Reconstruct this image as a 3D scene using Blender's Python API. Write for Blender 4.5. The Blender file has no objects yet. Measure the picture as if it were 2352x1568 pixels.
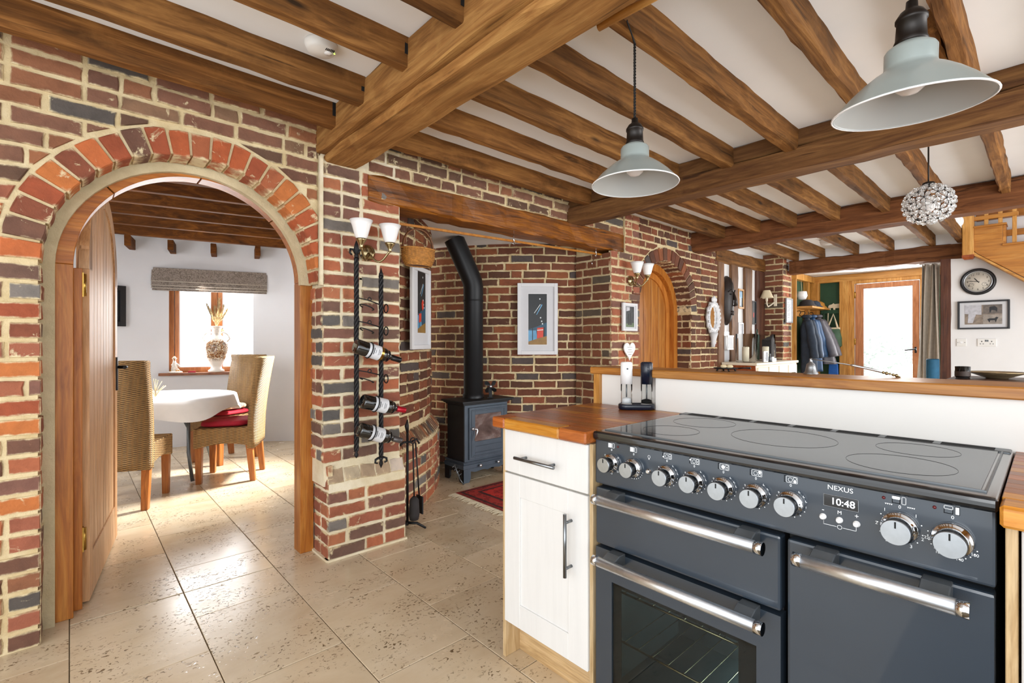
import bpy, bmesh, math, random
from mathutils import Vector, Matrix, Euler
S = bpy.context.scene
COL = S.collection
PI = math.pi
rad = math.radians

# ---------------------------------------------------------------- camera
PHI = rad(47.77)
cam_d = bpy.data.cameras.new('camera')
cam = bpy.data.objects.new('camera', cam_d)
COL.objects.link(cam)
cam.location = (0, 0, 1.19)
cam.rotation_euler = (rad(90), 0, PHI - rad(90))
cam_d.sensor_width = 36
cam_d.lens = 1120 / 2352 * 36
cam_d.shift_y = 2 / 2352
cam_d.clip_start = 0.03
S.camera = cam

# ---------------------------------------------------------------- world, lights, exposure
W = bpy.data.worlds.new('daylight')
S.world = W
W.use_nodes = True
bg = W.node_tree.nodes['Background']
bg.inputs[0].default_value = (0.93, 0.97, 1.0, 1)
bg.inputs[1].default_value = 2.0

def area(name, loc, target, sx, sy, power, col=(1, 1, 1), spread=180):
    d = bpy.data.lights.new(name, 'AREA')
    d.shape = 'RECTANGLE'; d.size = sx; d.size_y = sy; d.energy = power; d.color = col
    d.spread = rad(spread)
    o = bpy.data.objects.new(name, d); COL.objects.link(o)
    o.location = loc
    o.rotation_euler = (Vector(target) - Vector(loc)).to_track_quat('-Z', 'Y').to_euler()
    return o

area('kitchen_window_light', (-1.7, -0.6, 1.3), (2.2, 1.6, 1.7), 2.2, 1.6, 38, (.97, .985, 1))
area('side_window_light', (3.6, -2.3, 1.2), (4.2, 2.5, 1.7), 3.2, 1.6, 80, (.99, .985, .98))
area('dining_side_window_light', (2.46, 4.75, 1.7), (0.3, 4.85, 0.0), 0.4, 0.35, 30, (1, .97, .92), 60)
area('dining_back_window_light', (1.21, 6.58, 1.4), (1.0, 4.2, 0.9), 0.75, 0.9, 26, (1, 1, 1))
area('dining_left_fill_light', (-1.0, 4.3, 1.6), (1.4, 5.2, 1.4), 1.0, 1.2, 20, (1, .99, .98))  # added fill for the dining walls, no window on this side
area('porch_door_light', (8.2, 1.45, 1.4), (5.0, 1.2, 1.0), 0.6, 1.6, 30, (1, .98, .95))
S.view_settings.view_transform = 'Standard'
S.view_settings.look = 'None'
S.view_settings.gamma = 1
S.view_settings.use_curve_mapping = False
S.view_settings.exposure = 0.35

# ---------------------------------------------------------------- object helpers
WL = {}

def tag(o, label=None, cat=None, group=None, kind=None):
    if label: o['label'] = label
    if cat: o['category'] = cat
    if group: o['group'] = group
    if kind: o['kind'] = kind
    return o

def thing(name, label=None, cat=None, loc=(0, 0, 0), rz=0, group=None, kind=None, parent=None):
    o = bpy.data.objects.new(name, None)
    COL.objects.link(o)
    o.empty_display_size = .05
    o.location = loc
    o.rotation_euler = (0, 0, rz)
    WL[o.name] = Vector(loc)
    if parent is not None:
        o.parent = parent
        o.location = Vector(loc) - WL[parent.name]
    return tag(o, label, cat, group, kind)

class MB:
    def __init__(s):
        s.v = []; s.f = []; s.mi = []; s.sm = []
    def add(s, vs, fs, mi=0, smooth=False):
        b = len(s.v)
        s.v += [tuple(p) for p in vs]
        for f in fs:
            s.f.append([b + i for i in f]); s.mi.append(mi); s.sm.append(smooth)
        return s
    def box(s, x0, x1, y0, y1, z0, z1, mi=0):
        v = [(x, y, z) for z in (z0, z1) for y in (y0, y1) for x in (x0, x1)]
        return s.add(v, [(0, 2, 3, 1), (4, 5, 7, 6), (0, 1, 5, 4), (2, 6, 7, 3), (0, 4, 6, 2), (1, 3, 7, 5)], mi)
    def obox(s, c, size, ax=None, mi=0):
        # box with its own axes ax=(X,Y,Z)
        X, Y, Z = ax or (Vector((1, 0, 0)), Vector((0, 1, 0)), Vector((0, 0, 1)))
        X, Y, Z = Vector(X), Vector(Y), Vector(Z); c = Vector(c)
        v = [c + X * (i * size[0] / 2) + Y * (j * size[1] / 2) + Z * (k * size[2] / 2) for k in (-1, 1) for j in (-1, 1) for i in (-1, 1)]
        return s.add(v, [(0, 2, 3, 1), (4, 5, 7, 6), (0, 1, 5, 4), (2, 6, 7, 3), (0, 4, 6, 2), (1, 3, 7, 5)], mi)
    def prism(s, poly, axis, a0, a1, mi=0, smooth=False):
        n = len(poly)
        def P(p, a):
            return {'y': (p[0], a, p[1]), 'x': (a, p[0], p[1]), 'z': (p[0], p[1], a)}[axis]
        v = [P(p, a0) for p in poly] + [P(p, a1) for p in poly]
        s.add(v, [list(range(n)), list(range(2 * n - 1, n - 1, -1))], mi)
        b = len(s.v) - 2 * n
        for i in range(n):
            j = (i + 1) % n
            s.f.append([b + i, b + j, b + n + j, b + n + i]); s.mi.append(mi); s.sm.append(smooth)
        return s
    def loft(s, rings, mi=0, smooth=True, cap=True, closed=True):
        n = len(rings[0]); b = len(s.v)
        for r in rings: s.v += [tuple(p) for p in r]
        for k in range(len(rings) - 1):
            for i in range(n if closed else n - 1):
                j = (i + 1) % n
                s.f.append([b + k * n + i, b + k * n + j, b + (k + 1) * n + j, b + (k + 1) * n + i]); s.mi.append(mi); s.sm.append(smooth)
        if cap and closed:
            s.f.append([b + i for i in range(n)][::-1]); s.mi.append(mi); s.sm.append(False)
            e = b + (len(rings) - 1) * n
            s.f.append([e + i for i in range(n)]); s.mi.append(mi); s.sm.append(False)
        return s
    def tube(s, pts, r, n=8, mi=0, cap=True, closed=False):
        pts = [Vector(p) for p in pts]; m = len(pts)
        rs = r if isinstance(r, (list, tuple)) else [r] * m
        rings = []; up = None
        for i in range(m):
            if closed: t = pts[(i + 1) % m] - pts[i - 1]
            else: t = pts[min(i + 1, m - 1)] - pts[max(i - 1, 0)]
            if t.length < 1e-9: t = Vector((0, 0, 1))
            t.normalize()
            if up is None:
                up = Vector((0, 0, 1)) if abs(t.z) < .9 else Vector((1, 0, 0))
            a = t.cross(up)
            if a.length < 1e-4:
                a = t.cross(Vector((1, .3, .2)))
            a.normalize(); bb = a.cross(t); bb.normalize(); up = bb
            rings.append([pts[i] + (a * math.cos(2 * PI * k / n) + bb * math.sin(2 * PI * k / n)) * rs[i] for k in range(n)])
        if closed: rings.append(rings[0])
        return s.loft(rings, mi, True, cap and not closed)
    def cyl(s, p0, p1, r0, r1=None, n=16, mi=0):
        return s.tube([p0, p1], [r0, r0 if r1 is None else r1], n, mi)
    def lathe(s, prof, n=24, c=(0, 0, 0), mi=0, smooth=True, ax=None, cap=True):
        # prof: list of (radius, height) along axis
        X, Y, Z = ax or ((1, 0, 0), (0, 1, 0), (0, 0, 1))
        X, Y, Z, c = Vector(X), Vector(Y), Vector(Z), Vector(c)
        rings = [[c + Z * h + (X * math.cos(2 * PI * k / n) + Y * math.sin(2 * PI * k / n)) * max(r, 1e-5) for k in range(n)] for r, h in prof]
        return s.loft(rings, mi, smooth, cap)
    def ell(s, c, rx, ry, rz, nu=16, nv=10, mi=0):
        prof = []
        rings = []
        for j in range(nv + 1):
            a = -PI / 2 + PI * j / nv
            rr = max(math.cos(a), 1e-4)
            rings.append([(c[0] + rx * rr * math.cos(2 * PI * k / nu), c[1] + ry * rr * math.sin(2 * PI * k / nu), c[2] + rz * math.sin(a)) for k in range(nu)])
        return s.loft(rings, mi, True, True)
    def xf(s, M, start=0):
        for i in range(start, len(s.v)):
            s.v[i] = tuple(M @ Vector(s.v[i]))
        return s
    def build(s, name, mat, parent=None, bevel=0, local=False, origin=None, seg=1, label=None):
        off = Vector((0, 0, 0))
        if parent is not None and not local: off = WL[parent.name]
        if origin is not None: off = Vector(origin)
        me = bpy.data.meshes.new(name)
        me.from_pydata([tuple(Vector(p) - off) for p in s.v], [], s.f)
        mats = mat if isinstance(mat, (list, tuple)) else [mat]
        for m in mats: me.materials.append(m)
        for p, mi, sm in zip(me.polygons, s.mi, s.sm):
            p.material_index = mi; p.use_smooth = sm
        bm = bmesh.new(); bm.from_mesh(me)
        bmesh.ops.recalc_face_normals(bm, faces=bm.faces)
        if bevel:
            es = [e for e in bm.edges if len(e.link_faces) == 2 and e.calc_face_angle(0) > .6]
            bmesh.ops.bevel(bm, geom=es, offset=bevel, offset_type='OFFSET', segments=seg, profile=.6, affect='EDGES', clamp_overlap=True)
        bm.to_mesh(me); bm.free()
        o = bpy.data.objects.new(name, me)
        COL.objects.link(o)
        WL[o.name] = off.copy()
        if parent is not None:
            o.parent = parent
            if not local: o.location = off - WL[parent.name]
            WL[o.name] = WL[parent.name].copy() if origin is None else Vector(origin)
        elif origin is not None:
            o.location = origin
        if label: o['label'] = label
        return o

def inst(o, name, parent, loc, rot=(0, 0, 0), scale=(1, 1, 1), data=None):
    c = bpy.data.objects.new(name, data or o.data)
    COL.objects.link(c)
    c.parent = parent
    c.location = Vector(loc) - (WL[parent.name] if parent is not None else Vector((0, 0, 0)))
    c.rotation_euler = rot
    c.scale = scale
    WL[c.name] = Vector(loc)
    return c

def copy_tree(o, parent=None):
    c = o.copy(); COL.objects.link(c)
    if parent is not None: c.parent = parent
    for ch in o.children: copy_tree(ch, c)
    return c

def text(body, size, loc, parent, mat, name='lettering', rot=(rad(90), 0, rad(-90)), align='CENTER', ext=.0003, sx=1):
    cu = bpy.data.curves.new(name, 'FONT')
    cu.body = body; cu.size = size; cu.align_x = align; cu.align_y = 'CENTER'; cu.extrude = ext
    cu.materials.append(mat)
    o = bpy.data.objects.new(name, cu); COL.objects.link(o)
    o.parent = parent; o.location = Vector(loc) - WL[parent.name]
    o.rotation_euler = rot; o.scale = (sx, 1, 1)
    return o

# ---------------------------------------------------------------- materials
def lin(c):
    return c / 12.92 if c <= .04045 else ((c + .055) / 1.055) ** 2.4
def C(h, a=1):
    h = h.lstrip('#')
    return tuple(lin(int(h[i:i + 2], 16) / 255) for i in (0, 2, 4)) + (a,)

class NT:
    def __init__(s, name):
        s.m = bpy.data.materials.new(name); s.m.use_nodes = True
        s.t = s.m.node_tree; s.b = s.t.nodes['Principled BSDF']
    def n(s, typ, **kw):
        nd = s.t.nodes.new(typ)
        for k, v in kw.items():
            if k[0] == 'i' and k[1:].isdigit(): nd.inputs[int(k[1:])].default_value = v
            elif k in nd.inputs: nd.inputs[k].default_value = v
            else: setattr(nd, k, v)
        return nd
    def l(s, a, b): s.t.links.new(a, b)
    def coords(s, scale=(1, 1, 1), rnd=True, mul=37.0):
        tc = s.n('ShaderNodeTexCoord')
        out = tc.outputs['Object']
        if rnd:
            oi = s.n('ShaderNodeObjectInfo')
            mm = s.n('ShaderNodeMath', operation='MULTIPLY', i1=mul); s.l(oi.outputs['Random'], mm.inputs[0])
            ad = s.n('ShaderNodeVectorMath', operation='ADD'); s.l(out, ad.inputs[0]); s.l(mm.outputs[0], ad.inputs[1]); out = ad.outputs[0]
            s.rand = oi.outputs['Random']
        mp = s.n('ShaderNodeMapping'); mp.inputs['Scale'].default_value = scale; s.l(out, mp.inputs[0])
        return mp.outputs[0]
    def noise(s, vec, scale, detail=4, rough=.55, dist=0):
        nd = s.n('ShaderNodeTexNoise', Scale=scale, Detail=detail, Roughness=rough, Distortion=dist)
        if vec is not None: s.l(vec, nd.inputs['Vector'])
        return nd.outputs['Fac']
    def ramp(s, fac, stops, interp='LINEAR'):
        r = s.n('ShaderNodeValToRGB'); r.color_ramp.interpolation = interp
        e = r.color_ramp.elements
        while len(e) < len(stops): e.new(.5)
        for x, (p, c) in zip(e, stops):
            x.position = p; x.color = c if len(c) == 4 else (*c, 1)
        s.l(fac, r.inputs[0]); return r.outputs[0]
    def mix(s, fac, a, b, mode='MIX'):
        m = s.n('ShaderNodeMix', data_type='RGBA', blend_type=mode)
        for sock, v in ((m.inputs['Factor'], fac), (m.inputs[6], a), (m.inputs[7], b)):
            if hasattr(v, 'is_linked') or hasattr(v, 'links'): s.l(v, sock)
            else: sock.default_value = v
        return m.outputs[2]
    def bump(s, h, strength=.3, dist=.01):
        b = s.n('ShaderNodeBump', Strength=strength, Distance=dist); s.l(h, b.inputs['Height'])
        s.l(b.outputs[0], s.b.inputs['Normal']); return b
    def base(s, v):
        if hasattr(v, 'links'): s.l(v, s.b.inputs['Base Color'])
        else: s.b.inputs['Base Color'].default_value = v
    def set(s, **kw):
        for k, v in kw.items(): s.b.inputs[k.replace('_', ' ')].default_value = v
        return s

def simple(name, hexc, rough=.5, metal=0, var=.05, nscale=25, bump=.0, aniso=0, coat=0):
    n = NT(name); c = C(hexc)
    v = n.coords(rnd=False)
    f = n.noise(v, nscale, 3)
    d = tuple(x * (1 - var) for x in c[:3]) + (1,); l = tuple(min(1, x * (1 + var)) for x in c[:3]) + (1,)
    n.base(n.ramp(f, [(.3, d), (.7, l)]))
    n.set(Roughness=rough, Metallic=metal)
    if coat: n.set(Coat_Weight=coat, Coat_Roughness=.05)
    if bump: n.bump(n.noise(v, nscale * 3, 4), bump, .004)
    return n.m

def wood(name, dark, mid, light, axis='x', rough=.5, bump=.25, scale=1.0, knots=True, contrast=1.0):
    n = NT(name)
    k = {'x': (.9, 9, 9), 'y': (9, .9, 9), 'z': (9, 9, .9)}[axis]
    v = n.coords(tuple(q * scale for q in k))
    f = n.noise(v, 1.6, 6, .62, 1.4)
    k2 = {'x': (4, 90, 90), 'y': (90, 4, 90), 'z': (90, 90, 4)}[axis]
    v2 = n.coords(tuple(q * scale for q in k2))
    g = n.noise(v2, 1.0, 3, .6, .3)
    col = n.ramp(f, [(.5 - .2 * contrast, C(dark)), (.5, C(mid)), (.5 + .2 * contrast, C(light))])
    col = n.mix(n.ramp(g, [(.35, (.62, .58, .55)), (.6, (1, 1, 1))]), (.0, .0, .0, 1), col) if False else n.mix(.55, col, n.ramp(g, [(.3, (.55, .5, .46)), (.62, (1.0, 1.0, 1.0))]), 'MULTIPLY')
    if bump > .2:
        k4 = {'x': (1.3, 34, 34), 'y': (34, 1.3, 34), 'z': (34, 34, 1.3)}[axis]
        ck_ = n.noise(n.coords(k4), 1.0, 3, .55, .9)
        col = n.mix(n.ramp(ck_, [(.64, (0, 0, 0)), (.70, (.75, .75, .75))]), col, tuple(x * .4 for x in C(dark)[:3]) + (1,))
        col = n.mix(n.ramp(n.noise(n.coords((3, 3, 3)), 1.5, 5, .65, .5), [(.55, (0, 0, 0)), (.8, (.5, .5, .5))]), col, C(light))
    oi = n.n('ShaderNodeObjectInfo')
    col = n.mix(1.0, col, n.ramp(oi.outputs['Random'], [(0, (.80, .78, .76)), (.5, (1, 1, 1)), (1, (1.0, .93, .86))]), 'MULTIPLY')
    if knots:
        k3 = {'x': (1.2, 5, 5), 'y': (5, 1.2, 5), 'z': (5, 5, 1.2)}[axis]
        vo = n.n('ShaderNodeTexVoronoi', Scale=1.0); n.l(n.coords(k3), vo.inputs['Vector'])
        col = n.mix(n.ramp(vo.outputs['Distance'], [(.035, (1, 1, 1)), (.085, (0, 0, 0))]), col, tuple(x * .35 for x in C(dark)[:3]) + (1,))
    n.base(col); n.set(Roughness=rough)
    if rough > .7: n.b.inputs['Specular IOR Level'].default_value = .25
    if bump:
        mx = n.n('ShaderNodeMath', operation='ADD'); n.l(f, mx.inputs[0]); n.l(g, mx.inputs[1])
        n.bump(mx.outputs[0], bump, .006)
    return n.m

def brickmat(name, stops, smear=.62, mott=.5, edge=.0075):
    n = NT(name)
    v = n.coords()
    stops = [(p, (c[0] * .98, c[1] * 1.05, c[2] * .84, 1) if c[0] > 1.5 * c[2] else c) for p, c in stops]
    base = n.ramp(n.rand, stops, 'CONSTANT')
    f = n.noise(v, 14, 5, .6, .4)
    col = n.mix(mott, base, n.ramp(f, [(.3, (.62, .60, .60)), (.5, (1, 1, 1)), (.75, (1.4, 1.32, 1.26))]), 'MULTIPLY')
    g = n.noise(v, 9, 6, .7, .8)
    # lime mortar dragged over the arrises and in patches
    tc = n.n('ShaderNodeTexCoord'); sp = n.n('ShaderNodeSeparateXYZ'); n.l(tc.outputs['Generated'], sp.inputs[0])
    def dist(o, k):
        a = n.n('ShaderNodeMath', operation='SUBTRACT', i1=.5); n.l(o, a.inputs[0])
        b = n.n('ShaderNodeMath', operation='ABSOLUTE'); n.l(a.outputs[0], b.inputs[0])
        c = n.n('ShaderNodeMath', operation='MULTIPLY_ADD', i1=-k, i2=.5 * k); n.l(b.outputs[0], c.inputs[0]); return c.outputs[0]
    mn = n.n('ShaderNodeMath', operation='MINIMUM'); n.l(dist(sp.outputs[0], .2), mn.inputs[0]); n.l(dist(sp.outputs[2], .061), mn.inputs[1])
    wob = n.n('ShaderNodeMath', operation='MULTIPLY_ADD', i1=.022, i2=-.011); n.l(n.noise(v, 26, 4, .6), wob.inputs[0])
    ed = n.n('ShaderNodeMath', operation='ADD'); n.l(mn.outputs[0], ed.inputs[0]); n.l(wob.outputs[0], ed.inputs[1])
    em = n.ramp(ed.outputs[0], [(edge * .35, (1, 1, 1)), (edge * .6, (0, 0, 0))])
    pm = n.ramp(g, [(smear, (0, 0, 0)), (smear + .06, (.85, .85, .85))])
    mm = n.mix(1.0, em, pm, 'ADD')
    sep = n.n('ShaderNodeMath', operation='MINIMUM', i1=1.0); n.l(mm, sep.inputs[0])
    col = n.mix(sep.outputs[0], col, C('#dccba4'))
    n.base(col); n.set(Roughness=.8)
    n.b.inputs['Specular IOR Level'].default_value = .35
    n.bump(n.noise(v, 45, 6, .65, .5), .6, .006)
    return n.m

B_MIX = [(0, C('#99584a')), (.13, C('#8a4f44')), (.27, C('#a95f49')), (.40, C('#7d5450')), (.52, C('#9c5a49')), (.64, C('#6d4f4b')), (.73, C('#935648')), (.82, C('#5a5653')), (.88, C('#a6654f')), (.95, C('#77706a'))]
B_RED = [(0, C('#ad5639')), (.18, C('#9a4c37')), (.34, C('#b9623e')), (.48, C('#824739')), (.60, C('#a35a42')), (.74, C('#bb6b40')), (.84, C('#6e4a43')), (.93, C('#8e4f3c'))]
B_BRN = [(0, C('#7c5248')), (.15, C('#6c4840')), (.3, C('#8b5845')), (.45, C('#7d544a')), (.58, C('#61453d')), (.7, C('#945d47')), (.8, C('#57504b')), (.88, C('#826052'))]
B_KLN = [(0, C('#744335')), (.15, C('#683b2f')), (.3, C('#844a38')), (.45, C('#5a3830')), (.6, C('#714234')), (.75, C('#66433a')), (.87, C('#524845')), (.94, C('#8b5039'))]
B_DRK = [(0, C('#7a4a3b')), (.2, C('#875040')), (.4, C('#6b4339')), (.6, C('#7e4e3f')), (.8, C('#724b43')), (.92, C('#62534e'))]
M = {}
M['brick_mix'] = brickmat('brick_mixed', B_MIX)
M['brick_red'] = brickmat('brick_red', B_RED, .6)
M['brick_brown'] = brickmat('brick_brown', B_BRN, .62)
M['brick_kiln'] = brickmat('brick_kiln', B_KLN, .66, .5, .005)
M['brick_dark'] = brickmat('brick_dark', B_DRK, .7, .5, .005)
M['brick_pale'] = brickmat('brick_limewashed', [(0, C('#b7a196')), (.35, C('#a98d80')), (.6, C('#c9b9aa')), (.8, C('#9d7a6b'))], .56)

def mortarmat(name, a, b):
    n = NT(name); v = n.coords(rnd=False)
    n.base(n.ramp(n.noise(v, 7, 6, .65), [(.3, C(a)), (.7, C(b))]))
    n.set(Roughness=.9); n.bump(n.noise(v, 38, 6, .7), .9, .008)
    return n.m
M['mortar'] = mortarmat('lime_mortar', '#c9b183', '#e6d6b0')
M['mortar_pale'] = mortarmat('lime_mortar_pale', '#d8c8a4', '#efe5cc')
M['mortar_strip'] = mortarmat('mortar_strip', '#c0b08c', '#d8c9a6')

M['beam_x'] = wood('oak_joist', '#4f3315', '#784f25', '#a2733e', 'x', .8, .35)
M['beam_y'] = wood('oak_beam', '#7a5226', '#a0703c', '#c39558', 'y', .78, .4)
M['beam_dark_y'] = wood('oak_beam_dark', '#553620', '#74502e', '#8f683e', 'y', .8, .4)
M['beam_far_y'] = wood('oak_beam_far', '#51301c', '#74492a', '#8c5c38', 'y', .8, .3)
M['beam_z'] = wood('oak_post', '#553622', '#7a5230', '#97704a', 'z', .6, .35)
M['post_dark'] = wood('oak_post_dark', '#402419', '#5c3524', '#6e4630', 'z', .6, .3)
M['lintel'] = wood('oak_lintel', '#4a2705', '#874c08', '#ba7216', 'x', .45, .3, knots=False)
M['frame_z'] = wood('oak_frame', '#94521a', '#b87026', '#d08f40', 'z', .42, .12, 1.3, False, 1.1)
M['frame_x'] = wood('oak_frame_arch', '#8c4d18', '#b26a22', '#ca873a', 'x', .42, .12, 1.3, False, 1.1)
M['din_x'] = wood('oak_dining_joist', '#3f2106', '#63380b', '#845016', 'x', .75, .1)
M['leaf_z'] = wood('oak_door_leaf', '#b5875a', '#cfa274', '#dcb48a', 'z', .52, .06, 1.3, False, .8)
M['door2_z'] = wood('oak_door_far', '#a45f20', '#c07a30', '#d18f44', 'z', .4, .06, 1, False, .8)
M['oak_z'] = wood('pale_oak', '#b4966a', '#cbb085', '#d8c09a', 'z', .5, .08, 2, False, .8)
M['oak_y'] = wood('pale_oak_horizontal', '#a98a5e', '#c6aa7e', '#d6bd95', 'y', .5, .1, 1.6, False, .9)
M['cap_y'] = wood('honey_oak_cap', '#8f561b', '#b3742c', '#c98d42', 'y', .4, .08, 1.3, False, .9)
M['honey_z'] = wood('honey_oak', '#b0762c', '#c98f42', '#dba65a', 'z', .42, .06, 1.2, False, .8)
M['honey_y'] = wood('honey_oak_horizontal', '#b0762c', '#c98f42', '#dba65a', 'y', .42, .06, 1.2, False, .8)
M['pink_z'] = wood('red_oak', '#a4683f', '#bf8054', '#ce9468', 'z', .4, .05, 1.2, False, .8)
M['stair_y'] = wood('stair_oak', '#a0611a', '#bd7a28', '#cf9140', 'y', .38, .08, 1, False, 1)
M['dark_y'] = wood('dark_table_wood', '#2e1a12', '#432718', '#553422', 'y', .35, .1, 1, False)
M['leg_z'] = wood('chair_leg_wood', '#8a4d1e', '#b0692e', '#c47f40', 'z', .35, .04, 2, False)
M['sill_x'] = wood('stained_sill', '#6d3c1c', '#86502a', '#9a6238', 'x', .4, .05, 2, False)
M['win_z'] = wood('window_timber', '#a8602c', '#c27a40', '#d08f56', 'z', .35, .04, 2, False)
M['ratchet'] = wood('reddish_box', '#7a3410', '#98491c', '#a8582a', 'x', .35, .04, 2, False)

M['plaster'] = simple('white_plaster', '#e9e8e8', .85, 0, .02, 4, .08)
M['ceil'] = simple('ceiling_plaster', '#f1f1f1', .9, 0, .02, 3, .05)
M['din_wall'] = simple('dining_plaster', '#dfe1e6', .8, 0, .02, 3, .05)
M['panel_white'] = simple('painted_panel', '#ebe9e5', .5, 0, .015, 3, .03)
M['black_metal'] = simple('black_iron', '#17171a', .5, .3, .2, 30, .15)
M['stove'] = simple('stove_black_steel', '#1f2124', .48, .25, .15, 12, .08)
M['stove_front'] = simple('stove_blue_black_front', '#4a5561', .42, .3, .12, 10, .06)
M['flue'] = simple('matt_black_flue', '#15171a', .42, .2, .1, 12, .03)
M['steel'] = simple('brushed_steel', '#dfe4ea', .36, 1, .05, 120)
M['dial'] = simple('spun_dial', '#aab0b6', .3, 1, .06, 60)
M['gunmetal'] = simple('gunmetal_handle', '#85888b', .3, 1, .06, 60)
M['chrome'] = simple('chrome', '#d8dadd', .08, 1, .02, 20)
M['brass'] = simple('brass', '#b4914a', .25, 1, .1, 40)
M['dkbrass'] = simple('antique_brass', '#a79773', .22, 1, .12, 40)
M['anthracite'] = simple('anthracite_enamel', '#2b3540', .3, .0, .05, 6, 0, coat=.5)
M['black_enamel'] = simple('black_enamel', '#0d1014', .18, 0, .1, 8, coat=.6)
M['void'] = simple('dark_void', '#08090a', .8)
M['white_print'] = simple('white_print', '#e8ebee', .5, 0, .01)
M['red_led'] = simple('red_indicator', '#5a0d10', .2)
M['white_gloss'] = simple('white_gloss', '#f2f2f2', .25, 0, .01, 10)
M['white_plastic'] = simple('white_plastic', '#e6e4e0', .35, 0, .01, 10)
M['dark_blue'] = simple('midnight_plastic', '#10192a', .25, 0, .05, 10)
M['black_frame'] = simple('black_frame', '#15151a', .35, 0, .1, 20)
M['white_frame'] = simple('white_frame', '#d9dadd', .45, 0, .02, 10)
M['mount'] = simple('mount_board', '#cfd0d4', .7, 0, .02, 10)
M['silver'] = simple('silver_frame', '#b9bcc0', .3, .8, .1, 30)
M['wax'] = simple('candle_wax', '#e9dfc6', .5, 0, .03, 10)
M['green'] = simple('green_paint', '#24472f', .7, 0, .06, 5)
M['blue_cyl'] = simple('teal_blue_fabric', '#1b5878', .7, 0, .25, 9, .3)
M['red_cushion'] = simple('red_cushion_fabric', '#a5122c', .75, 0, .15, 18, .2)
M['cloth'] = simple('white_tablecloth', '#eceef2', .75, 0, .02, 20, .06)
M['grey_metal'] = simple('grey_metal', '#6f7478', .4, .7, .1, 20)
M['dark_leather'] = simple('dark_fabric', '#2a2627', .8, 0, .2, 20, .2)
M['navy'] = simple('navy_cloth', '#25303f', .85, 0, .25, 14, .3)
M['blue_coat'] = simple('blue_waxed_cloth', '#1d4166', .5, 0, .3, 10, .3)
M['puffer'] = simple('grey_puffer', '#55545c', .5, 0, .15, 14, .2)
M['tote'] = simple('green_tote', '#3d5c45', .6, 0, .15, 12, .1)
M['canvas'] = simple('canvas', '#d5c6a8', .8, 0, .06, 30, .1)
M['tan'] = simple('tan_fabric', '#b07b2e', .8, 0, .1, 20, .2)
M['carved'] = simple('dark_carved_wood', '#2a201c', .4, 0, .3, 20, .3)
M['cream'] = simple('cream_shade', '#e0d1b0', .8, 0, .04, 20)
M['creampaint'] = simple('cream_paint', '#e7dcc6', .5, 0, .03, 8)
M['curtain'] = simple('taupe_curtain', '#c3b9ab', .9, 0, .08, 30, .15)
M['bulb'] = simple('opal_bulb', '#efe9e6', .2, 0, .01)
M['grey_lamp_in'] = simple('lamp_inside', '#b4b6b4', .35, 0, .02, 10)
M['lamp_out'] = simple('pale_sage_enamel', '#939d9b', .32, 0, .03, 6, coat=.3)
M['bronze'] = simple('dark_bronze', '#211c19', .4, .5, .15, 30)
M['cord'] = simple('black_twisted_cord', '#15120f', .8)
M['bottle'] = simple('dark_bottle_glass', '#07090a', .06, 0, .05, 10, coat=1)
M['paper'] = simple('label_paper', '#dcdfe4', .7, 0, .03, 30)
M['ink'] = simple('ink', '#3c3f45', .7)
M['foil_red'] = simple('red_foil', '#b01428', .3, .4)
M['foil_dark'] = simple('dark_foil', '#1d1a1b', .3, .4)
M['foil_grey'] = simple('grey_foil', '#5b5757', .35, .5)
M['opal'] = simple('opal_glass_shade', '#f1f0ef', .25, 0, .02, 5)
M['wicker'] = simple('honey_wicker', '#b27a38', .5, 0, .3, 60, .2)
M['wicker_d'] = simple('brown_wicker', '#6e4424', .55, 0, .3, 60, .2)
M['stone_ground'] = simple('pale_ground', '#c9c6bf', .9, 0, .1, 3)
M['hedge'] = simple('hedge_leaf_glare', '#dfe6de', .8, 0, .25, 3)  # leaf colour whitened to stand in for daylight glare
M['eggs'] = simple('ceramic_egg', '#dcc9a2', .4, 0, .1, 20)
M['pewter'] = simple('pewter', '#9b9da0', .28, .9, .15, 20)
M['dish'] = simple('glazed_dish', '#8c7a5f', .3, 0, .2, 14)
M['rug_fringe'] = simple('cream_fringe', '#d8cbb0', .9, 0, .1, 60)
M['pampas'] = simple('pampas_straw', '#cdb68c', .9, 0, .25, 40)
M['figurine'] = simple('painted_porcelain', '#dfd6cb', .3, 0, .3, 40)
M['wtan'] = simple('tan_ring', '#ac8a50', .5)

def glass(name, col=(1, 1, 1, 1), rough=0.0, ior=1.45):
    n = NT(name); n.base(n.ramp(n.noise(n.coords(rnd=False), 3, 1), [(0, col), (1, col)]))
    n.set(Roughness=rough, IOR=ior, Transmission_Weight=1.0)
    return n.m
M['glass'] = glass('clear_glass', (.97, .99, .98, 1))
M['glass_thin'] = glass('thin_pane', (.98, .99, 1, 1), 0, 1.05)
M['glass_oven'] = glass('oven_glass', (.55, .62, .63, 1), 0, 1.3)
M['glass_vessel'] = glass('vessel_glass', (.98, .99, .99, 1), 0, 1.06)
M['crystal'] = glass('crystal_petal', (.97, .98, .98, 1), 0.05, 1.3)
M['crystal'].node_tree.nodes['Principled BSDF'].inputs['Transmission Weight'].default_value = .86

def hobmat():
    n = NT('ceramic_hob_glass'); v = n.coords(rnd=False)
    n.base(n.ramp(n.noise(v, 5, 5), [(.3, C('#131a24')), (.7, C('#1b2531'))]))
    f = n.noise(v, 7, 6, .7, .6)
    r = n.n('ShaderNodeMapRange'); r.inputs['To Min'].default_value = .03; r.inputs['To Max'].default_value = .13
    n.l(f, r.inputs['Value']); n.l(r.outputs[0], n.b.inputs['Roughness'])
    n.set(IOR=1.55); n.b.inputs['Specular Tint'].default_value = (.78, .92, 1, 1)
    return n.m
M['hob'] = hobmat()

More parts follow.
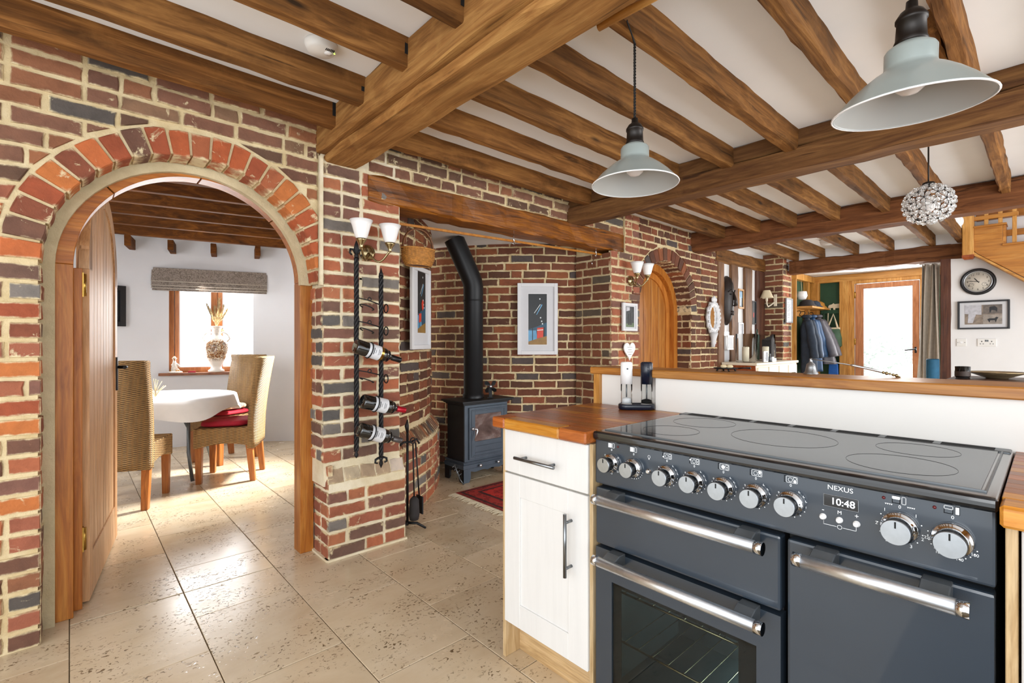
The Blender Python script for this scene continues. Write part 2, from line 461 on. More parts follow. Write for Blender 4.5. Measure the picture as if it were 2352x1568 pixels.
def paintwood(name, hexc):
    n = NT(name); v = n.coords((40, 40, 3), rnd=False)
    f = n.noise(v, 1, 5, .6, .2)
    n.base(n.ramp(f, [(.3, tuple(x * .96 for x in C(hexc)[:3])), (.55, C(hexc)[:3])]))
    n.set(Roughness=.45); n.bump(f, .12, .003)
    return n.m
M['cab'] = paintwood('white_painted_oak', '#dcdbd9')

def travertine():
    n = NT('travertine')
    v = n.coords((1, 1, 1))
    base = n.ramp(n.noise(v, 3.2, 6, .6, .4), [(.25, C('#c8b498')), (.5, C('#d5c5ab')), (.75, C('#ddcfb9'))])
    v1 = n.coords((2.2, 9, 9))
    base = n.mix(.5, base, n.ramp(n.noise(v1, 1.4, 6, .65, .5), [(.2, (.78, .71, .62)), (.8, (1.06, 1.05, 1.03))]), 'MULTIPLY')
    base = n.mix(1, base, n.ramp(n.rand, [(0, (.90, .88, .85)), (.5, (1, 1, 1)), (1, (1.04, 1.0, .95))]), 'MULTIPLY')
    v2 = n.coords((66, 88, 88))
    pit = n.noise(v2, 1.0, 2, .5, .6)
    cl = n.noise(n.coords((5, 9, 9)), 1, 3, .6)
    mm = n.n('ShaderNodeMath', operation='MULTIPLY'); n.l(n.ramp(pit, [(.60, (0, 0, 0)), (.63, (1, 1, 1))]), mm.inputs[0]); n.l(n.ramp(cl, [(.46, (0, 0, 0)), (.62, (1, 1, 1))]), mm.inputs[1])
    col = n.mix(mm.outputs[0], base, C('#6f5b40'))
    n.base(col)
    r = n.n('ShaderNodeMapRange'); r.inputs['To Min'].default_value = .12; r.inputs['To Max'].default_value = .36
    n.l(n.noise(v, 6, 4), r.inputs['Value']); n.l(r.outputs[0], n.b.inputs['Roughness'])
    iv = n.n('ShaderNodeMath', operation='SUBTRACT', i0=1.0); n.l(mm.outputs[0], iv.inputs[1])
    n.bump(iv.outputs[0], .6, .004); n.set(IOR=1.62)
    return n.m
M['travertine'] = travertine()
M['grout'] = simple('dark_grout', '#57472f', .9, 0, .1, 20)

def rattan(name, d, m_, l):
    n = NT(name)
    tc = n.n('ShaderNodeTexCoord'); sp = n.n('ShaderNodeSeparateXYZ'); n.l(tc.outputs['Object'], sp.inputs[0])
    u = n.n('ShaderNodeMath', operation='ADD'); n.l(sp.outputs[0], u.inputs[0]); n.l(sp.outputs[1], u.inputs[1])
    cu = n.n('ShaderNodeMath', operation='MULTIPLY', i1=1 / .030); n.l(u.outputs[0], cu.inputs[0])
    fl = n.n('ShaderNodeMath', operation='FLOOR'); n.l(cu.outputs[0], fl.inputs[0])
    ph = n.n('ShaderNodeMath', operation='MULTIPLY', i1=PI); n.l(fl.outputs[0], ph.inputs[0])
    zz = n.n('ShaderNodeMath', operation='MULTIPLY', i1=2 * PI / .0135); n.l(sp.outputs[2], zz.inputs[0])
    s1 = n.n('ShaderNodeMath', operation='ADD'); n.l(zz.outputs[0], s1.inputs[0]); n.l(ph.outputs[0], s1.inputs[1])
    sn = n.n('ShaderNodeMath', operation='SINE'); n.l(s1.outputs[0], sn.inputs[0])
    fr = n.n('ShaderNodeMath', operation='MULTIPLY', i1=PI); n.l(cu.outputs[0], fr.inputs[0])
    s2 = n.n('ShaderNodeMath', operation='SINE'); n.l(fr.outputs[0], s2.inputs[0])
    ab = n.n('ShaderNodeMath', operation='ABSOLUTE'); n.l(s2.outputs[0], ab.inputs[0])
    pr = n.n('ShaderNodeMath', operation='MULTIPLY_ADD', i2=0.0); n.l(sn.outputs[0], pr.inputs[0]); n.l(ab.outputs[0], pr.inputs[1])
    hf = n.n('ShaderNodeMath', operation='MULTIPLY_ADD', i1=.5, i2=.5); n.l(pr.outputs[0], hf.inputs[0])
    col = n.ramp(hf.outputs[0], [(.12, C(d)), (.5, C(m_)), (.88, C(l))])
    v = n.coords((30, 30, 6), rnd=False)
    col = n.mix(.6, col, n.ramp(n.noise(v, 1, 4, .6), [(.3, (.62, .58, .52)), (.6, (1.08, 1.05, 1))]), 'MULTIPLY')
    n.base(col); n.set(Roughness=.6)
    n.bump(hf.outputs[0], .8, .008)
    return n.m
M['rattan'] = rattan('woven_rattan', '#583f24', '#916e40', '#c2a06a')

def blindmat():
    n = NT('damask_fabric'); v = n.coords((1, 1, 1), rnd=False)
    w = n.n('ShaderNodeTexVoronoi', Scale=16.0, feature='DISTANCE_TO_EDGE'); n.l(v, w.inputs['Vector'])
    f = n.noise(v, 22, 2, .4, 2.5)
    a = n.ramp(f, [(.44, C('#9b8f85')), (.48, C('#6f645b')), (.53, C('#6f645b')), (.57, C('#9b8f85'))])
    n.base(a); n.set(Roughness=.7)
    return n.m
M['blind'] = blindmat()

def rugmat():
    n = NT('persian_rug'); tc = n.n('ShaderNodeTexCoord'); 
    sp = n.n('ShaderNodeSeparateXYZ'); n.l(tc.outputs['Generated'], sp.inputs[0])
    def edge(o):
        a = n.n('ShaderNodeMath', operation='SUBTRACT', i1=.5); n.l(o, a.inputs[0])
        b = n.n('ShaderNodeMath', operation='ABSOLUTE'); n.l(a.outputs[0], b.inputs[0]); return b.outputs[0]
    mx = n.n('ShaderNodeMath', operation='MAXIMUM'); n.l(edge(sp.outputs[0]), mx.inputs[0]); n.l(edge(sp.outputs[1]), mx.inputs[1])
    band = n.ramp(mx.outputs[0], [(0, C('#d8602c')), (.16, C('#b02420')), (.30, C('#c42c22')), (.36, C('#4a181a')), (.385, C('#a32a22')), (.455, C('#45181a')), (.475, C('#8c2622'))], 'CONSTANT')
    v = n.coords((1, 1, 1), rnd=False)
    vo = n.n('ShaderNodeTexVoronoi', Scale=22.0); n.l(v, vo.inputs['Vector'])
    motif = n.ramp(vo.outputs['Distance'], [(.22, C('#d98a4a')), (.3, C('#40141a')), (.42, (1, 1, 1)), (1, (1, 1, 1))], 'CONSTANT')
    col = n.mix(.6, band, motif, 'MULTIPLY')
    n.base(col); n.set(Roughness=.95); n.bump(n.noise(v, 160, 2), .5, .004)
    return n.m
M['rug'] = rugmat()

def emis(name, col, s):
    n = NT(name); n.base(col); n.b.inputs['Emission Color'].default_value = col; n.b.inputs['Emission Strength'].default_value = s
    return n.m
M['digit'] = emis('lit_digits', (.9, .93, 1, 1), 3.0)

def worktopmat(name, d, m_, l):
    return wood(name, d, m_, l, 'y', .3, .04, 2.2, False, .9)
M['wt1'] = worktopmat('worktop_oak_red', '#8f4a1a', '#aa5c24', '#bb6f34')
M['wt2'] = worktopmat('worktop_oak_gold', '#b4701a', '#cc882a', '#d99c42')
M['wt3'] = worktopmat('worktop_oak_brown', '#7c4218', '#955522', '#a66732')
# ================================================================ THE SETTING
rng = random.Random(7)

# ---------------------------------------------------------------- bricks
def brick_from_outline(name, pts, mat, depth=.03, seed=0, rimj=.002):
    r = random.Random(seed)
    n = len(pts)
    cx = sum(p[0] for p in pts) / n; cz = sum(p[1] for p in pts) / n
    def ins(p, d):
        dx, dz = p[0] - cx, p[1] - cz
        L = math.hypot(dx, dz) or 1
        return (p[0] - dx / L * d, p[1] - dz / L * d * .9)
    back = [(p[0], depth, p[1]) for p in pts]
    rim = [(p[0], .006 + r.uniform(-.002, .002), p[1]) for p in pts]
    front = []
    for p in pts:
        q = ins(p, .005); front.append((q[0], r.uniform(-.002, .0015), q[1]))
    me = bpy.data.meshes.new(name)
    v = back + rim + front; f = []
    for k in (0, 1):
        for i in range(n):
            j = (i + 1) % n
            f.append((k * n + i, k * n + j, (k + 1) * n + j, (k + 1) * n + i))
    f.append(tuple(range(2 * n, 3 * n)))
    me.from_pydata(v, [], f)
    bm = bmesh.new(); bm.from_mesh(me); bmesh.ops.recalc_face_normals(bm, faces=bm.faces)
    # the front must look along -Y
    fr = max(bm.faces, key=lambda q: len(q.verts))
    if fr.normal.y > 0: bmesh.ops.reverse_faces(bm, faces=bm.faces)
    bm.to_mesh(me); bm.free()
    me.materials.append(mat)
    return me

def outline(L, H, r):
    x, z = L / 2, H / 2
    pts = []
    for i, t in enumerate((-1, -.4, .25, 1)): pts.append((x * t, -z))
    pts.append((x, z * .1))
    for i, t in enumerate((1, .35, -.3, -1)): pts.append((x * t, z))
    pts.append((-x, -z * .1))
    return [(p[0] + r.uniform(-.004, .004), p[1] + r.uniform(-.0035, .0035)) for p in pts]

_BM = {}
BH = .058
def brick_mesh(cls, mat, k):
    key = (cls, mat.name, k)
    if key not in _BM:
        L = {'s': .208, 'h': .098, 't': .06}[cls]
        _BM[key] = brick_from_outline('brick', outline(L, BH, random.Random({'s': 11, 'h': 47, 't': 83}[cls] + k * 13)), mat, seed=k)
    return _BM[key]
random.seed(3)
LEN = {'s': .208, 'h': .098, 't': .06}
ORD = {'s': 1, 'h': 2, 't': 3}

def clip_poly(poly, a, b, c):
    # keep a*x + b*z <= c
    out = []
    for i in range(len(poly)):
        p, q = poly[i], poly[(i + 1) % len(poly)]
        dp, dq = a * p[0] + b * p[1] - c, a * q[0] + b * q[1] - c
        if dp <= 0: out.append(p)
        if dp * dq < 0:
            t = dp / (dp - dq); out.append((p[0] + (q[0] - p[0]) * t, p[1] + (q[1] - p[1]) * t))
    return out

NBR = {}
def lay_bricks(parent, place, u0, u1, z0, z1, mat, seed=1, hole=None, flem=.3, first=None, mats=None, cap=300, proud=.0, depth=None):
    """bricks in courses over a wall face; place(u, z) -> (x, y, z, heading)"""
    r = random.Random(seed)
    course = .075
    k0 = int(math.floor(z0 / course + 1e-6)); n = NBR.get(parent.name, 0)
    for k in range(k0, int(math.ceil(z1 / course - 1e-6))):
        zb, zt = max(z0, k * course + .0075), min(z1, (k + 1) * course - .0075)
        if zt - zb < .03: continue
        u = u0 - r.choice((0, .0, .11, .055)) if k % 2 else u0 - (.112 if r.random() < .7 else 0)
        if first: u = u0 - first[k % len(first)]
        head = r.random() < .5
        while u < u1 - .03:
            if r.random() < flem: L = .098
            else: L = .208
            a, b = max(u, u0), min(u + L, u1)
            u += L + .015 + r.uniform(-.003, .004)
            if u1 - u < .05 and u1 - b > .004:
                b = u1; u = u1
            if b - a < .035: continue
            m = mats(k, r) if mats else mat
            poly = None
            if hole:
                res = hole(a, b, zb, zt)
                if res is None: continue
                if res is not True: poly = res
            uc, zc = (a + b) / 2, (zb + zt) / 2
            out = r.uniform(-.004, .003) + proud
            if poly:
                cxx = sum(p[0] for p in poly) / len(poly); czz = sum(p[1] for p in poly) / len(poly)
                me = brick_from_outline('brick', [(p[0] - cxx, p[1] - czz) for p in poly], m, seed=n)
                uc, zc = cxx, czz; sx = sz = 1
            else:
                w = b - a
                cls = 's' if w > .15 else ('h' if w > .075 else 't')
                me = brick_mesh(cls, m, r.randrange(7 if cls == 's' else 4)); sx = w / LEN[cls]; sz = (zt - zb) / BH * r.uniform(.96, 1.04)
            x, y, z, th = place(uc, zc)
            o = bpy.data.objects.new('brick', me); COL.objects.link(o)
            o.parent = parent
            o.location = Vector((x + math.sin(th) * out, y - math.cos(th) * out, z + r.uniform(-.0015, .0015))) - WL[parent.name]
            o.rotation_euler = (r.uniform(-.012, .012), r.uniform(-.009, .009), th + r.uniform(-.012, .012))
            o.scale = (sx, 1, sz)
            n += 1
    NBR[parent.name] = n

def single_brick(parent, me, loc, rot, scale=(1, 1, 1)):
    o = bpy.data.objects.new('brick', me); COL.objects.link(o); o.parent = parent
    o.location = Vector(loc) - WL[parent.name]; o.rotation_euler = rot; o.scale = scale
    NBR[parent.name] = NBR.get(parent.name, 0) + 1
    return o

def arch_hole(c, ri, ro, zs):
    def h(a, b, zb, zt):
        poly = [(a, zb), (b, zb), (b, zt), (a, zt)]
        if zb >= zs - .02:
            m = ((a + b) / 2 - c, (zb + zt) / 2 - zs)
            nx, nz = min(max(c, a), b) - c, min(max(zs, zb), zt) - zs
            if math.hypot(nx, nz) >= ro: return True
            fx = max(abs(a - c), abs(b - c)); fz = max(abs(zb - zs), abs(zt - zs))
            if math.hypot(fx, fz) <= ro + .03: return None
            # clip by the tangent that faces the piece's far corner
            d = Vector((m[0], m[1])); 
            if d.length < 1e-4: return None
            d.normalize()
            q = clip_poly(poly, -d.x, -d.y, -(ro + .006 + d.x * c + d.y * zs))
            if len(q) < 3: return None
            ar = abs(sum(q[i][0] * q[(i + 1) % len(q)][1] - q[(i + 1) % len(q)][0] * q[i][1] for i in range(len(q)))) / 2
            return q if ar > .0012 else None
        lo, hi = c - ri, c + ri
        if a >= lo and b <= hi: return None
        if a < lo < b: poly = [(a, zb), (lo - .003, zb), (lo - .003, zt), (a, zt)]
        elif a < hi < b: poly = [(hi + .003, zb), (b, zb), (b, zt), (hi + .003, zt)]
        else: return True
        return poly if abs(poly[1][0] - poly[0][0]) > .03 else None
    return h

def voussoirs(parent, c, ri, ro, zs, yf, n, mat, depth, a0=0, a1=PI, xmax=9, seed=2):
    r = random.Random(seed)
    for i in range(n):
        t0, t1 = a0 + (a1 - a0) * (i + .07) / n, a0 + (a1 - a0) * (i + .93) / n
        tm = (t0 + t1) / 2
        rr0, rr1 = ri + r.uniform(0, .006), ro - r.uniform(.002, .014)
        pts = []
        for rr, t in ((rr0, t0), (rr1, t0), (rr1, tm), (rr1, t1), (rr0, t1), (rr0, tm)):
            j = r.uniform(-.003, .003)
            pts.append((c + (rr + j) * math.cos(t), zs + (rr + j) * math.sin(t)))
        if max(p[0] for p in pts) > xmax: 
            pts = clip_poly(pts, 1, 0, xmax)
            if len(pts) < 3: continue
        cx = sum(p[0] for p in pts) / len(pts); cz = sum(p[1] for p in pts) / len(pts)
        me = brick_from_outline('brick', [(p[0] - cx, p[1] - cz) for p in pts], mat, depth=depth, seed=seed * 100 + i)
        single_brick(parent, me, (cx, yf + r.uniform(-.004, .003), cz), (0, 0, 0))

def arch_wall(m, x0, x1, z1, c, ri, zs, y0, y1, n=36):
    """solid wall with a round-headed opening down to the floor"""
    pts = [(x0, 0), (c - ri, 0)] + [(c - ri * math.cos(PI * i / n), zs + ri * math.sin(PI * i / n)) for i in range(n + 1)] + [(c + ri, 0), (x1, 0), (x1, z1), (x0, z1)]
    # front, back as quads so that they triangulate cleanly
    arc = [(c - ri * math.cos(PI * i / n), zs + ri * math.sin(PI * i / n)) for i in range(n + 1)]
    for y in (y0, y1):
        m.add([(x0, y, 0), (c - ri, y, 0), (c - ri, y, zs), (c - ri, y, z1), (x0, y, z1), (x0, y, zs)], [(0, 1, 2, 5), (5, 2, 3, 4)])
        m.add([(c + ri, y, 0), (x1, y, 0), (x1, y, zs), (x1, y, z1), (c + ri, y, z1), (c + ri, y, zs)], [(0, 1, 2, 5), (5, 2, 3, 4)] if x1 - c - ri > .02 else [(5, 2, 3, 4)])
        for i in range(n):
            a, b = arc[i], arc[i + 1]
            m.add([(a[0], y, a[1]), (b[0], y, b[1]), (b[0], y, z1), (a[0], y, z1)], [(0, 1, 2, 3)])
    path = [(c - ri, 0)] + arc + ([(c + ri, 0)] if x1 - c - ri > .02 else [])
    for a, b in zip(path, path[1:]):
        m.add([(a[0], y0, a[1]), (b[0], y0, b[1]), (b[0], y1, b[1]), (a[0], y1, a[1])], [(0, 1, 2, 3)], smooth=True)
    m.add([(x0, y0, z1), (x1, y0, z1), (x1, y1, z1), (x0, y1, z1)], [(0, 1, 2, 3)])
    for x in ((x0, x1) if x1 - c - ri > .02 else (x0,)):
        m.add([(x, y0, 0), (x, y1, 0), (x, y1, z1), (x, y0, z1)], [(0, 1, 2, 3)])
    return m

ZC = 2.393      # ceiling height
front = lambda y: (lambda u, z: (u, y, z, 0.0))

# ---------------------------------------------------------------- floor with travertine tiles
floor = MB().box(-1.9, 9.2, -2.6, 6.9, -.08, -.004).build('floor', M['grout'])
tag(floor, 'pale travertine tiled floor running from kitchen into dining room', kind='structure')
def tile_mesh(w, l):
    m = MB(); b = .0016
    x, y = w / 2, l / 2
    v = [(-x, -y, -.02), (x, -y, -.02), (x, y, -.02), (-x, y, -.02), (-x, -y, -b), (x, -y, -b), (x, y, -b), (-x, y, -b),
         (-x + b, -y + b, 0), (x - b, -y + b, 0), (x - b, y - b, 0), (-x + b, y - b, 0)]
    me = bpy.data.meshes.new('tile')
    f = [(8, 9, 10, 11)] + [(k + i, k + (i + 1) % 4, k + 4 + (i + 1) % 4, k + 4 + i) for k in (0, 4) for i in range(4)]
    me.from_pydata(v, [], f); me.materials.append(M['travertine']); return me
T_FULL = tile_mesh(.3992, .5915)
def tile(k, ya, yb):
    if yb - ya < .03: return
    o = bpy.data.objects.new('tile', T_FULL if abs(yb - ya - .595) < .003 else tile_mesh(.3992, yb - ya - .0035))
    COL.objects.link(o); o.parent = floor; o.location = (.4025 * (k + .5), (ya + yb) / 2, rng.uniform(-.0008, .0006))
def column(k, base, ylo, yhi):
    y = base
    while y > ylo: y -= .595
    while y < yhi:
        a, b = max(y, ylo), min(y + .595, yhi)
        tile(k, a, b); y += .595
for k in range(-4, 2):
    column(k, 2.18 if k % 2 == 0 else 1.885, .4 if k < 1 else .2, 2.765 if k >= 0 else 2.93)
column(2, 2.18, .2, 2.95)
for k in range(3, 9):
    column(k, 1.885 if k % 2 else 2.18, .2 if k < 4 else 1.0, 4.0)
for k in range(5, 20):
    column(k, 1.885 if k % 2 else 2.18, -1.2, 1.0 if k < 9 else (2.62 if k < 18 else 2.42))
for k in range(-4, 7):
    xc = .4025 * (k + .5)
    yh = 4.75 + math.sqrt(max(.01, 2.0 ** 2 - (xc - .65) ** 2)) if abs(xc - .65) < 1.99 else 0
    yl = 2.765 if k in (0, 1) else (2.9 if k in (-1, 2) else 4.75 - math.sqrt(max(.01, 1.9 ** 2 - (xc - .65) ** 2)) if abs(xc - .65) < 1.9 else 9)
    if yh > yl + .1: column(k, 3.063 if k % 2 else 3.365, yl, yh)

# ---------------------------------------------------------------- left wall with the round-headed brick arch
AC, ARI, ARO, AZS, AY = .455, .535, .663, 1.51, 2.66
wl = MB(); arch_wall(wl, -1.6, 1.0045, 2.55, AC, ARI + .012, AZS, AY + .010, 2.86)
wall_left = wl.build('wall_left', M['mortar'])
tag(wall_left, 'old brick wall with round brick arch into dining room', kind='structure')
def lmats(k, r):
    if k >= 24: return M['brick_brown'] if r.random() < .9 else M['brick_mix']
    if k < 5: return M['brick_brown'] if r.random() < .5 else M['brick_mix']
    return M['brick_red'] if r.random() < .55 else M['brick_mix']
lay_bricks(wall_left, front(AY), -.62, .995, 0, 2.42, None, 11, arch_hole(AC, ARI, ARO, AZS), .22, mats=lmats)
voussoirs(wall_left, AC, ARI, ARO, AZS, AY, 23, M['brick_red'], .13, 0, PI, .998, 5)
lay_bricks(wall_left, lambda u, z: (AC - ARI - .001, AY + u, z, rad(90)), .012, .15, 0, 1.52, None, 13, None, .3, mats=lmats)
# brick returns on the right side of the opening (the pier's left cheek)
# ---------------------------------------------------------------- brick pier between the arch and the stove recess
pm = MB()
pm.box(1.028, 1.49, 2.662, 2.88, .40, 1.56); pm.box(1.012, 1.49, 2.662, 2.88, 1.55, 2.55); pm.box(1.047, 1.512, 2.632, 2.88, 0, .43)
pm.add([(1.028, 2.662, .50), (1.49, 2.662, .50), (1.512, 2.632, .42), (1.047, 2.632, .42), (1.028, 2.7, .42), (1.49, 2.7, .42)], [(0, 1, 2, 3), (0, 3, 4), (1, 5, 2)])
wall_pier = pm.build('wall_pier', M['mortar_pale'])
tag(wall_pier, 'brick pier holding the iron wine rack, with stepped plinth', kind='structure')
lay_bricks(wall_pier, front(2.652), 1.022, 1.487, .525, 2.19, M['brick_mix'], 21, None, .32, first=(0, .112, 0, .11))
lay_bricks(wall_pier, front(2.622), 1.041, 1.51, 0, .40, M['brick_mix'], 25, None, .25, first=(0, .11))
for i in range(5):
    single_brick(wall_pier, brick_mesh('h', M['brick_pale'], i % 4), (1.088 + i * .094, 2.628 + .012, .455), (rad(-22), rng.uniform(-.05, .05), 0), (.92, 1, 1.35))
cheek = lambda x, yf: (lambda u, z: (x, yf + u, z, rad(-90)))
lay_bricks(wall_pier, cheek(1.020, 2.655), .012, .19, .525, 1.53, M['brick_mix'], 31, None, .3, first=(0, .11))
lay_bricks(wall_pier, cheek(1.040, 2.625), .012, .22, 0, .51, M['brick_mix'], 33, None, .3, first=(.11, 0))
MB().box(1.0, 1.017, 2.638, 2.662, 1.5, 2.2).build('mortar_joint', M['mortar_pale'], wall_pier); MB().box(1.03, 1.515, 2.612, 2.66, .0, .012).build('mortar_joint', M['mortar_pale'], wall_pier); MB().box(1.026, 1.05, 2.62, 2.86, 0, .012).build('mortar_joint', M['mortar_pale'], wall_pier)
# ---------------------------------------------------------------- brickwork and lintel over the stove recess
wall_lintel = MB().box(1.491, 3.806, 2.664, 2.95, 2.172, 2.55).build('wall_lintel', M['mortar'])
tag(wall_lintel, 'strip of brickwork above the oak lintel over the stove recess', kind='structure')
lay_bricks(wall_lintel, front(2.652), 1.29, 3.80, 2.185, 2.39, M['brick_brown'], 41, None, .3)

def hewn(m, p0, p1, w, h, ch=.010, n=16, jit=.0035, seed=0, mi=0):
    """squared timber between two end centres, with eased, slightly wavering arrises"""
    r = random.Random(seed)
    p0, p1 = Vector(p0), Vector(p1); t = (p1 - p0).normalized()
    a = Vector((0, 0, 1)).cross(t).normalized() if abs(t.z) < .9 else Vector((1, 0, 0)); b = t.cross(a)
    prof = [(-w / 2 + ch, -h / 2), (w / 2 - ch, -h / 2), (w / 2, -h / 2 + ch), (w / 2, h / 2 - ch), (w / 2 - ch, h / 2), (-w / 2 + ch, h / 2), (-w / 2, h / 2 - ch), (-w / 2, -h / 2 + ch)]
    rings = []
    for k in range(n + 1):
        c = p0 + (p1 - p0) * k / n
        rings.append([c + a * (q[0] + r.uniform(-jit, jit)) + b * (q[1] + r.uniform(-jit, jit)) for q in prof])
    return m.loft(rings, mi, False, True)

lm = MB(); hewn(lm, (1.283, 2.74, 2.088), (3.803, 2.74, 2.108), .19, .165, .012, 26, .006, 5)
lintel = lm.build('lintel', M['lintel'])
tag(lintel, 'long dark oak lintel spanning the brick stove recess', kind='structure')

# ---------------------------------------------------------------- round kiln wall left of the stove (outside of dining room)
K1, K2 = (.65, 4.75), (4.62, 4.83)
def cyl_wall(m, c, R0, R1, a0, a1, z0, z1, n=40):
    ri = []
    for i in range(n + 1):
        a = a0 + (a1 - a0) * i / n; ca, sa = math.cos(a), math.sin(a)
        ri.append([(c[0] + R0 * ca, c[1] + R0 * sa, z0), (c[0] + R0 * ca, c[1] + R0 * sa, z1), (c[0] + R1 * ca, c[1] + R1 * sa, z1), (c[0] + R1 * ca, c[1] + R1 * sa, z0)])
    return m.loft(ri, 0, False, True)
def on_cyl(c, R):
    def f(u, z):
        a = u / R
        return (c[0] + R * math.cos(a), c[1] + R * math.sin(a), z, a + PI / 2)
    return f
km = MB()
cyl_wall(km, K1, 2.018, 1.95, rad(-66), rad(-20), .45, 2.2); cyl_wall(km, K1, 2.088, 1.95, rad(-67), rad(-20), 0, .47)
wall_kiln_left = km.build('wall_kiln_left', M['mortar'])
tag(wall_kiln_left, 'convex round brick wall with sloping plinth left of the stove', kind='structure')
lay_bricks(wall_kiln_left, on_cyl(K1, 2.03), rad(-65.5) * 2.03, rad(-30) * 2.03, .60, 2.14, M['brick_kiln'], 51, None, .5)
lay_bricks(wall_kiln_left, on_cyl(K1, 2.10), rad(-66) * 2.10, rad(-30) * 2.10, 0, .45, M['brick_mix'], 52, None, .45)
for i in range(22):
    a = rad(-65) + rad(33) * i / 21
    single_brick(wall_kiln_left, brick_mesh('h', M['brick_brown'], i % 4), (K1[0] + 2.062 * math.cos(a), K1[1] + 2.062 * math.sin(a), .522), (rad(-38), rad(10), a + PI / 2), (.5, 1, 2.0))
# ---------------------------------------------------------------- second round kiln behind the stove
k2 = MB(); cyl_wall(k2, K2, 2.018, 1.9, rad(190), rad(243), 0, 2.2)
wall_kiln_right = k2.build('wall_kiln_right', M['mortar'])
tag(wall_kiln_right, 'curved brick wall behind the wood burner and flue', kind='structure')
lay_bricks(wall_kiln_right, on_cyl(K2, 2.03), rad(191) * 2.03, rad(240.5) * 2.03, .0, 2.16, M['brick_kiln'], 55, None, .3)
print('kiln2 bricks', NBR['wall_kiln_right'], 'kiln1', NBR['wall_kiln_left'])
hb = MB().box(2.2, 2.62, 3.95, 4.3, .40, .46).box(2.25, 2.6, 4.0, 4.25, 0, .4).build('brick_ledge', M['brick_dark'], wall_kiln_left)
# ---------------------------------------------------------------- right pier and the wall with the second arched door
A2C, A2RI, A2RO = 4.54, .50, .64
pr = MB().box(3.604, 4.03, 2.642, 3.05, 0, 1.995).box(3.807, 4.03, 2.642, 3.05, 1.995, 2.55).box(3.604, 3.807, 2.85, 3.05, 1.995, 2.55)
wall_pier_right = pr.build('wall_pier_right', M['mortar'])
tag(wall_pier_right, 'brick pier right of the stove recess with small photo frame', kind='structure')
def no_lintel(a, b, zb, zt):
    if zt > 1.995 and zb < 2.18 and a < 3.80:
        if b < 3.84: return None
        return [(3.81, zb), (b, zb), (b, zt), (3.81, zt)]
    return True
lay_bricks(wall_pier_right, front(2.632), 3.594, 4.036, .0, 2.015, M['brick_mix'], 61, None, .35)
lay_bricks(wall_pier_right, front(2.632), 3.812, 4.036, 2.03, 2.385, M['brick_mix'], 66, None, .35)
lay_bricks(wall_pier_right, cheek(3.592, 2.632), .012, .42, .0, 2.0, M['brick_dark'], 62, None, .35)
wd = MB(); arch_wall(wd, 4.03, 5.68, 2.55, A2C, A2RI + .012, 1.52, 2.642, 2.95)
wall_right = wd.build('wall_right', M['mortar'])
tag(wall_right, 'brick wall around the second arched oak door', kind='structure')
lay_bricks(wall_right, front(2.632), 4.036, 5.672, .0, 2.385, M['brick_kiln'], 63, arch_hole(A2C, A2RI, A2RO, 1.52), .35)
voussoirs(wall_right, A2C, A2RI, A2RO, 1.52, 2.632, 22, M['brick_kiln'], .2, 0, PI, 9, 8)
lay_bricks(wall_right, lambda u, z: (A2C + A2RI + .003, 2.632 + u, z, rad(-90)), .012, .20, .0, 1.53, M['brick_kiln'], 64, None, .3)

# ---------------------------------------------------------------- ceiling, beams, joists
ceiling = MB().box(-1.9, 5.25, -2.4, 2.70, ZC, ZC + .06).box(5.25, 7.24, .62, 2.70, ZC, ZC + .06).build('ceiling', M['ceil'])
tag(ceiling, 'white plaster ceiling between oak beams and joists', kind='structure')
b1 = MB(); hewn(b1, (1.112, -2.3, 2.305), (1.112, 2.72, 2.305), .245, .18, .008, 30, .004, 1); b1.build('beam', M['beam_y'], ceiling, label='upper timber of the heavy golden oak beam')
b1 = MB(); hewn(b1, (1.128, -2.3, 2.203), (1.128, 2.72, 2.203), .205, .052, .02, 34, .005, 2); b1.build('beam', M['beam_y'], ceiling, label='lower chamfered timber of the heavy golden oak beam')
b2 = MB(); hewn(b2, (3.115, -2.3, 2.232), (3.115, 2.70, 2.232), .172, .124, .012, 32, .005, 3); b2.build('beam', M['beam_dark_y'], ceiling, label='lower half of the dark beam')
b2 = MB(); hewn(b2, (3.12, -2.3, 2.345), (3.12, 2.70, 2.345), .158, .094, .006, 32, .003, 4); b2.build('beam', M['beam_dark_y'], ceiling, label='upper half of the dark beam')
b3 = MB(); hewn(b3, (5.145, -2.3, 2.285), (5.145, 2.66, 2.285), .21, .21, .025, 32, .007, 6); b3.build('beam', M['beam_far_y'], ceiling)
b4 = MB(); hewn(b4, (7.27, .62, 2.194), (7.27, 2.36, 2.194), .16, .172, .012, 20, .007, 7); b4.build('beam', M['beam_far_y'], ceiling, label='reddish beam over the porch opening')
b5 = MB(); hewn(b5, (5.63, 2.72, 2.225), (7.25, 2.72, 2.245), .18, .165, .012, 14, .006, 8); b5.build('beam', M['beam_x'], ceiling, label='wall plate over the studs')
def joists(x0, x1, ys, seed):
    for i, (ya, yb) in enumerate(ys):
        m = MB(); hewn(m, (x0, (ya + yb) / 2, 2.338), (x1, (ya + yb) / 2, 2.338), yb - ya, .126, .007, 18, .0035, seed + i)
        m.build('joist', M['beam_x'], ceiling)
joists(-1.8, .992, [(2.41, 2.468), (2.085, 2.15), (1.70, 1.747), (1.33, 1.39), (.96, 1.02), (.58, .64), (.2, .26)], 100)
joists(1.23, 3.045, [(2.42, 2.485), (2.05, 2.107), (1.680, 1.742), (1.312, 1.38), (.952, 1.022), (.572, .627), (.205, .263), (-.17, -.11), (-.55, -.49)], 120)
joists(3.195, 5.05, [(2.262, 2.35), (1.915, 1.985), (1.59, 1.65), (1.24, 1.305), (.886, .946), (.545, .602), (.185, .243), (-.18, -.12)], 140)
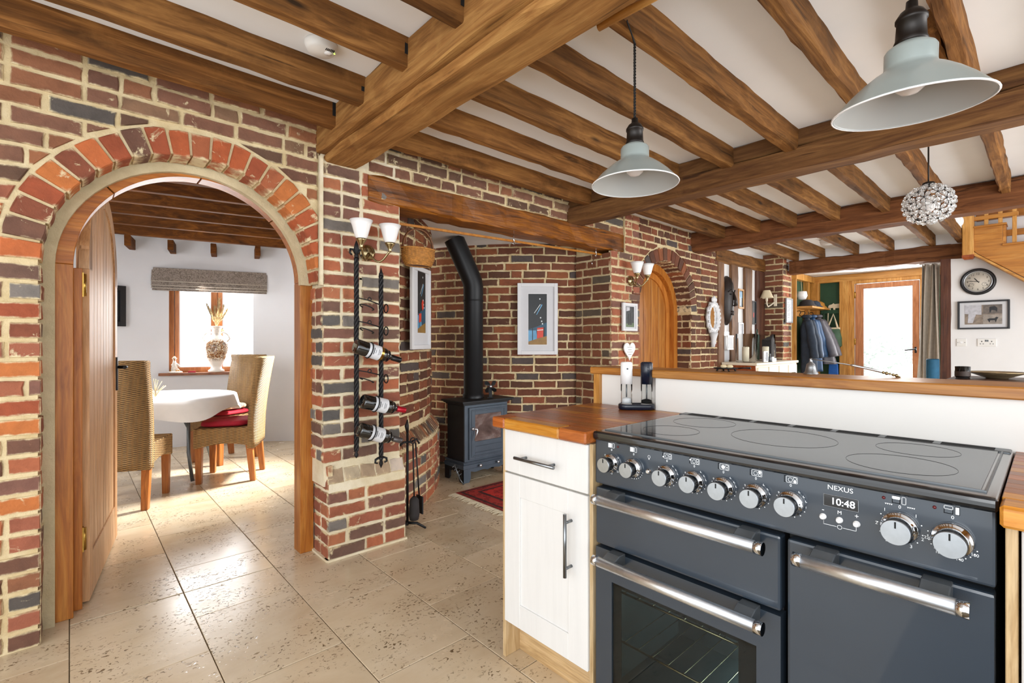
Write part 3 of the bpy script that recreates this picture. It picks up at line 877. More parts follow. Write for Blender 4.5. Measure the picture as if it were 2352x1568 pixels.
joists(5.24, 7.2, [(2.24, 2.30), (1.935, 1.99), (1.572, 1.625), (1.225, 1.28), (.855, .914), (.62, .675)], 160)
# short packers between joists on top of the heavy beam, with the dark mortices
for ya, yb in ((2.15, 2.41), (1.747, 2.085), (1.39, 1.70), (1.02, 1.33)):
    MB().box(1.0, 1.02, ya + .012, yb - .03, 2.30, 2.393).build('packer', M['beam_y'], ceiling, .003)
for ya in (2.41, 2.085, 1.70, 1.33):
    MB().box(.975, .996, ya - .0005, ya + .03, 2.325, 2.392).build('mortice_gap', M['void'], ceiling)
MB().cyl((1.334, 1.03, 2.262), (1.354, .62, 2.262), .014, n=10).build('batten', M['honey_y'], ceiling, label='round yellow batten under the heavy beam')
m = MB(); hewn(m, (2.30, .30, 2.35), (2.65, .30, 2.35), .06, .10, .006, 6, .003, 77); m.build('joist_stub', M['beam_x'], ceiling)
# stud of a hidden hanger on the joist end
ceiling_alcove = MB().prism([(1.52, 2.90)] + [(.65 + 2.03 * math.cos(rad(a)), 4.75 + 2.03 * math.sin(rad(a))) for a in range(-62, -2, 6)] + [(3.75, 4.75), (3.75, 2.90)], 'z', 2.13, 2.2).build('ceiling_alcove', M['ceil'])
tag(ceiling_alcove, 'white plaster ceiling inside the stove recess', kind='structure')

# ---------------------------------------------------------------- dining room shell
RI = 1.93
dw = MB()
def gap_wall(m, segs, z0, z1, R0=RI, R1=RI + .018):
    for a0, a1 in segs:
        k = max(6, int(abs(a1 - a0) / 2))
        for R in (R0, R1):
            m.loft([[(K1[0] + R * math.cos(a), K1[1] + R * math.sin(a), z) for z in (z0, z1)] for a in [rad(a0 + (a1 - a0) * i / k) for i in range(k + 1)]], 0, True, False, False)
AW = 72.0    # heading of the visible window
AWH = 12.6
gap_wall(dw, [(-58, -26), (8, AW - AWH), (AW + AWH, 250)], 0, 2.52)
gap_wall(dw, [(-26, 8)], 2.1, 2.52)
gap_wall(dw, [(AW - AWH, AW + AWH)], 0, .845); gap_wall(dw, [(AW - AWH, AW + AWH)], 1.98, 2.52)
# window reveals
for s in (-1, 1):
    a = rad(AW + s * AWH); ca, sa = math.cos(a), math.sin(a); nx, ny = -sa * s, ca * s
    p = [(K1[0] + R * ca, K1[1] + R * sa) for R in (RI, RI + .20)]
    dw.add([(p[0][0], p[0][1], .84), (p[1][0] - nx * .0, p[1][1], .84), (p[1][0], p[1][1], 1.99), (p[0][0], p[0][1], 1.99)], [(0, 1, 2, 3)])
# straight cheeks behind the oak frame
dw.box(-.12, -.052, 2.87, 2.99, 0, 2.3).box(1.035, 1.10, 2.86, 2.99, 0, 2.3)
wall_dining = dw.build('wall_dining', M['din_wall'])
tag(wall_dining, 'smooth white curved wall of the round dining room', kind='structure')
ceiling_dining = MB().prism([(K1[0] + 2.1 * math.cos(2 * PI * i / 32), K1[1] + 2.1 * math.sin(2 * PI * i / 32)) for i in range(32)], 'z', 2.50, 2.54).build('ceiling_dining', M['ceil'])
tag(ceiling_dining, 'dining room ceiling above close set oak joists', kind='structure')
# joists turned about 10 degrees, one behind the other
JA = rad(-12.5); jd = Vector((math.cos(JA), math.sin(JA), 0)); jn = Vector((-math.sin(JA), math.cos(JA), 0))
F0 = Vector((math.cos(PHI), math.sin(PHI), 0)); 
for i, dep in enumerate((3.10, 3.44, 3.76, 4.10, 4.47, 4.86, 5.31)):
    base = F0 * dep + Vector((math.sin(PHI), -math.cos(PHI), 0)) * (-.65 * dep)
    h = .2
    m = MB(); hewn(m, base - jd * 1.9 + Vector((0, 0, 2.30 + h / 2)), base + jd * 1.6 + Vector((0, 0, 2.30 + h / 2)), .055, h, .004, 8, .0015, 200 + i)
    m.build('joist', M['din_x'], ceiling_dining)
    last = base
for i, px in enumerate((304, 398, 492, 590)):
    d = F0 + Vector((math.sin(PHI), -math.cos(PHI), 0)) * ((px - 1176) / 1120)
    bb = -(d.x * K1[0] + d.y * K1[1]); t = (-bb + math.sqrt(bb * bb - d.dot(d) * (K1[0] ** 2 + K1[1] ** 2 - 1.93 ** 2))) / d.dot(d)
    q = d * t; p = q - jn * .28
    m = MB(); hewn(m, (p.x, p.y, 2.245), (q.x, q.y, 2.245), .055, .11, .004, 3, .001, 220 + i); m.build('joist_stub', M['din_x'], ceiling_dining)

# ---------------------------------------------------------------- half wall behind the cooker
hw = MB().box(1.805, 1.93, -1.9, 1.10, .0, 1.045).box(1.84, 1.93, 1.08, 1.405, 0, 1.045)
wall_half = hw.build('wall_half', M['panel_white'])
tag(wall_half, 'low white panelled wall behind the range cooker', kind='structure')
MB().box(1.825, 1.93, 1.403, 1.442, 0, 1.045).build('post', M['honey_z'], wall_half, .003)
MB().box(1.785, 2.02, -1.9, 1.115, 1.043, 1.076).build('cap', M['cap_y'], wall_half, .004, label='honey oak cap of the long panel')
MB().box(1.818, 2.02, 1.117, 1.458, 1.043, 1.074).build('cap', M['cap_y'], wall_half, .004, label='honey oak cap of the set-back end')

# ---------------------------------------------------------------- far wall, stairs side, porch
fw = MB().box(7.2, 7.3, -2.4, .73, 0, 3.6).box(7.22, 7.3, .70, 2.4, 2.28, ZC)
wall_far = fw.build('wall_far', M['plaster'])
tag(wall_far, 'white far wall with clock, photo frame and sockets', kind='structure')
for i, (y, w) in enumerate(((2.1, .26), (1.78, .27), (1.42, .26), (1.07, .26), (.70, .24))):
    pass
m = MB(); hewn(m, (7.245, .772, 0), (7.245, .772, 2.115), .10, .09, .006, 14, .003, 9)
trim_1 = m.build('trim_1', M['post_dark']); tag(trim_1, 'dark reddish oak post right of the curtain', kind='structure')
up = MB().box(5.25, 7.3, .62, .70, ZC + .06, 3.6).box(5.25, 5.32, -2.4, .66, ZC + .06, 3.6).box(5.25, 7.3, -2.4, .70, 3.6, 3.66)
wall_stairwell = up.build('wall_stairwell', M['plaster']); tag(wall_stairwell, 'white walls of the open stairwell above the staircase', kind='structure')
# brick pier at the end of the sideboard
fp = MB().box(7.112, 7.50, 2.412, 2.70, 0, ZC)
wall_pier_far = fp.build('wall_pier_far', M['mortar']); tag(wall_pier_far, 'slim brick pier with wall lamp and framed notice', kind='structure')
lay_bricks(wall_pier_far, lambda u, z: (7.10, 2.40 + u, z, rad(-90)), .006, .26, .9, 2.385, M['brick_dark'], 71, None, .25)  # darker bricks than the front face: shade put into the colour
lay_bricks(wall_pier_far, front(2.40), 7.106, 7.40, .0, 2.385, M['brick_mix'], 72, None, .3)
# timber stud partition
ws = MB().box(5.68, 7.2, 2.664, 2.80, 0, ZC + .1)
wall_stud = ws.build('wall_stud', M['plaster']); tag(wall_stud, 'white plaster partition behind dark oak studs', kind='structure')
for i, (a, b, mt) in enumerate(((5.69, 5.845, 'beam_z'), (6.045, 6.235, 'beam_z'), (6.45, 6.67, 'beam_z'), (6.83, 7.10, 'post_dark'))):
    m = MB(); hewn(m, ((a + b) / 2, 2.655, 0), ((a + b) / 2, 2.655, 2.15), b - a, .05, .006, 14, .004, 90 + i); m.build('stud', M[mt], wall_stud)
# porch
pw = MB().box(8.31, 8.38, -.3, 1.13, 0, 2.4).box(8.31, 8.38, 1.13, 1.86, 2.03, 2.4).box(8.31, 8.38, 1.86, 2.6, 0, 2.4)
pw.box(7.5, 8.4, 2.43, 2.5, 0, 2.4)
wall_porch = pw.build('wall_porch', M['green']); tag(wall_porch, 'dark green porch walls between honey oak posts', kind='structure')
ceiling_porch = MB().box(7.3, 8.4, -.3, 2.5, 2.166, 2.27).build('ceiling_porch', M['ceil']); tag(ceiling_porch, 'white porch ceiling strip above the glazed door', kind='structure')
wpx = MB().box(7.3, 8.4, .70, .74, 0, 2.25).build('wall_porch_side', M['plaster']); tag(wpx, 'white side wall of the porch behind the curtain', kind='structure')
pt = thing('trim_2', 'honey oak posts and header framing the porch', kind='structure')
MB().box(8.24, 8.31, 1.925, 2.04, 0, 2.07).build('post', M['honey_z'], pt, .003)
MB().box(8.22, 8.31, 2.30, 2.43, 0, 2.08).build('post', M['honey_z'], pt, .003)
MB().box(8.24, 8.31, .74, 2.43, 2.065, 2.162).build('header', M['honey_y'], pt, .003)
MB().box(7.45, 8.31, 2.35, 2.43, 2.07, 2.160).build('side_rail', M['honey_z'], pt, .003)
MB().box(7.97, 8.05, 2.36, 2.43, 0, 2.07).build('post', M['honey_z'], pt, .003)
MB().box(7.46, 7.50, 2.36, 2.43, 0, 2.07).build('post', M['honey_z'], pt, .003)
# glazed porch door
d3 = thing('door_3', 'glazed oak porch door with bright daylight behind', loc=(8.27, 1.5, 0), kind='structure')
MB().box(8.25, 8.31, 1.86, 1.925, 0, 2.07).box(8.25, 8.31, 1.08, 1.14, 0, 2.07).box(8.25, 8.31, 1.14, 1.86, 2.02, 2.07).build('door_frame', M['honey_z'], d3, .003)
lf = MB().box(8.262, 8.305, 1.757, 1.852, .01, 2.012).box(8.262, 8.305, 1.148, 1.217, .01, 2.012).box(8.262, 8.305, 1.217, 1.757, 1.945, 2.012).box(8.262, 8.305, 1.217, 1.757, .01, .25)
leaf3 = lf.build('leaf', M['pink_z'], d3, .003)
MB().box(8.28, 8.288, 1.21, 1.76, .24, 1.95).build('pane', M['glass_thin'], leaf3)
for z in (1.86, 1.2, .3): MB().cyl((8.258, 1.853, z - .045), (8.258, 1.853, z + .045), .011, n=8).build('hinge', M['brass'], d3)
hd = MB().box(8.252, 8.262, 1.172, 1.192, 1.05, 1.13); hd.tube([(8.262, 1.182, 1.10), (8.225, 1.182, 1.10), (8.215, 1.20, 1.098), (8.215, 1.29, 1.085)], .009, 8); hd.build('handle', M['black_metal'], leaf3)

# ---------------------------------------------------------------- arched oak frame and door leaf into the dining room
d1 = thing('door_1', 'arched oak frame with open tongue and groove door into the dining room', loc=(.02, 2.9, 0), kind='structure')
FC, FRI, FRO, FZS = .487, .474, .548, 1.527
def ring(m, c, ri, ro, zs, y0, y1, a0, a1, n=24, mi=0):
    r0 = []
    for i in range(n + 1):
        a = a0 + (a1 - a0) * i / n; ca, sa = math.cos(a), math.sin(a)
        r0.append([(c + ri * ca, y0, zs + ri * sa), (c + ro * ca, y0, zs + ro * sa), (c + ro * ca, y1, zs + ro * sa), (c + ri * ca, y1, zs + ri * sa)])
    return m.loft(r0, mi, False, True)
for s in (-1, 1):
    xa, xb = (FC - FRO, FC - FRI) if s < 0 else (FC + FRI, FC + FRO)
    m = MB().box(xa, xb, 2.83, 2.93, .0, FZS - .001)
    m.build('jamb', M['frame_z'], d1, .002)
for a0, a1 in ((0, 44), (44.6, 90), (90.6, 135), (135.6, 180)):
    m = MB(); ring(m, FC, FRI, FRO, FZS, 2.83, 2.93, rad(a0), rad(a1)); m.build('arch_piece', M['frame_x'], d1, .002)
MB().box(FC - FRI, FC - FRI + .03, 2.90, 2.94, 0, 1.52).build('stop', M['frame_z'], d1, .002)
m = MB(); ring(m, AC, .50, ARI + .02, AZS, 2.80, 2.84, 0, PI, 30); m.box(AC - ARI - .02, AC - .50, 2.80, 2.84, 0, AZS).build('mortar_strip', M['mortar_strip'], d1)
# leaf: hinged left, swung open away from us
leaf = thing('leaf', parent=d1, loc=(.052, 2.952, .008))
LA = rad(80.5); lx = Vector((math.cos(LA), math.sin(LA), 0)); ln = Vector((math.sin(LA), -math.cos(LA), 0))
LW = .905
def ztop(s):   # round head of the leaf, s from 0 (hinge) to LW
    d = s - LW / 2
    return FZS - .01 + math.sqrt(max(0, (LW / 2 + .012) ** 2 - d * d))
def leaf_piece(s0, s1, zb, t0, t1, n=6, zt=None, mi=0):
    m = MB()
    ss = [s0 + (s1 - s0) * i / n for i in range(n + 1)]
    poly = [(s0, zb), (s1, zb)] + [(s, (zt(s) if zt else ztop(s))) for s in reversed(ss)]
    st = len(m.v)
    m.prism(poly, 'y', t0, t1)
    Mx = Matrix.Translation((.052, 2.952, .008)) @ Matrix(((lx.x, ln.x, 0), (lx.y, ln.y, 0), (0, 0, 1))).to_4x4()
    return m.xf(Mx, st)
NP = 8
for i in range(NP):
    s0, s1 = .085 + (LW - .17) * i / NP, .085 + (LW - .17) * (i + 1) / NP
    m = leaf_piece(s0 + .003, s1 - .003, .20, -.012, .008, 4, lambda s: ztop(s) - .02); m.build('plank', M['leaf_z'], leaf, .0015)
leaf_piece(0, LW, .0, -.03, -.012, 16).build('backing', M['leaf_z'], leaf)
leaf_piece(0, .085, .0, -.02, .016, 4).build('stile', M['leaf_z'], leaf, .002)
leaf_piece(LW - .085, LW, .0, -.02, .016, 4).build('stile', M['leaf_z'], leaf, .002)
leaf_piece(.085, LW - .085, .0, -.02, .016, 2, lambda s: .20).build('bottom_rail', M['leaf_z'], leaf, .002)
m = MB()
arc = [(LW / 2 + r * math.cos(a), FZS - .01 + r * math.sin(a)) for r, lst in ((LW / 2 - .075, range(0, 19)), (LW / 2 + .01, range(18, -1, -1))) for a in [PI * k / 18 for k in lst]]
st = 0; m.prism(arc, 'y', -.02, .016); m.xf(Matrix.Translation((.052, 2.952, .008)) @ Matrix(((lx.x, ln.x, 0), (lx.y, ln.y, 0), (0, 0, 1))).to_4x4())
m.build('top_rail', M['leaf_z'], leaf)
for z in (.30, 1.45):
    m = MB().box(.022, .048, 2.925, 2.955, z - .055, z + .055).cyl((.050, 2.942, z - .05), (.050, 2.942, z + .05), .008, n=8)
    m.build('hinge', M['brass'], d1)
q = Vector((.052, 2.952, 0)) + lx * (LW - .045) + ln * .016
m = MB().obox(q + Vector((0, 0, 1.0)) + ln * .004, (.035, .008, .20), (lx, ln, (0, 0, 1)))
p0 = q + Vector((0, 0, 1.04)); m.tube([p0, p0 + ln * .045, p0 + ln * .05 - lx * .02, p0 + ln * .05 - lx * .10], .009, 8)
m.build('handle', M['black_metal'], leaf)

# ---------------------------------------------------------------- second arched door, shut
d2 = thing('door_2', 'closed arched oak plank door set in the far brick wall', loc=(A2C, 2.85, 0), kind='structure')
m = MB(); ring(m, A2C, .425, A2RI + .012, 1.52, 2.80, 2.90, 0, PI, 30); m.box(A2C - .512, A2C - .425, 2.80, 2.90, 0, 1.52).box(A2C + .425, A2C + .512, 2.80, 2.90, 0, 1.52).build('door_frame', M['frame_z'], d2)
def zt2(s): return 1.52 + math.sqrt(max(0, .425 ** 2 - (s - A2C) ** 2))
for i in range(5):
    s0, s1 = A2C - .36 + .72 * i / 5, A2C - .36 + .72 * (i + 1) / 5
    m = MB(); ss = [s0 + .004 + (s1 - s0 - .008) * k / 5 for k in range(6)]
    m.prism([(ss[0], .2), (ss[-1], .2)] + [(s, zt2(s) - .03) for s in reversed(ss)], 'y', 2.866, 2.885); m.build('plank', M['door2_z'], d2, .002)
MB().prism([(A2C - .424, 0), (A2C + .424, 0)] + [(A2C + .424 * math.cos(PI * k / 20), 1.52 + .424 * math.sin(PI * k / 20)) for k in range(21)], 'y', 2.885, 2.90).build('backing', M['post_dark'], d2)
m = MB(); ring(m, A2C, .355, .423, 1.52, 2.850, 2.885, 0, PI, 24); m.build('top_rail', M['door2_z'], d2)
MB().box(A2C - .423, A2C - .355, 2.85, 2.885, 0, 1.52).build('stile', M['door2_z'], d2); MB().box(A2C + .355, A2C + .423, 2.85, 2.885, 0, 1.52).build('stile', M['door2_z'], d2)
MB().box(A2C - .36, A2C + .36, 2.85, 2.885, 0, .2).build('bottom_rail', M['door2_z'], d2)

# ---------------------------------------------------------------- dining room window
wa = rad(AW); wn = Vector((math.cos(wa), math.sin(wa), 0)); wt = Vector((math.sin(wa), -math.cos(wa), 0))   # wt points right in the picture
wc = Vector((K1[0], K1[1], 0)) + wn * (RI + .10)
win = thing('window_1', 'small oak casement window of the dining room with bright daylight', loc=tuple(wc), kind='structure')
wax = (wt, wn, Vector((0, 0, 1)))
def wbox(name, s0, s1, z0, z1, d0, d1, mat, parent=win, bev=.003):
    m = MB().obox(wc + wt * ((s0 + s1) / 2) + wn * ((d0 + d1) / 2) + Vector((0, 0, (z0 + z1) / 2)), (s1 - s0, d1 - d0, z1 - z0), wax)
    return m.build(name, mat, parent, bev)
HW = .45
wbox('frame_stile', -HW + .0, -HW + .055, .845, 2.0, -.03, .05, M['win_z']); wbox('frame_stile', HW - .015, HW + .03, .845, 2.0, -.03, .05, M['white_gloss'])
wbox('mullion', -.03, .035, .845, 2.0, -.03, .05, M['win_z']); wbox('bottom_rail', -HW, HW, .845, .90, -.03, .05, M['win_z']); wbox('top_rail', -HW, HW, 1.95, 2.0, -.03, .05, M['win_z'])
wbox('casement_stile', -HW + .06, -HW + .10, .90, 1.95, -.02, .04, M['win_z']); wbox('casement_stile', .04, .085, .90, 1.95, -.04, .04, M['win_z'])
wbox('pane', -HW + .09, -.03, .90, 1.95, .008, .014, M['glass_thin'], bev=0); wbox('pane', .085, HW - .015, .90, 1.95, .008, .014, M['glass_thin'], bev=0)
wbox('sill', -HW - .06, HW + .06, .815, .845, -.20, .06, M['sill_x'])
m = MB(); c0 = wc + wt * .062 + Vector((0, 0, 1.38)) - wn * .04
m.tube([c0, c0 - wn * .035, c0 - wn * .04 - Vector((0, 0, .03)), c0 - wn * .04 + wt * .05 - Vector((0, 0, .055))], .007, 8).build('handle', M['brass'], win)

# ---------------------------------------------------------------- outdoors
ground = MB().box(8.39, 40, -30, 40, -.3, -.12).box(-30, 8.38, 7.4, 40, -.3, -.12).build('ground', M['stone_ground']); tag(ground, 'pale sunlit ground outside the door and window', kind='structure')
def bush(name, c, r, h, n, seed, label):
    q = random.Random(seed); m = MB()
    for i in range(n):
        a, b = q.uniform(0, 2 * PI), q.uniform(-1, 1); rr = q.uniform(.55, 1) 
        p = Vector((c[0] + r[0] * rr * math.cos(a) * math.sqrt(1 - b * b), c[1] + r[1] * rr * math.sin(a) * math.sqrt(1 - b * b), h / 2 - .1 + h / 2 * rr * b))
        d = Vector((q.uniform(-1, 1), q.uniform(-1, 1), q.uniform(-1, 1))).normalized(); e = d.cross(Vector((q.uniform(-1, 1), 1, q.uniform(-1, 1)))).normalized()
        s = q.uniform(.03, .07)
        m.add([p - d * s, p + e * s * .5, p + d * s, p - e * s * .5], [(0, 1, 2, 3)])
    o = m.build(name, M['hedge'], origin=(c[0], c[1], -.12))
    return tag(o, label, 'hedge', kind='stuff')
bush('hedge', (14.5, 2.6, 0), (1.0, 3.6), 1.5, 5200, 3, 'hedge whitened for daylight glare outside the glazed porch door')
fence = thing('fence', 'pale board fence outside the dining room window', 'fence', (2.6, 10.2, -.12))
for i in range(24):
    m = MB().box(1.0 + i * .16, 1.15 + i * .16, 10.2, 10.22, -.12, 2.3); m.build('board', M['white_frame'], fence, .003)

print('TILES', len(floor.children))
# ================================================================ RANGE COOKER
ck = thing('range_cooker', 'wide dark grey range cooker with chrome knobs and black glass hob', 'cooker', (1.5, .514, 0))
FX = 1.225
YL, YR = .964, .064
bd = MB().box(1.262, 1.80, YR + .004, YL - .004, .02, .885)
# oven cavity is a real hollow: body is built as panels round it
bd = MB().box(1.262, 1.80, YR + .004, .412, .05, .885).box(1.262, 1.80, .425, YL - .004, .545, .885).box(1.70, 1.80, .425, YL - .004, .05, .545)
bd.box(1.262, 1.80, .935, YL - .004, .05, .545).box(1.262, 1.80, .425, .45, .05, .545).box(1.262, 1.80, .425, YL - .004, .02, .10)
bd.build('body', M['void'], ck, label='black carcass')
MB().box(1.285, 1.69, .44, .94, .10, .105).box(1.685, 1.69, .455, .93, .10, .54).box(1.285, 1.69, .93, .935, .10, .54).box(1.285, 1.69, .452, .457, .10, .54).box(1.285, 1.69, .44, .94, .538, .543).build('oven_liner', simple('oven_enamel', '#3b474a', .3, 0, .25, 6), ck)
for z in (.40, .245):
    rk = MB()
    for i in range(9):
        y = .50 + i * .05
        rk.tube([(1.296, y, z + .004), (1.30, y, z), (1.67, y, z)], .0013, 5)
    rk.tube([(1.295, .465, z), (1.295, .925, z)], .003, 6); rk.tube([(1.67, .465, z), (1.67, .925, z)], .0035, 6)
    rk.build('oven_shelf', M['dkbrass'], ck, label='brassy wire oven shelf')
ol = bpy.data.lights.new('oven_lamp', 'POINT'); ol.energy = 1.6; ol.color = (.75, 1, .98); ol.shadow_soft_size = .02
oo = bpy.data.objects.new('oven_lamp', ol); COL.objects.link(oo); oo.location = (1.62, .54, .20)
MB().box(FX + .006, 1.265, YR, YL, .748, .888).build('control_panel', M['anthracite'], ck, .005, seg=2)
# hob
MB().box(1.222, 1.80, YR - .004, YL + .006, .884, .911).build('hob_trim', M['black_enamel'], ck, .010, seg=3)
hb_ = MB().box(1.268, 1.745, YR + .022, YL - .018, .908, .9135)
hobg = hb_.build('hob_glass', M['hob'], ck, .0012)
MB().box(1.2635, 1.2655, YR + .016, YL - .012, .908, .9142).build('hob_edge', M['grey_metal'], ck); MB().box(1.262, 1.75, YR + .014, YR + .0175, .908, .9142).build('hob_edge', M['grey_metal'], ck)
for (x, y, r) in ((1.40, .80, .085), (1.62, .80, .10), (1.53, .52, .135), (1.62, .23, .085), (1.40, .23, .10)):
    m = MB(); pts = [(x + r * math.cos(2 * PI * k / 40), y + r * math.sin(2 * PI * k / 40), .9137) for k in range(40)]
    m.tube(pts, .00035, 4, closed=True); m.build('ring_mark', M['stove'], ck)
MB().box(1.748, 1.798, YR, YL, .909, .9145).build('rear_trim', M['grey_metal'], ck, .002)
for i in range(7):
    y0 = YR + .03 + i * .122
    gm = MB()
    for j in range(5):
        gm.box(1.753 + j * .0078, 1.758 + j * .0078, y0, y0 + .105, .914, .9153)
    gm.build('vent_grille', M['void'], ck)
# doors
def enamel_door(name, y0, y1, z0, z1, win=None):
    m = MB()
    if win is None: m.box(FX, FX + .036, y0, y1, z0, z1)
    else:
        a, b, c, d = win
        m.box(FX, FX + .036, y0, a, z0, z1).box(FX, FX + .036, b, y1, z0, z1).box(FX, FX + .036, a, b, z0, c).box(FX, FX + .036, a, b, d, z1)
    return m.build(name, M['anthracite'], ck, 0 if win else .006, seg=2)
gd = enamel_door('grill_door', .420, .957, .563, .738)
rd = enamel_door('tall_oven_door', YR + .001, .406, .03, .738)
od = enamel_door('oven_door', .420, .957, .03, .552, (.474, .897, .14, .459))
gw = MB().box(FX + .004, FX + .010, .470, .90, .135, .463); gw.build('oven_window', M['glass_oven'], od)
MB().box(FX + .0105, FX + .0125, .868, .90, .135, .463).box(FX + .0105, FX + .0125, .470, .520, .135, .463).box(FX + .0105, FX + .0125, .470, .90, .135, .16).box(FX + .0105, FX + .0125, .470, .90, .445, .463).build('window_border', M['void'], od)
def bar_handle(parent, ya, yb, z):
    m = MB().cyl((1.166, ya - .012, z), (1.166, yb + .012, z), .0145, n=20); h = m.build('handle', M['steel'], parent, label='brushed steel bar handle')
    for y, s in ((ya, -1), (yb, 1)):
        e = MB().cyl((1.166, y + s * .0125, z), (1.166, y - s * .005, z), .0150, n=20); e.build('end_cap', M['chrome'], h)
        yy = y + s * .045
        b = MB().prism([(1.168, z - .008), (1.168, z + .010), (1.198, z + .022), (1.228, z + .022), (1.228, z - .012), (1.198, z - .012)], 'y', yy - .022, yy + .022)
        b.build('bracket', M['grey_metal'], h, .002)
bar_handle(gd, .916, .442, .720); bar_handle(od, .916, .442, .538); bar_handle(rd, .370, .098, .720)
# fix cap orientation: ya is the left end
# knobs
def knob(y, r):
    k = thing('knob', parent=ck, loc=(FX, y, .8205))
    ax = ((0, -1, 0), (0, 0, 1), (-1, 0, 0)); c = (FX, y, .8205)
    MB().lathe([(r * 1.28, -.008), (r * 1.28, .002), (r * 1.20, .006), (r * .98, .008), (r * .96, .012)], 32, c, ax=ax).build('bezel', M['chrome'], k)
    MB().lathe([(r * .93, .008), (r * .93, .016), (r * .86, .018), (r * .86, .022), (r * 1.0, .024), (r * 1.0, .034)], 32, c, ax=ax).build('skirt', M['black_enamel'], k)
    MB().lathe([(r * .99, .033), (r * .99, .037), (r * .95, .039)], 32, c, ax=ax).build('dial', M['dial'], k)
    MB().box(FX - .0400, FX - .0385, y - .0013, y + .0013, .8205 + r * .35, .8205 + r * .85).build('pointer', M['void'], k)
KY = [.901, .822, .714, .634, .556, .477, .400, .201, .122]
for i, y in enumerate(KY): knob(y, .0222 if i < 2 else (.0225 if i < 7 else .0245))
PX = FX + .0052
def tx(s, size, y, z, sx=1): return text(s, size, (PX, y, z), ck, M['white_print'], sx=sx, ext=.0004)
tx('NEXUS', .0145, .303, .8735, 1.05)
tx('M', .011, .304, .8225); tx('-', .016, .335, .8225); tx('+', .014, .273, .8225)
for y in KY: tx('0', .009, y, .8605)
def print_mesh(m, name='printed_icon'): return m.build(name, M['white_print'], ck)
def rect_line(m, y0, y1, z0, z1, t=.0008):
    for a, b, c, d in ((y0, y1, z0, z0 + t), (y0, y1, z1 - t, z1), (y0, y0 + t, z0, z1), (y1 - t, y1, z0, z1)): m.box(PX - .0002, PX + .001, a, b, c, d)
def ring_line(m, y, z, r, t=.0006):
    m.tube([(PX + .0003, y + r * math.cos(2 * PI * k / 16), z + r * math.sin(2 * PI * k / 16)) for k in range(16)], t, 4, closed=True)
def disc(m, y, z, r): m.lathe([(r, 0), (r, .0006)], 14, (PX, y, z), ax=((0, -1, 0), (0, 0, 1), (-1, 0, 0)))
for i, y in enumerate(KY):
    m = MB(); z = .8735
    if i in (0, 1, 7, 8):
        rect_line(m, y - .0005, y + .0125, z - .007, z + .008); rect_line(m, y - .010, y - .003, z - .007, z + .008)
        if i in (0, 1, 7): m.box(PX - .0002, PX + .001, y, y + .012, z + .002, z + .008)
        if i < 2: m.box(PX - .0002, PX + .001, y, y + .012, z - .007, z + .002)
        if i == 8: m.box(PX - .0002, PX + .001, y - .010, y - .003, z - .007, z + .008)
        if i in (7, 8): rect_line(m, y - .0005, y + .0125, z - .007, z + .002)
    else:
        rect_line(m, y - .014, y + .014, z - .007, z + .008); rect_line(m, y + .009, y + .014, z - .007, z + .008)
        for j, (a, b, r) in enumerate(((.001, 0, .0045), (-.0085, .0035, .0033), (-.0085, -.003, .0028))): ring_line(m, y + a, z + b, r)
        f = {2: (.0115, -.003, .0022), 3: (.0115, .003, .0022), 4: (.001, 0, .0042), 5: (-.0085, .0035, .0032), 6: (-.0085, -.003, .0028)}[i]
        disc(m, y + f[0], z + f[1], f[2])
    print_mesh(m)
    m = MB()
    R_ = .036 if i > 6 else .0315
    if 2 <= i <= 6:
        for a in (-100, -75, -50, -25, 160): disc(m, y - R_ * math.cos(rad(a)), .8205 + R_ * math.sin(rad(a)), .0012)
        for a in (58, 35, 15):
            yy, zz = y - R_ * math.cos(rad(a)), .8205 + R_ * math.sin(rad(a)); m.box(PX - .0002, PX + .001, yy - .003, yy, zz, zz + .001).box(PX - .0002, PX + .001, yy - .0005, yy + .0005, zz, zz + .004)
        tx('1', .007, y - R_ * math.cos(rad(-6)), .8205 + R_ * math.sin(rad(-6)))
        tx('9', .007, y - R_ * math.cos(rad(145)), .8205 + R_ * math.sin(rad(145)))
    elif i == 1 :
        for a in range(-100, -5, 14): disc(m, y - R_ * math.cos(rad(a)), .8205 + R_ * math.sin(rad(a)), .0011)
    elif i == 0:
        for a in (140, 40, -45, -90):
            yy, zz = y - R_ * math.cos(rad(a)), .8205 + R_ * math.sin(rad(a)); rect_line(m, yy - .0025, yy + .0025, zz - .0025, zz + .0025, .0007)
    elif i == 7:
        for a in (148, 178, 208, 20, -10, -40): disc(m, y - R_ * math.cos(rad(a)), .8205 + R_ * math.sin(rad(a)), .0012)
        for s, a in (('1', 130), ('2', 182), ('3', 236), ('1', 48), ('2', -22), ('3', -62)): tx(s, .009, y - (R_ + .002) * math.cos(rad(a)), .8205 + (R_ + .002) * math.sin(rad(a)))
        for s in (-1, 1):
            for q in range(4): yy = y + s * (.013 + q * .0032); m.add([(PX - .0003, yy - .0016, .864), (PX - .0003, yy + .0016, .864), (PX - .0003, yy, .861)], [(0, 1, 2)])
    else:
        for a in list(range(172, 226, 13)) + list(range(244, 290, 14)) + list(range(300, 350, 13)): disc(m, y - R_ * math.cos(rad(a)), .8205 + R_ * math.sin(rad(a)), .0011)
        for s, a in (('220', 193), ('180', 238), ('140', 285), ('100', 325)): tx(s, .0075, y - (R_ + .001) * math.cos(rad(a)), .8205 + (R_ + .001) * math.sin(rad(a)))
    if m.v: print_mesh(m, 'printed_scale')
m = MB(); ring_line(m, .771, .862, .004); m.box(PX - .0002, PX + .001, .7698, .7722, .854, .858); print_mesh(m)
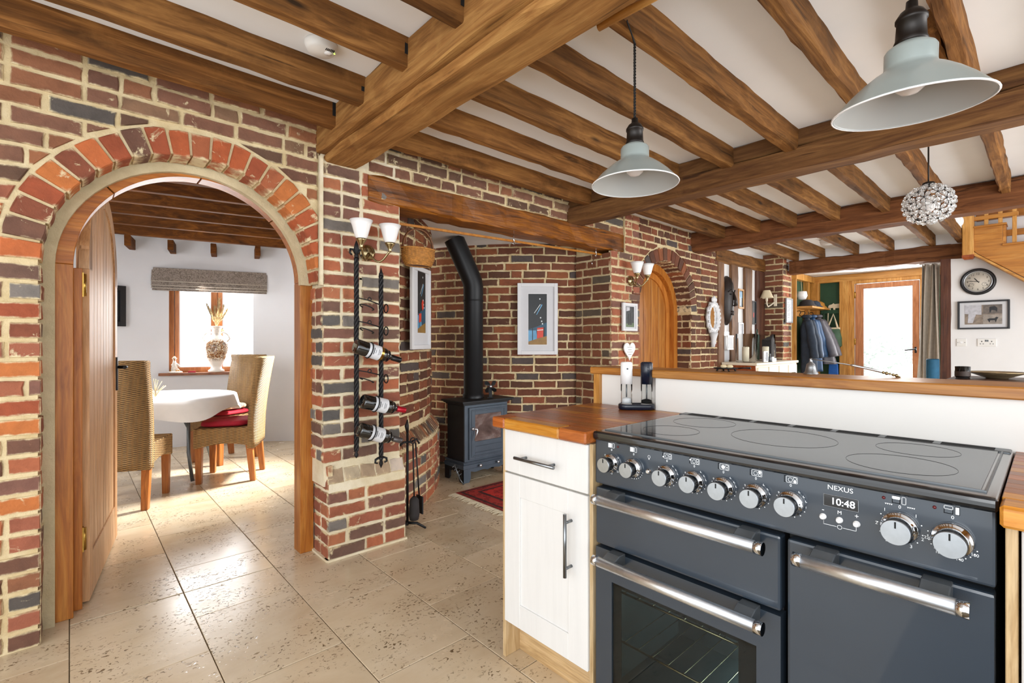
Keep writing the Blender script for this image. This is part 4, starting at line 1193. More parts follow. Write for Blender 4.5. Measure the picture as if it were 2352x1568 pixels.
m = MB(); rect_line(m, .3335, .3345, .7915, .800); m.box(PX - .0002, PX + .001, .310, .3345, .7908, .7916).box(PX - .0002, PX + .001, .2735, .298, .7908, .7916).box(PX - .0002, PX + .001, .2735, .2743, .7908, .800); ring_line(m, .304, .7912, .0042); print_mesh(m)
for y, z, r, mt in ((.771, .8205, .0068, 'chrome'), (.335, .807, .0052, 'white_gloss'), (.304, .807, .0052, 'white_gloss'), (.273, .807, .0052, 'white_gloss')):
    MB().lathe([(r * 1.25, -.004), (r * 1.25, .003), (r, .004), (r, .009), (r * .6, .011)], 18, (FX + .006, y, z), ax=((0, -1, 0), (0, 0, 1), (-1, 0, 0))).build('button', M[mt], ck)
for y in (.878, .227, .148): MB().ell((FX + .005, y, .8735), .0025, .0032, .0032, 10, 6).build('indicator_light', M['red_led'], ck)
dp = MB().box(PX - .001, PX + .004, .270, .334, .832, .8575).build('display', M['black_enamel'], ck, .001)
dg = text('10:48', .0205, (PX - .0016, .298, .8445), ck, M['digit'], 'lit_digits', ext=.0002); 
rect_l = MB(); rect_line(rect_l, .270, .334, .832, .8575, .0006); rect_l.build('display_border', M['white_print'], ck)

# ================================================================ LEFT BASE CABINET AND WORKTOPS
cab = thing('base_cabinet', 'white painted base cabinet with one drawer and shaker door left of the cooker', 'cabinet', (1.5, 1.17, 0))
CX = 1.215
MB().box(1.235, 1.80, .99, 1.37, .145, .866).build('carcass', M['creampaint'], cab)
MB().box(1.222, 1.80, 1.382, 1.398, 0, .868).build('end_panel', M['oak_z'], cab, .0015, label='pale oak end panel facing the walkway')
MB().box(1.222, 1.80, .967, .981, 0, .868).build('end_panel', M['oak_z'], cab, .0015, label='pale oak filler panel beside the cooker')
MB().box(1.295, 1.312, .98, 1.383, 0, .145).build('plinth', M['oak_y'], cab, .001)
MB().box(1.312, 1.36, 1.30, 1.384, .0, .13).build('plinth_return', M['oak_z'], cab)
dr = MB().box(CX, CX + .02, .983, 1.380, .708, .865).build('drawer', M['cab'], cab, .0025)
for y in (1.297, 1.064): MB().box(CX - .0004, CX + .001, y, y + .0012, .708, .865).build('joint_line', M['white_plastic'], dr)
def t_handle(parent, p0, p1):
    p0, p1 = Vector(p0), Vector(p1); d = (p1 - p0).normalized()
    m = MB().cyl(p0, p1, .006, n=14)
    for q in (p0 + d * .028, p1 - d * .028): m.cyl(q, (CX, q.y, q.z), .005, n=10)
    m.build('handle', M['gunmetal'], parent)
t_handle(dr, (CX - .033, 1.29, .776), (CX - .033, 1.098, .776))
MB().box(CX + .007, CX + .016, 1.05, 1.31, .21, .64).build('door_panel', M['cab'], None) if False else None
sd = MB().box(CX, CX + .02, 1.297, 1.380, .145, .702).box(CX, CX + .02, .983, 1.064, .145, .702).box(CX, CX + .02, 1.064, 1.297, .624, .702).box(CX, CX + .02, 1.064, 1.297, .145, .231)
door = sd.build('door', M['cab'], cab, .0015)
MB().box(CX + .0065, CX + .018, 1.062, 1.299, .229, .626).build('panel', M['cab'], door)
t_handle(door, (CX - .033, 1.049, .636), (CX - .033, 1.049, .432))
def worktop(name, y0, y1, label, seed, x0=1.188):
    w = thing(name, label, 'worktop', ((x0 + 1.8) / 2, (y0 + y1) / 2, .872))
    q = random.Random(seed); x = x0; first = True
    # rows of staves running along the run; ends show at the front edge
    while x < 1.80:
        ww = min(.066 if first else .045, 1.802 - x); y = y0; 
        cuts = [y0]
        if first and seed == 1: cuts = [.970, 1.085, 1.355, 1.423]
        else:
            yy = y0 + q.uniform(.1, .3)
            while yy < y1 - .08: cuts.append(yy); yy += q.uniform(.2, .34)
            cuts.append(y1)
        for i in range(len(cuts) - 1):
            mt = M[q.choice(['wt1', 'wt3', 'wt1', 'wt3', 'wt2'])] if not (first and seed == 1) else M[['wt1', 'wt2', 'wt1'][i]]
            MB().box(x, x + ww - .0003, cuts[i], cuts[i + 1] - .0003, .8705, .9095).build('stave', mt, w, .0012 if not first else .005, seg=1)
        x += ww; first = False
    return w
worktop('worktop', .970, 1.423, 'oiled oak stave worktop left of the range cooker', 1)
worktop('worktop', -.9, .058, 'oiled oak stave worktop right of the range cooker, at frame edge', 2)
cb2 = thing('base_cabinet', 'white cabinet with pale oak end at right frame edge, right of cooker', 'cabinet', (1.5, -.3, 0))
MB().box(1.235, 1.80, -.8, .03, .145, .866).build('carcass', M['creampaint'], cb2)
MB().box(1.222, 1.80, .036, .052, 0, .868).build('end_panel', M['oak_z'], cb2, .0015)
MB().box(CX, CX + .02, -.4, .032, .43, .865).build('drawer', M['cab'], cb2, .0025); MB().box(CX, CX + .02, -.4, .032, .145, .424).build('drawer', M['cab'], cb2, .0025)
MB().box(1.295, 1.312, -.8, .04, 0, .145).build('plinth', M['oak_y'], cb2)

# ================================================================ MILLS
ba = thing('mill_tray', 'dark blue rounded tray holding two tall electric mills', 'tray', (1.773, 1.16, .91))
tr = MB(); c0, c1 = Vector((1.728, 1.190, 0)), Vector((1.782, 1.128, 0)); dd = (c1 - c0).normalized(); nn = Vector((-dd.y, dd.x, 0))
def stad(r):
    pts = []
    for c, b in ((c1, 0), (c0, PI)):
        for k in range(13):
            a = -PI / 2 + PI * k / 12 + b; p = c + dd * (r * math.cos(a)) + nn * (r * math.sin(a)); pts.append((p.x, p.y))
    return pts
tr.loft([[(x, y, z) for x, y in stad(r)] for r, z in ((.030, .9105), (.034, .914), (.034, .930), (.031, .934), (.029, .934), (.028, .930))], 0, True)
tr.build('tray', M['dark_blue'], ba)
def mill(c, mat, label, fill, fmat, yh):
    t = thing('salt_mill' if mat == 'white_gloss' else 'pepper_mill', label, 'mill', (c.x, c.y, .932))
    cc = (c.x, c.y, .9305); r = .0235
    MB().lathe([(r, .002), (r, .090), (r - .002, .090), (r - .002, .004), (.002, .004)], 26, cc).build('glass_jar', M['glass_vessel'], t)
    MB().lathe([(r - .003, .006), (r - .003, .006 + fill), (r * .4, .010 + fill), (0.001, .012 + fill)], 20, cc).build('contents', M[fmat], t)
    MB().lathe([(r + .001, .086), (r + .001, .172), (r - .002, .176), (r - .004, .178), (.001, .178)], 26, cc).build('body', M[mat], t)
    MB().cyl((cc[0], cc[1], cc[2] + .006), (cc[0], cc[1], cc[2] + .09), .003, n=8).build('spindle', M['grey_metal'], t)
    m = MB().lathe([(.004, 0), (.004, .003), (.002, .004)], 10, (cc[0] - r * .75, cc[1] - r * .70, cc[2] + .150), ax=((0, 0, 1), (.7, -.7, 0), (-.7, -.7, 0))); m.build('button', M['grey_metal'], t)
mill(c0, 'white_gloss', 'white electric salt mill with clear jar on dark tray', .018, 'white_print', 0)
mill(c1, 'dark_blue', 'black electric pepper mill with clear jar on dark tray', .012, 'void', 0)

# ================================================================ PENDANT LAMPS
def pendant(x, y, zr, tilt, label, hook):
    t = thing('pendant_lamp', label, 'lamp', (x, y, zr), group='enamel pendant lamps over the hob')
    R = .153
    prof = [(R, 0), (R + .001, .003), (R * .98, .006), (R * .80, .036), (R * .62, .061), (R * .47, .078), (R * .37, .087), (R * .335, .093), (R * .328, .099), (R * .328, .130), (R * .30, .137), (R * .22, .145), (.030, .147)]
    inner = [(max(r - .003, .001), max(h - .0025, .0)) for r, h in prof]
    T = Matrix.Translation((x, y, zr)) @ tilt.to_matrix().to_4x4()
    m = MB().lathe(prof, 44, cap=False); m.xf(T); m.build('shade', M['lamp_out'], t)
    m = MB().lathe(inner, 44, cap=False); m.xf(T); m.build('shade_lining', M['grey_lamp_in'], t)
    m = MB().tube([(R * math.cos(2 * PI * k / 44), R * math.sin(2 * PI * k / 44), .001) for k in range(44)], .0022, 8, closed=True); m.xf(T); m.build('rim', M['white_gloss'], t)
    m = MB().lathe([(.031, .146), (.033, .150), (.030, .157), (.028, .195), (.031, .196), (.031, .203), (.022, .217), (.012, .224), (.011, .240), (.007, .241)], 24); m.xf(T); m.build('lamp_holder', M['bronze'], t)
    m = MB().lathe([(.012, .140), (.018, .118), (.026, .100), (.033, .080), (.034, .062), (.028, .044), (.016, .034), (.001, .031)], 24); m.xf(T); m.build('bulb', M['bulb'], t)
    p = T @ Vector((0, 0, .238)); q = Vector(hook); m = MB()
    for ph in (0, PI):
        pts = []
        n = 60
        for k in range(n + 1):
            c = p.lerp(q, k / n); a = k / n * 2 * PI * (q - p).length / .022 + ph
            pts.append(c + Vector((math.cos(a), math.sin(a), 0)) * .0028)
        m.tube(pts, .0028, 5)
    if len(hook) and abs(q.x - 1.52) < .02 and y > .8:
        for ph in (0, PI): m.tube([q + Vector((math.cos(ph), math.sin(ph), 0)) * .003, q + Vector((-.06, -.03, -.012)), q + Vector((-.13, -.055, .0))], .0028, 5)
    m.build('cord', M['cord'], t)
    return t
pendant(1.521, 1.012, 1.762, Euler((rad(0), rad(0), 0)), 'smaller looking enamel pendant lamp hanging left over the hob', (1.521, 1.012, 2.275))
pendant(1.466, .222, 1.741, Euler((rad(2), rad(-5), 0)), 'large near enamel pendant lamp at upper right of the photo', (1.455, .205, 2.39))
# crystal ball lamp
cb = thing('crystal_pendant', 'round pendant lamp of clear glass flowers behind the dark beam', 'lamp', (3.70, .472, 1.87))
MB().cyl((3.70, .472, 2.10), (3.70, .472, 2.392), .004, n=8).build('cord', M['bronze'], cb)
MB().lathe([(.012, 2.09), (.03, 2.105), (.028, 2.118), (.006, 2.125)], 16, (3.70, .472, 0)).build('cap', M['bronze'], cb)
fr = MB(); pt_ = MB(); q = random.Random(4); Cn = Vector((3.70, .472, 1.993)); RB = .112
N = 44
for i in range(N):
    zz = 1 - 2 * (i + .5) / N; ph = i * 2.39996; n_ = Vector((math.sqrt(1 - zz * zz) * math.cos(ph), math.sqrt(1 - zz * zz) * math.sin(ph), zz * .92))
    c = Cn + n_ * RB; n_.normalize(); a = n_.orthogonal().normalized(); b = n_.cross(a); off = q.uniform(0, 2)
    fr.ell(tuple(c + n_ * .004), .005, .005, .005, 6, 4)
    fr.tube([c, c - n_ * .016], .002, 4)
    for k in range(5):
        t = off + 2 * PI * k / 5; d = a * math.cos(t) + b * math.sin(t); e = n_.cross(d)
        tip = c + d * .036 + n_ * .007; mid = c + d * .020 + n_ * .004
        rings = [[p + (e * math.cos(w) + n_ * .55 * math.sin(w)) * r_ for w in [2 * PI * j / 6 for j in range(6)]] for p, r_ in ((c + d * .004, .002), (mid, .0105), (c + d * .030 + n_ * .006, .0115), (tip, .002))]
        pt_.loft(rings, 0, True)
for k in range(7):
    t = PI * k / 7
    fr.tube([Cn + Vector((math.cos(t) * math.cos(w) * RB * .88, math.sin(t) * math.cos(w) * RB * .93, math.sin(w) * RB * .86)) for w in [2 * PI * j / 24 for j in range(24)]], .0016, 4, closed=True)
fr.build('wire_frame', M['bronze'], cb); p_ = pt_.build('petals', M['crystal'], cb); p_['kind'] = 'stuff'
MB().ell(tuple(Cn), .035, .035, .05, 14, 8).build('bulb', M['bulb'], cb)
# smoke alarm and far downlight
sa = thing('smoke_alarm', 'round white smoke alarm on the ceiling between the left joists', 'alarm', (.75, 1.97, ZC))
MB().lathe([(.062, 0), (.062, -.012), (.055, -.03), (.048, -.036), (.001, -.037)], 32, (.75, 1.97, ZC)).build('case', M['white_plastic'], sa)
sl = MB()
for k in range(6): sl.box(.755 + k * .006, .758 + k * .006, 1.925, 1.94, ZC - .0375, ZC - .034)
sl.build('sounder_slot', M['void'], sa); MB().lathe([(.016, -.036), (.016, -.039), (.001, -.0395)], 18, (.775, 1.957, ZC)).build('test_button', M['white_gloss'], sa)
MB().ell((.795, 1.945, ZC - .0365), .003, .003, .002, 8, 5).build('indicator_light', emis('green_led', (.5, 1, .1, 1), 2), sa)
dl = thing('ceiling_light', 'small round white ceiling light between far joists', 'light', (6.6, 1.73, ZC))
MB().lathe([(.10, 0), (.10, -.02), (.09, -.05), (.001, -.055)], 28, (6.6, 1.73, ZC)).build('case', M['white_gloss'], dl)
# ================================================================ WALL LIGHTS ON THE PIERS
def sconce(x, y, z, sa, sb, label):
    t = thing('wall_light', label, 'light', (x, y, z), group='two arm wall lights with frosted shades')
    MB().lathe([(.001, .022), (.02, .02), (.045, .010), (.048, .0)], 24, (x, y, z), ax=((1, 0, 0), (0, 0, 1), (0, -1, 0))).build('backplate', M['dkbrass'], t)
    for s in (sa, sb):
        c = Vector((s, y - .125, z + .028)); a = MB()
        p = [Vector((x, y - .015, z))]
        for k in range(1, 11):
            u = k / 10; p.append(Vector((x + (s - x) * u, y - .02 - .105 * u, z - .055 * math.sin(PI * min(u * 1.05, 1)) + .0 * u)))
        p.append(Vector((s, y - .125, z + .01)))
        arm = a.tube(p, .006, 8).build('arm', M['dkbrass'], t)
        MB().lathe([(.010, -.03), (.008, -.02), (.014, -.006), (.026, .012), (.030, .022), (.024, .023)], 20, tuple(c)).build('cup', M['dkbrass'], arm)
        prof = [(.022, .018), (.034, .035), (.042, .065), (.050, .095), (.062, .122)]
        MB().lathe(prof + [(r - .003, h) for r, h in reversed(prof)], 28, tuple(c), cap=False).build('shade', M['opal'], arm)
sconce(1.272, 2.645, 1.705, 1.178, 1.350, 'two arm wall light with frosted shades on the wine rack pier')
sconce(3.885, 2.63, 1.765, 3.80, 3.97, 'two arm wall light with frosted shades beside the far arched door')

# ================================================================ WINE RACK AND BOTTLES
wr = thing('wine_rack', 'twisted black iron wall rack of two rods with bottle rings', 'rack', (1.26, 2.6, .5))
RY = 2.592
def twisted(x, z0, z1):
    m = MB()
    n = int((z1 - z0) / .008)
    for ph in (0, PI / 2, PI, 3 * PI / 2):
        m.tube([(x + .0080 * math.cos(k * .42 + ph), RY + .0080 * math.sin(k * .42 + ph), z0 + (z1 - z0) * k / n) for k in range(n + 1)], .0064, 5)
    return m
m = twisted(1.183, .585, 1.66); 
m.lathe([(.001, 0), (.010, .012), (.012, .02), (.006, .035), (.011, .045)], 10, (1.183, RY, .545)); m.build('rod', M['black_metal'], wr)
m = MB(); c = Vector((1.183, RY, 1.66))
m.lathe([(.010, 0), (.013, .012), (.008, .02), (.015, .05), (.010, .075), (.001, .10)], 10, tuple(c))
for s in (-1, 1): m.tube([c + Vector((0, 0, .015)), c + Vector((s * .018, 0, .045)), c + Vector((s * .034, 0, .045)), c + Vector((s * .038, 0, .025)), c + Vector((s * .026, 0, .014))], [.006, .007, .007, .006, .005], 6)
m.build('fleur_finial', M['black_metal'], wr)
m = twisted(1.332, .53, 1.575); m.lathe([(.012, 0), (.013, .01), (.008, .02), (.001, .045)], 10, (1.332, RY, 1.575)); m.build('rod', M['black_metal'], wr)
m = MB(); c = Vector((1.332, RY, .53))
m.lathe([(.010, 0), (.013, -.012), (.008, -.02), (.012, -.04), (.001, -.065)], 10, tuple(c))
for s in (-1, 1): m.tube([c + Vector((0, 0, -.005)), c + Vector((s * .018, 0, -.005)), c + Vector((s * .034, 0, -.012)), c + Vector((s * .036, 0, -.03)), c + Vector((s * .022, 0, -.034))], [.006, .007, .007, .006, .005], 6)
m.build('fleur_finial', M['black_metal'], wr)
BOT = [(1.150, 1.172, 1.425, 1.086), (1.190, .868, 1.455, .792), (1.170, .716, 1.430, .618)]
LEV = [1.44, 1.30, None, 1.02, None, None]
def holder(zl, x0=1.183):
    m = MB()
    m.tube([(1.183, RY, zl + .035), (1.25, RY - .012, zl + .022), (1.332, RY, zl)], .0035, 6)
    m.tube([(1.195 + .036 * math.cos(a) + .028, RY - .045 + .04 * math.sin(a), zl + .0 - .036 * math.cos(a * 1.0) * .4 - .02) for a in [PI * .55 + k * 1.5 * PI / 14 for k in range(15)]], .0035, 6)
    m.tube([(1.252 + .010 * math.cos(a), RY - .02, zl + .028 + .010 * math.sin(a)) for a in [2 * PI * k / 10 for k in range(10)]], .003, 5, closed=True)
    m.tube([(1.352, RY - .022 + .024 * math.cos(a), zl - .02 + .024 * math.sin(a)) for a in [2 * PI * k / 16 for k in range(16)]], .0035, 6, closed=True)
    return m.build('bottle_ring', M['black_metal'], wr)
for z in (1.405, 1.275, 1.00): holder(z)
labels = ['dark wine bottle with cream label and copper band, topmost on iron rack', 'dark wine bottle with white label and red foil, middle of iron rack', 'dark wine bottle with white label and grey foil, lowest on iron rack']
for i, (xa, za, xb, zb) in enumerate(BOT):
    A, B = Vector((xa, RY - .055, za)), Vector((xb, RY - .055, zb)); L = (B - A).length; Z = (B - A).normalized(); Y = Vector((0, -1, 0)); X = Y.cross(Z).normalized()
    ax = (tuple(X), tuple(Y), tuple(Z)); t = thing('wine_bottle', labels[i], 'bottle', tuple(A), group='wine bottles in the iron wall rack')
    r = .0405
    MB().lathe([(.001, .008), (r * .8, .0), (r, .008), (r, L * .60), (r * .93, L * .65), (r * .6, L * .71), (.0155, L * .77), (.0145, L * .98), (.0155, L), (.001, L)], 26, tuple(A), ax=ax).build('glass', M['bottle'], t)
    MB().lathe([(r + .0006, L * .24), (r + .0006, L * .535)], 26, tuple(A), ax=ax, cap=False).build('label', M['paper'], t)
    fm = M[['foil_dark', 'foil_red', 'foil_grey'][i]]
    MB().lathe([(.0163, L * .79), (.0160, L * .985), (.0165, L * 1.003), (.001, L * 1.005)], 20, tuple(A), ax=ax).build('foil', fm, t)
    if i == 0: MB().lathe([(r + .0009, L * .505), (r + .0009, L * .56)], 26, tuple(A), ax=ax, cap=False).build('band', M['foil_grey'] if False else M['brass'], t)
    lm_ = MB()
    for k, (s, w) in enumerate(((.30, .7), (.34, .9), (.38, .5), (.44, .8), (.47, .6))):
        pts = [A + Z * (L * s) + (X * math.cos(a) + Y * math.sin(a)) * (r + .0012) for a in [PI * .5 + w * (j / 8 - .5) for j in range(9)]]
        lm_.tube(pts, .0011 if k != 1 else .0022, 4)
    lm_.build('label_print', M['ink'], t)
    hm = MB(); c = A + Z * (L * .30)
    hm.tube([c + (X * math.cos(a) + Y * math.sin(a)) * (r + .004) for a in [2 * PI * k / 20 for k in range(20)]], .0035, 6, closed=True)
    c = A + Z * (L * .70); hm.tube([c + (X * math.cos(a) + Y * math.sin(a)) * .030 for a in [2 * PI * k / 18 for k in range(18)]], .0035, 6, closed=True)
    hm.tube([A + Z * (L * .30) - Y * (r + .004), A + Z * (L * .70) - Y * .030], .0035, 6)
    hm.build('bottle_ring', M['black_metal'], wr)

# ================================================================ FIRESIDE TOOLS
ft = thing('fireside_tools', 'black iron fireside tool stand with brush leaning beside the pier', 'fire tools', (1.60, 2.72, 0))
m = MB().cyl((1.59, 2.74, .03), (1.59, 2.74, .62), .008, n=10); m.tube([(1.59, 2.74, .62), (1.585, 2.74, .66), (1.59, 2.74, .70)], [.008, .014, .003], 10); m.build('pole', M['black_metal'], ft)
m = MB()
for a in (-35, 85, 205): m.tube([(1.59, 2.74, .045), (1.59 + .06 * math.cos(rad(a)), 2.74 + .06 * math.sin(rad(a)), .04), (1.59 + .115 * math.cos(rad(a)), 2.74 + .115 * math.sin(rad(a)), .007)], [.010, .009, .007], 8)
m.build('foot', M['black_metal'], ft)
m = MB(); m.tube([(1.53, 2.73, .545), (1.56, 2.735, .56), (1.62, 2.74, .555), (1.65, 2.73, .57), (1.665, 2.72, .54)], .007, 8); m.build('crossbar', M['black_metal'], ft)
m = MB().cyl((1.615, 2.70, .20), (1.615, 2.715, .55), .005, n=8).tube([(1.615 + .018 * math.cos(a), 2.715, .567 + .018 * math.sin(a)) for a in [2 * PI * k / 12 for k in range(12)]], .004, 6, closed=True)
br = m.build('brush_handle', M['black_metal'], ft); MB().lathe([(.012, .215), (.026, .20), (.030, .19), (.034, .10), (.028, .07), (.001, .068)], 14, (1.615, 2.70, 0)).build('bristle_head', M['dark_leather'], br)
m = MB().cyl((1.665, 2.72, .19), (1.64, 2.725, .55), .005, n=8); m.obox((1.668, 2.72, .15), (.008, .075, .11)); m.build('shovel', M['black_metal'], ft)

# ================================================================ WOOD BURNER
X0, X1, Y0, Y1 = 2.462, 2.968, 3.315, 3.59
sv = thing('wood_burner', 'black and slate grey wood burning stove with glazed door in brick recess', 'stove', ((X0 + X1) / 2, (Y0 + Y1) / 2, 0))
MB().box(X0 + .012, X1 - .012, Y0 + .012, Y1 - .01, .16, .655).build('body', M['stove'], sv, .006)
MB().box(X0 + .012, X1 - .012, Y0 + .004, Y0 + .014, .16, .655).build('front_plate', M['stove_front'], sv, .003)
tp = MB()
for (e, z0, z1) in ((-.0, .652, .664), (-.018, .664, .676), (-.036, .676, .692)): tp.box(X0 + e, X1 - e, Y0 + e, Y1 - e * .4, z0, z1)
tp.build('top_plate', M['stove'], sv, .003)
for z0, z1, e in ((.15, .165, .010), (.165, .175, .002), (.115, .152, .0)):
    MB().box(X0 + e - .012, X1 - e + .012, Y0 + e - .012, Y1 - e, z0, z1).build('base_moulding', M['stove_front'], sv, .003)
# legs with curved apron
def apron(x0, x1, zt, zl, leg):
    pts = [(x0, 0), (x0 + leg * .75, 0), (x0 + leg, .03)]
    for k in range(9):
        u = k / 8; xx = x0 + leg + (x1 - x0 - 2 * leg) * u
        pts.append((xx, zl + .016 * math.sin(u * PI) * 0 - .014 * math.sin(3 * PI * u) ** 2 * 1 + .006))
    pts += [(x1 - leg, .03), (x1 - leg * .75, 0), (x1, 0), (x1, zt), (x0, zt)]
    return pts
MB().prism(apron(X0 - .006, X1 + .006, .118, .085, .075), 'y', Y0 - .008, Y0 + .012).build('front_legs', M['stove_front'], sv, .002)
MB().prism(apron(Y0 - .004, Y1, .118, .085, .075), 'x', X0 - .006, X0 + .012).prism(apron(Y0 - .004, Y1, .118, .085, .075), 'x', X1 - .012, X1 + .006).build('side_legs', M['stove'], sv, .002)
dX0, dX1, dz0, dz1 = X0 + .05, X1 - .035, .19, .632
dm = MB(); YD = Y0 - .012
def frame_xz(m, x0, x1, z0, z1, w, y0, y1, wb=None):
    wb = wb or w
    m.box(x0, x0 + w, y0, y1, z0, z1).box(x1 - w, x1, y0, y1, z0, z1).box(x0 + w, x1 - w, y0, y1, z1 - w, z1).box(x0 + w, x1 - w, y0, y1, z0, z0 + wb)
    return m
frame_xz(dm, dX0, dX1, dz0, dz1, .062, YD, Y0 + .01, .15); frame_xz(dm, dX0 + .02, dX1 - .02, dz0 + .02, dz1 - .02, .012, YD - .006, YD); dm.box(dX0 + .06, dX1 - .06, YD - .004, YD, dz0 + .105, dz0 + .111).box(dX0 + .06, dX1 - .06, YD - .004, YD, dz0 + .052, dz0 + .058)
sdoor = dm.build('door', M['stove_front'], sv, .0025)
ng = NT('sooty_stove_glass'); vv = ng.coords((3, 3, 4), rnd=False)
ng.base(ng.ramp(ng.noise(vv, 1.6, 5, .6, .6), [(.35, C('#3a2622')), (.5, C('#5c4540')), (.68, C('#8c7f7b'))])); ng.set(Roughness=.2)
MB().box(dX0 + .058, dX1 - .058, YD + .006, YD + .012, dz0 + .145, dz1 - .058).build('glass', ng.m, sdoor, label='smoky stove glass')
m = MB().lathe([(.013, 0), (.013, -.02), (.008, -.024)], 12, (dX0 + .028, YD, .455), ax=((1, 0, 0), (0, 0, 1), (0, 1, 0))); m.tube([(dX0 + .028, YD - .022, .455), (dX0 + .055, YD - .035, .452), (dX0 + .058, YD - .038, .44), (dX0 + .028, YD - .036, .36)], [.008, .008, .008, .007], 8); m.build('handle', M['steel'], sdoor)
for x in ((X0 + X1) / 2 + .10, (X0 + X1) / 2 - .10): MB().lathe([(.006, 0), (.006, -.02), (.013, -.022), (.013, -.03), (.001, -.033)], 14, (x, Y0 - .012, .134), ax=((1, 0, 0), (0, 0, 1), (0, 1, 0))).build('air_knob', M['steel'], sv)
m = MB(); fx, fy = 2.705, 3.50; fr_ = .088
m.lathe([(fr_ + .008, .69), (fr_ + .008, .725), (fr_, .73), (fr_, 1.64)], 32, (fx, fy, 0), cap=False)
m.build('flue', M['flue'], sv, label='lower vertical flue pipe')
# bend goes up and to the left
u = Vector((-.36, .19, .9)).normalized(); b0 = Vector((fx, fy, 1.62)); b1_ = b0 + Vector((0, 0, .12))
m = MB(); m.tube([b0, b0 + Vector((0, 0, .07)), b0 + Vector((-.008, .004, .12)), b0 + Vector((-.04, .02, .205)), b0 + Vector((-.04, .02, .205)) + u * .32], fr_ + .002, 32, cap=False); m.build('flue_bend', M['flue'], sv, label='angled upper flue pipe')
MB().lathe([(fr_ + .006, 0), (fr_ + .006, .012)], 32, (fx, fy, 1.56)).build('flue_collar', M['flue'], sv)
# stove fan
fn = thing('stove_fan', 'small black heat powered fan standing on the stove top', 'fan', (2.80, 3.38, .693))
m = MB().box(2.775, 2.835, 3.365, 3.385, .693, .70).box(2.79, 2.82, 3.368, 3.380, .70, .80)
for k in range(5): m.box(2.775 + k * .013, 2.779 + k * .013, 3.366, 3.384, .74, .82)
m.build('body', M['black_metal'], fn, .001); m = MB().lathe([(.014, 0), (.014, -.012), (.001, -.016)], 14, (2.805, 3.365, .795), ax=((1, 0, 0), (0, 0, 1), (0, 1, 0))); m.build('hub', M['steel'], fn)
for k in range(4):
    a = rad(40 + 90 * k); d = Vector((math.cos(a), 0, math.sin(a))); e = Vector((-math.sin(a), 0, math.cos(a))); c = Vector((2.805, 3.355, .795))
    fn.rotation_euler = (0, 0, rad(-38))
    pts = [c + d * .012 - e * .006, c + d * .035 - e * .014 + Vector((0, .008, 0)), c + d * .06 - e * .006 + Vector((0, .010, 0)), c + d * .068 + e * .012, c + d * .05 + e * .028 - Vector((0, .012, 0)), c + d * .022 + e * .016 - Vector((0, .006, 0))]
    m = MB(); m.loft([pts, [p + Vector((0, .002, 0)) for p in pts]], 0, False); m.build('blade', M['black_metal'], fn)
# poker/hearth tongs stub leaning left of stove
hs = thing('hearth_damper', 'small spiked iron log guard on the floor left of the stove', 'log guard', (2.40, 3.38, 0))
m = MB(); m.tube([(2.38, 3.34, .17), (2.41, 3.30, .05)], .006, 6)
for k in range(4): m.tube([(2.36 + .012 * k, 3.34 - .01 * k, .15 - .025 * k), (2.40 + .012 * k, 3.345 - .01 * k, .165 - .025 * k)], .004, 6)
m.tube([(2.41, 3.30, .05), (2.44, 3.29, .0)], .006, 6).build('iron_bar', M['grey_metal'], hs)

# ================================================================ RAIL, HOOKS, BASKET
rl = thing('hanging_rail', 'thin wooden rail with metal hooks under the oak lintel', 'rail', (2.5, 2.75, 1.97))
MB().obox((2.53, 2.75, 1.963), (2.16, .012, .016), (Vector((2.16, 0, .058)).normalized(), (0, 1, 0), Vector((-.058, 0, 2.16)).normalized())).build('batten', M['lintel'] if False else M['stair_y'], rl, .001)
for x, z in ((2.50, 1.99), (3.50, 2.02)):
    m = MB(); m.tube([(x, 2.735, z + .05), (x, 2.735, z - .02), (x + .012, 2.735, z - .05), (x, 2.735, z - .06), (x - .012, 2.735, z - .045)], .004, 6); m.tube([(x - .02, 2.735, z + .05), (x + .02, 2.735, z + .05)], .005, 6); m.build('hook', M['chrome'], rl)
m = MB(); m.tube([(3.48, 2.735, 1.97), (3.47, 2.735, 1.93), (3.44, 2.735, 1.90), (3.45, 2.735, 1.875)], .003, 6); m.build('wire_hook', M['chrome'], rl)
bk = thing('wicker_basket', 'small oval wicker basket with hoop handle hanging from the rail', 'basket', (1.672, 2.745, 1.685))
c = Vector((1.672, 2.745, 1.687)); R0, R1, D0 = .088, .112, .62
m = MB()
for k in range(15):
    z = k * .0068; rr = R0 + (R1 - R0) * math.sin(min(1, k / 9) * PI / 2)
    m.tube([(c.x + (rr + .003 * (1 if (j + k) % 2 else -1)) * math.cos(2 * PI * j / 28), c.y + D0 * (rr + .003 * (1 if (j + k) % 2 else -1)) * math.sin(2 * PI * j / 28), c.z + z) for j in range(28)], .0042, 5, closed=True)
m.build('weave', M['wicker'], bk)
m = MB()
for j in range(28):
    a = 2 * PI * (j + .5) / 28; m.tube([(c.x + r_ * math.cos(a), c.y + D0 * r_ * math.sin(a), c.z + z) for r_, z in ((R0, 0), (R0 + .012, .03), (R1, .06), (R1, .10))], .003, 4)
m.build('stake', M['wicker_d'], bk)
MB().lathe([(R0 * .95, .002), (.001, .003)], 24, (0, 0, 0)).xf(Matrix.Translation(c) @ Matrix.Diagonal((1, D0, 1, 1))).build('bottom', M['wicker_d'], bk)
m = MB(); m.tube([(c.x + (R1 + .003) * math.cos(2 * PI * j / 28), c.y + D0 * (R1 + .003) * math.sin(2 * PI * j / 28), c.z + .104) for j in range(28)], .006, 6, closed=True); m.build('rim', M['wicker'], bk)
m = MB()
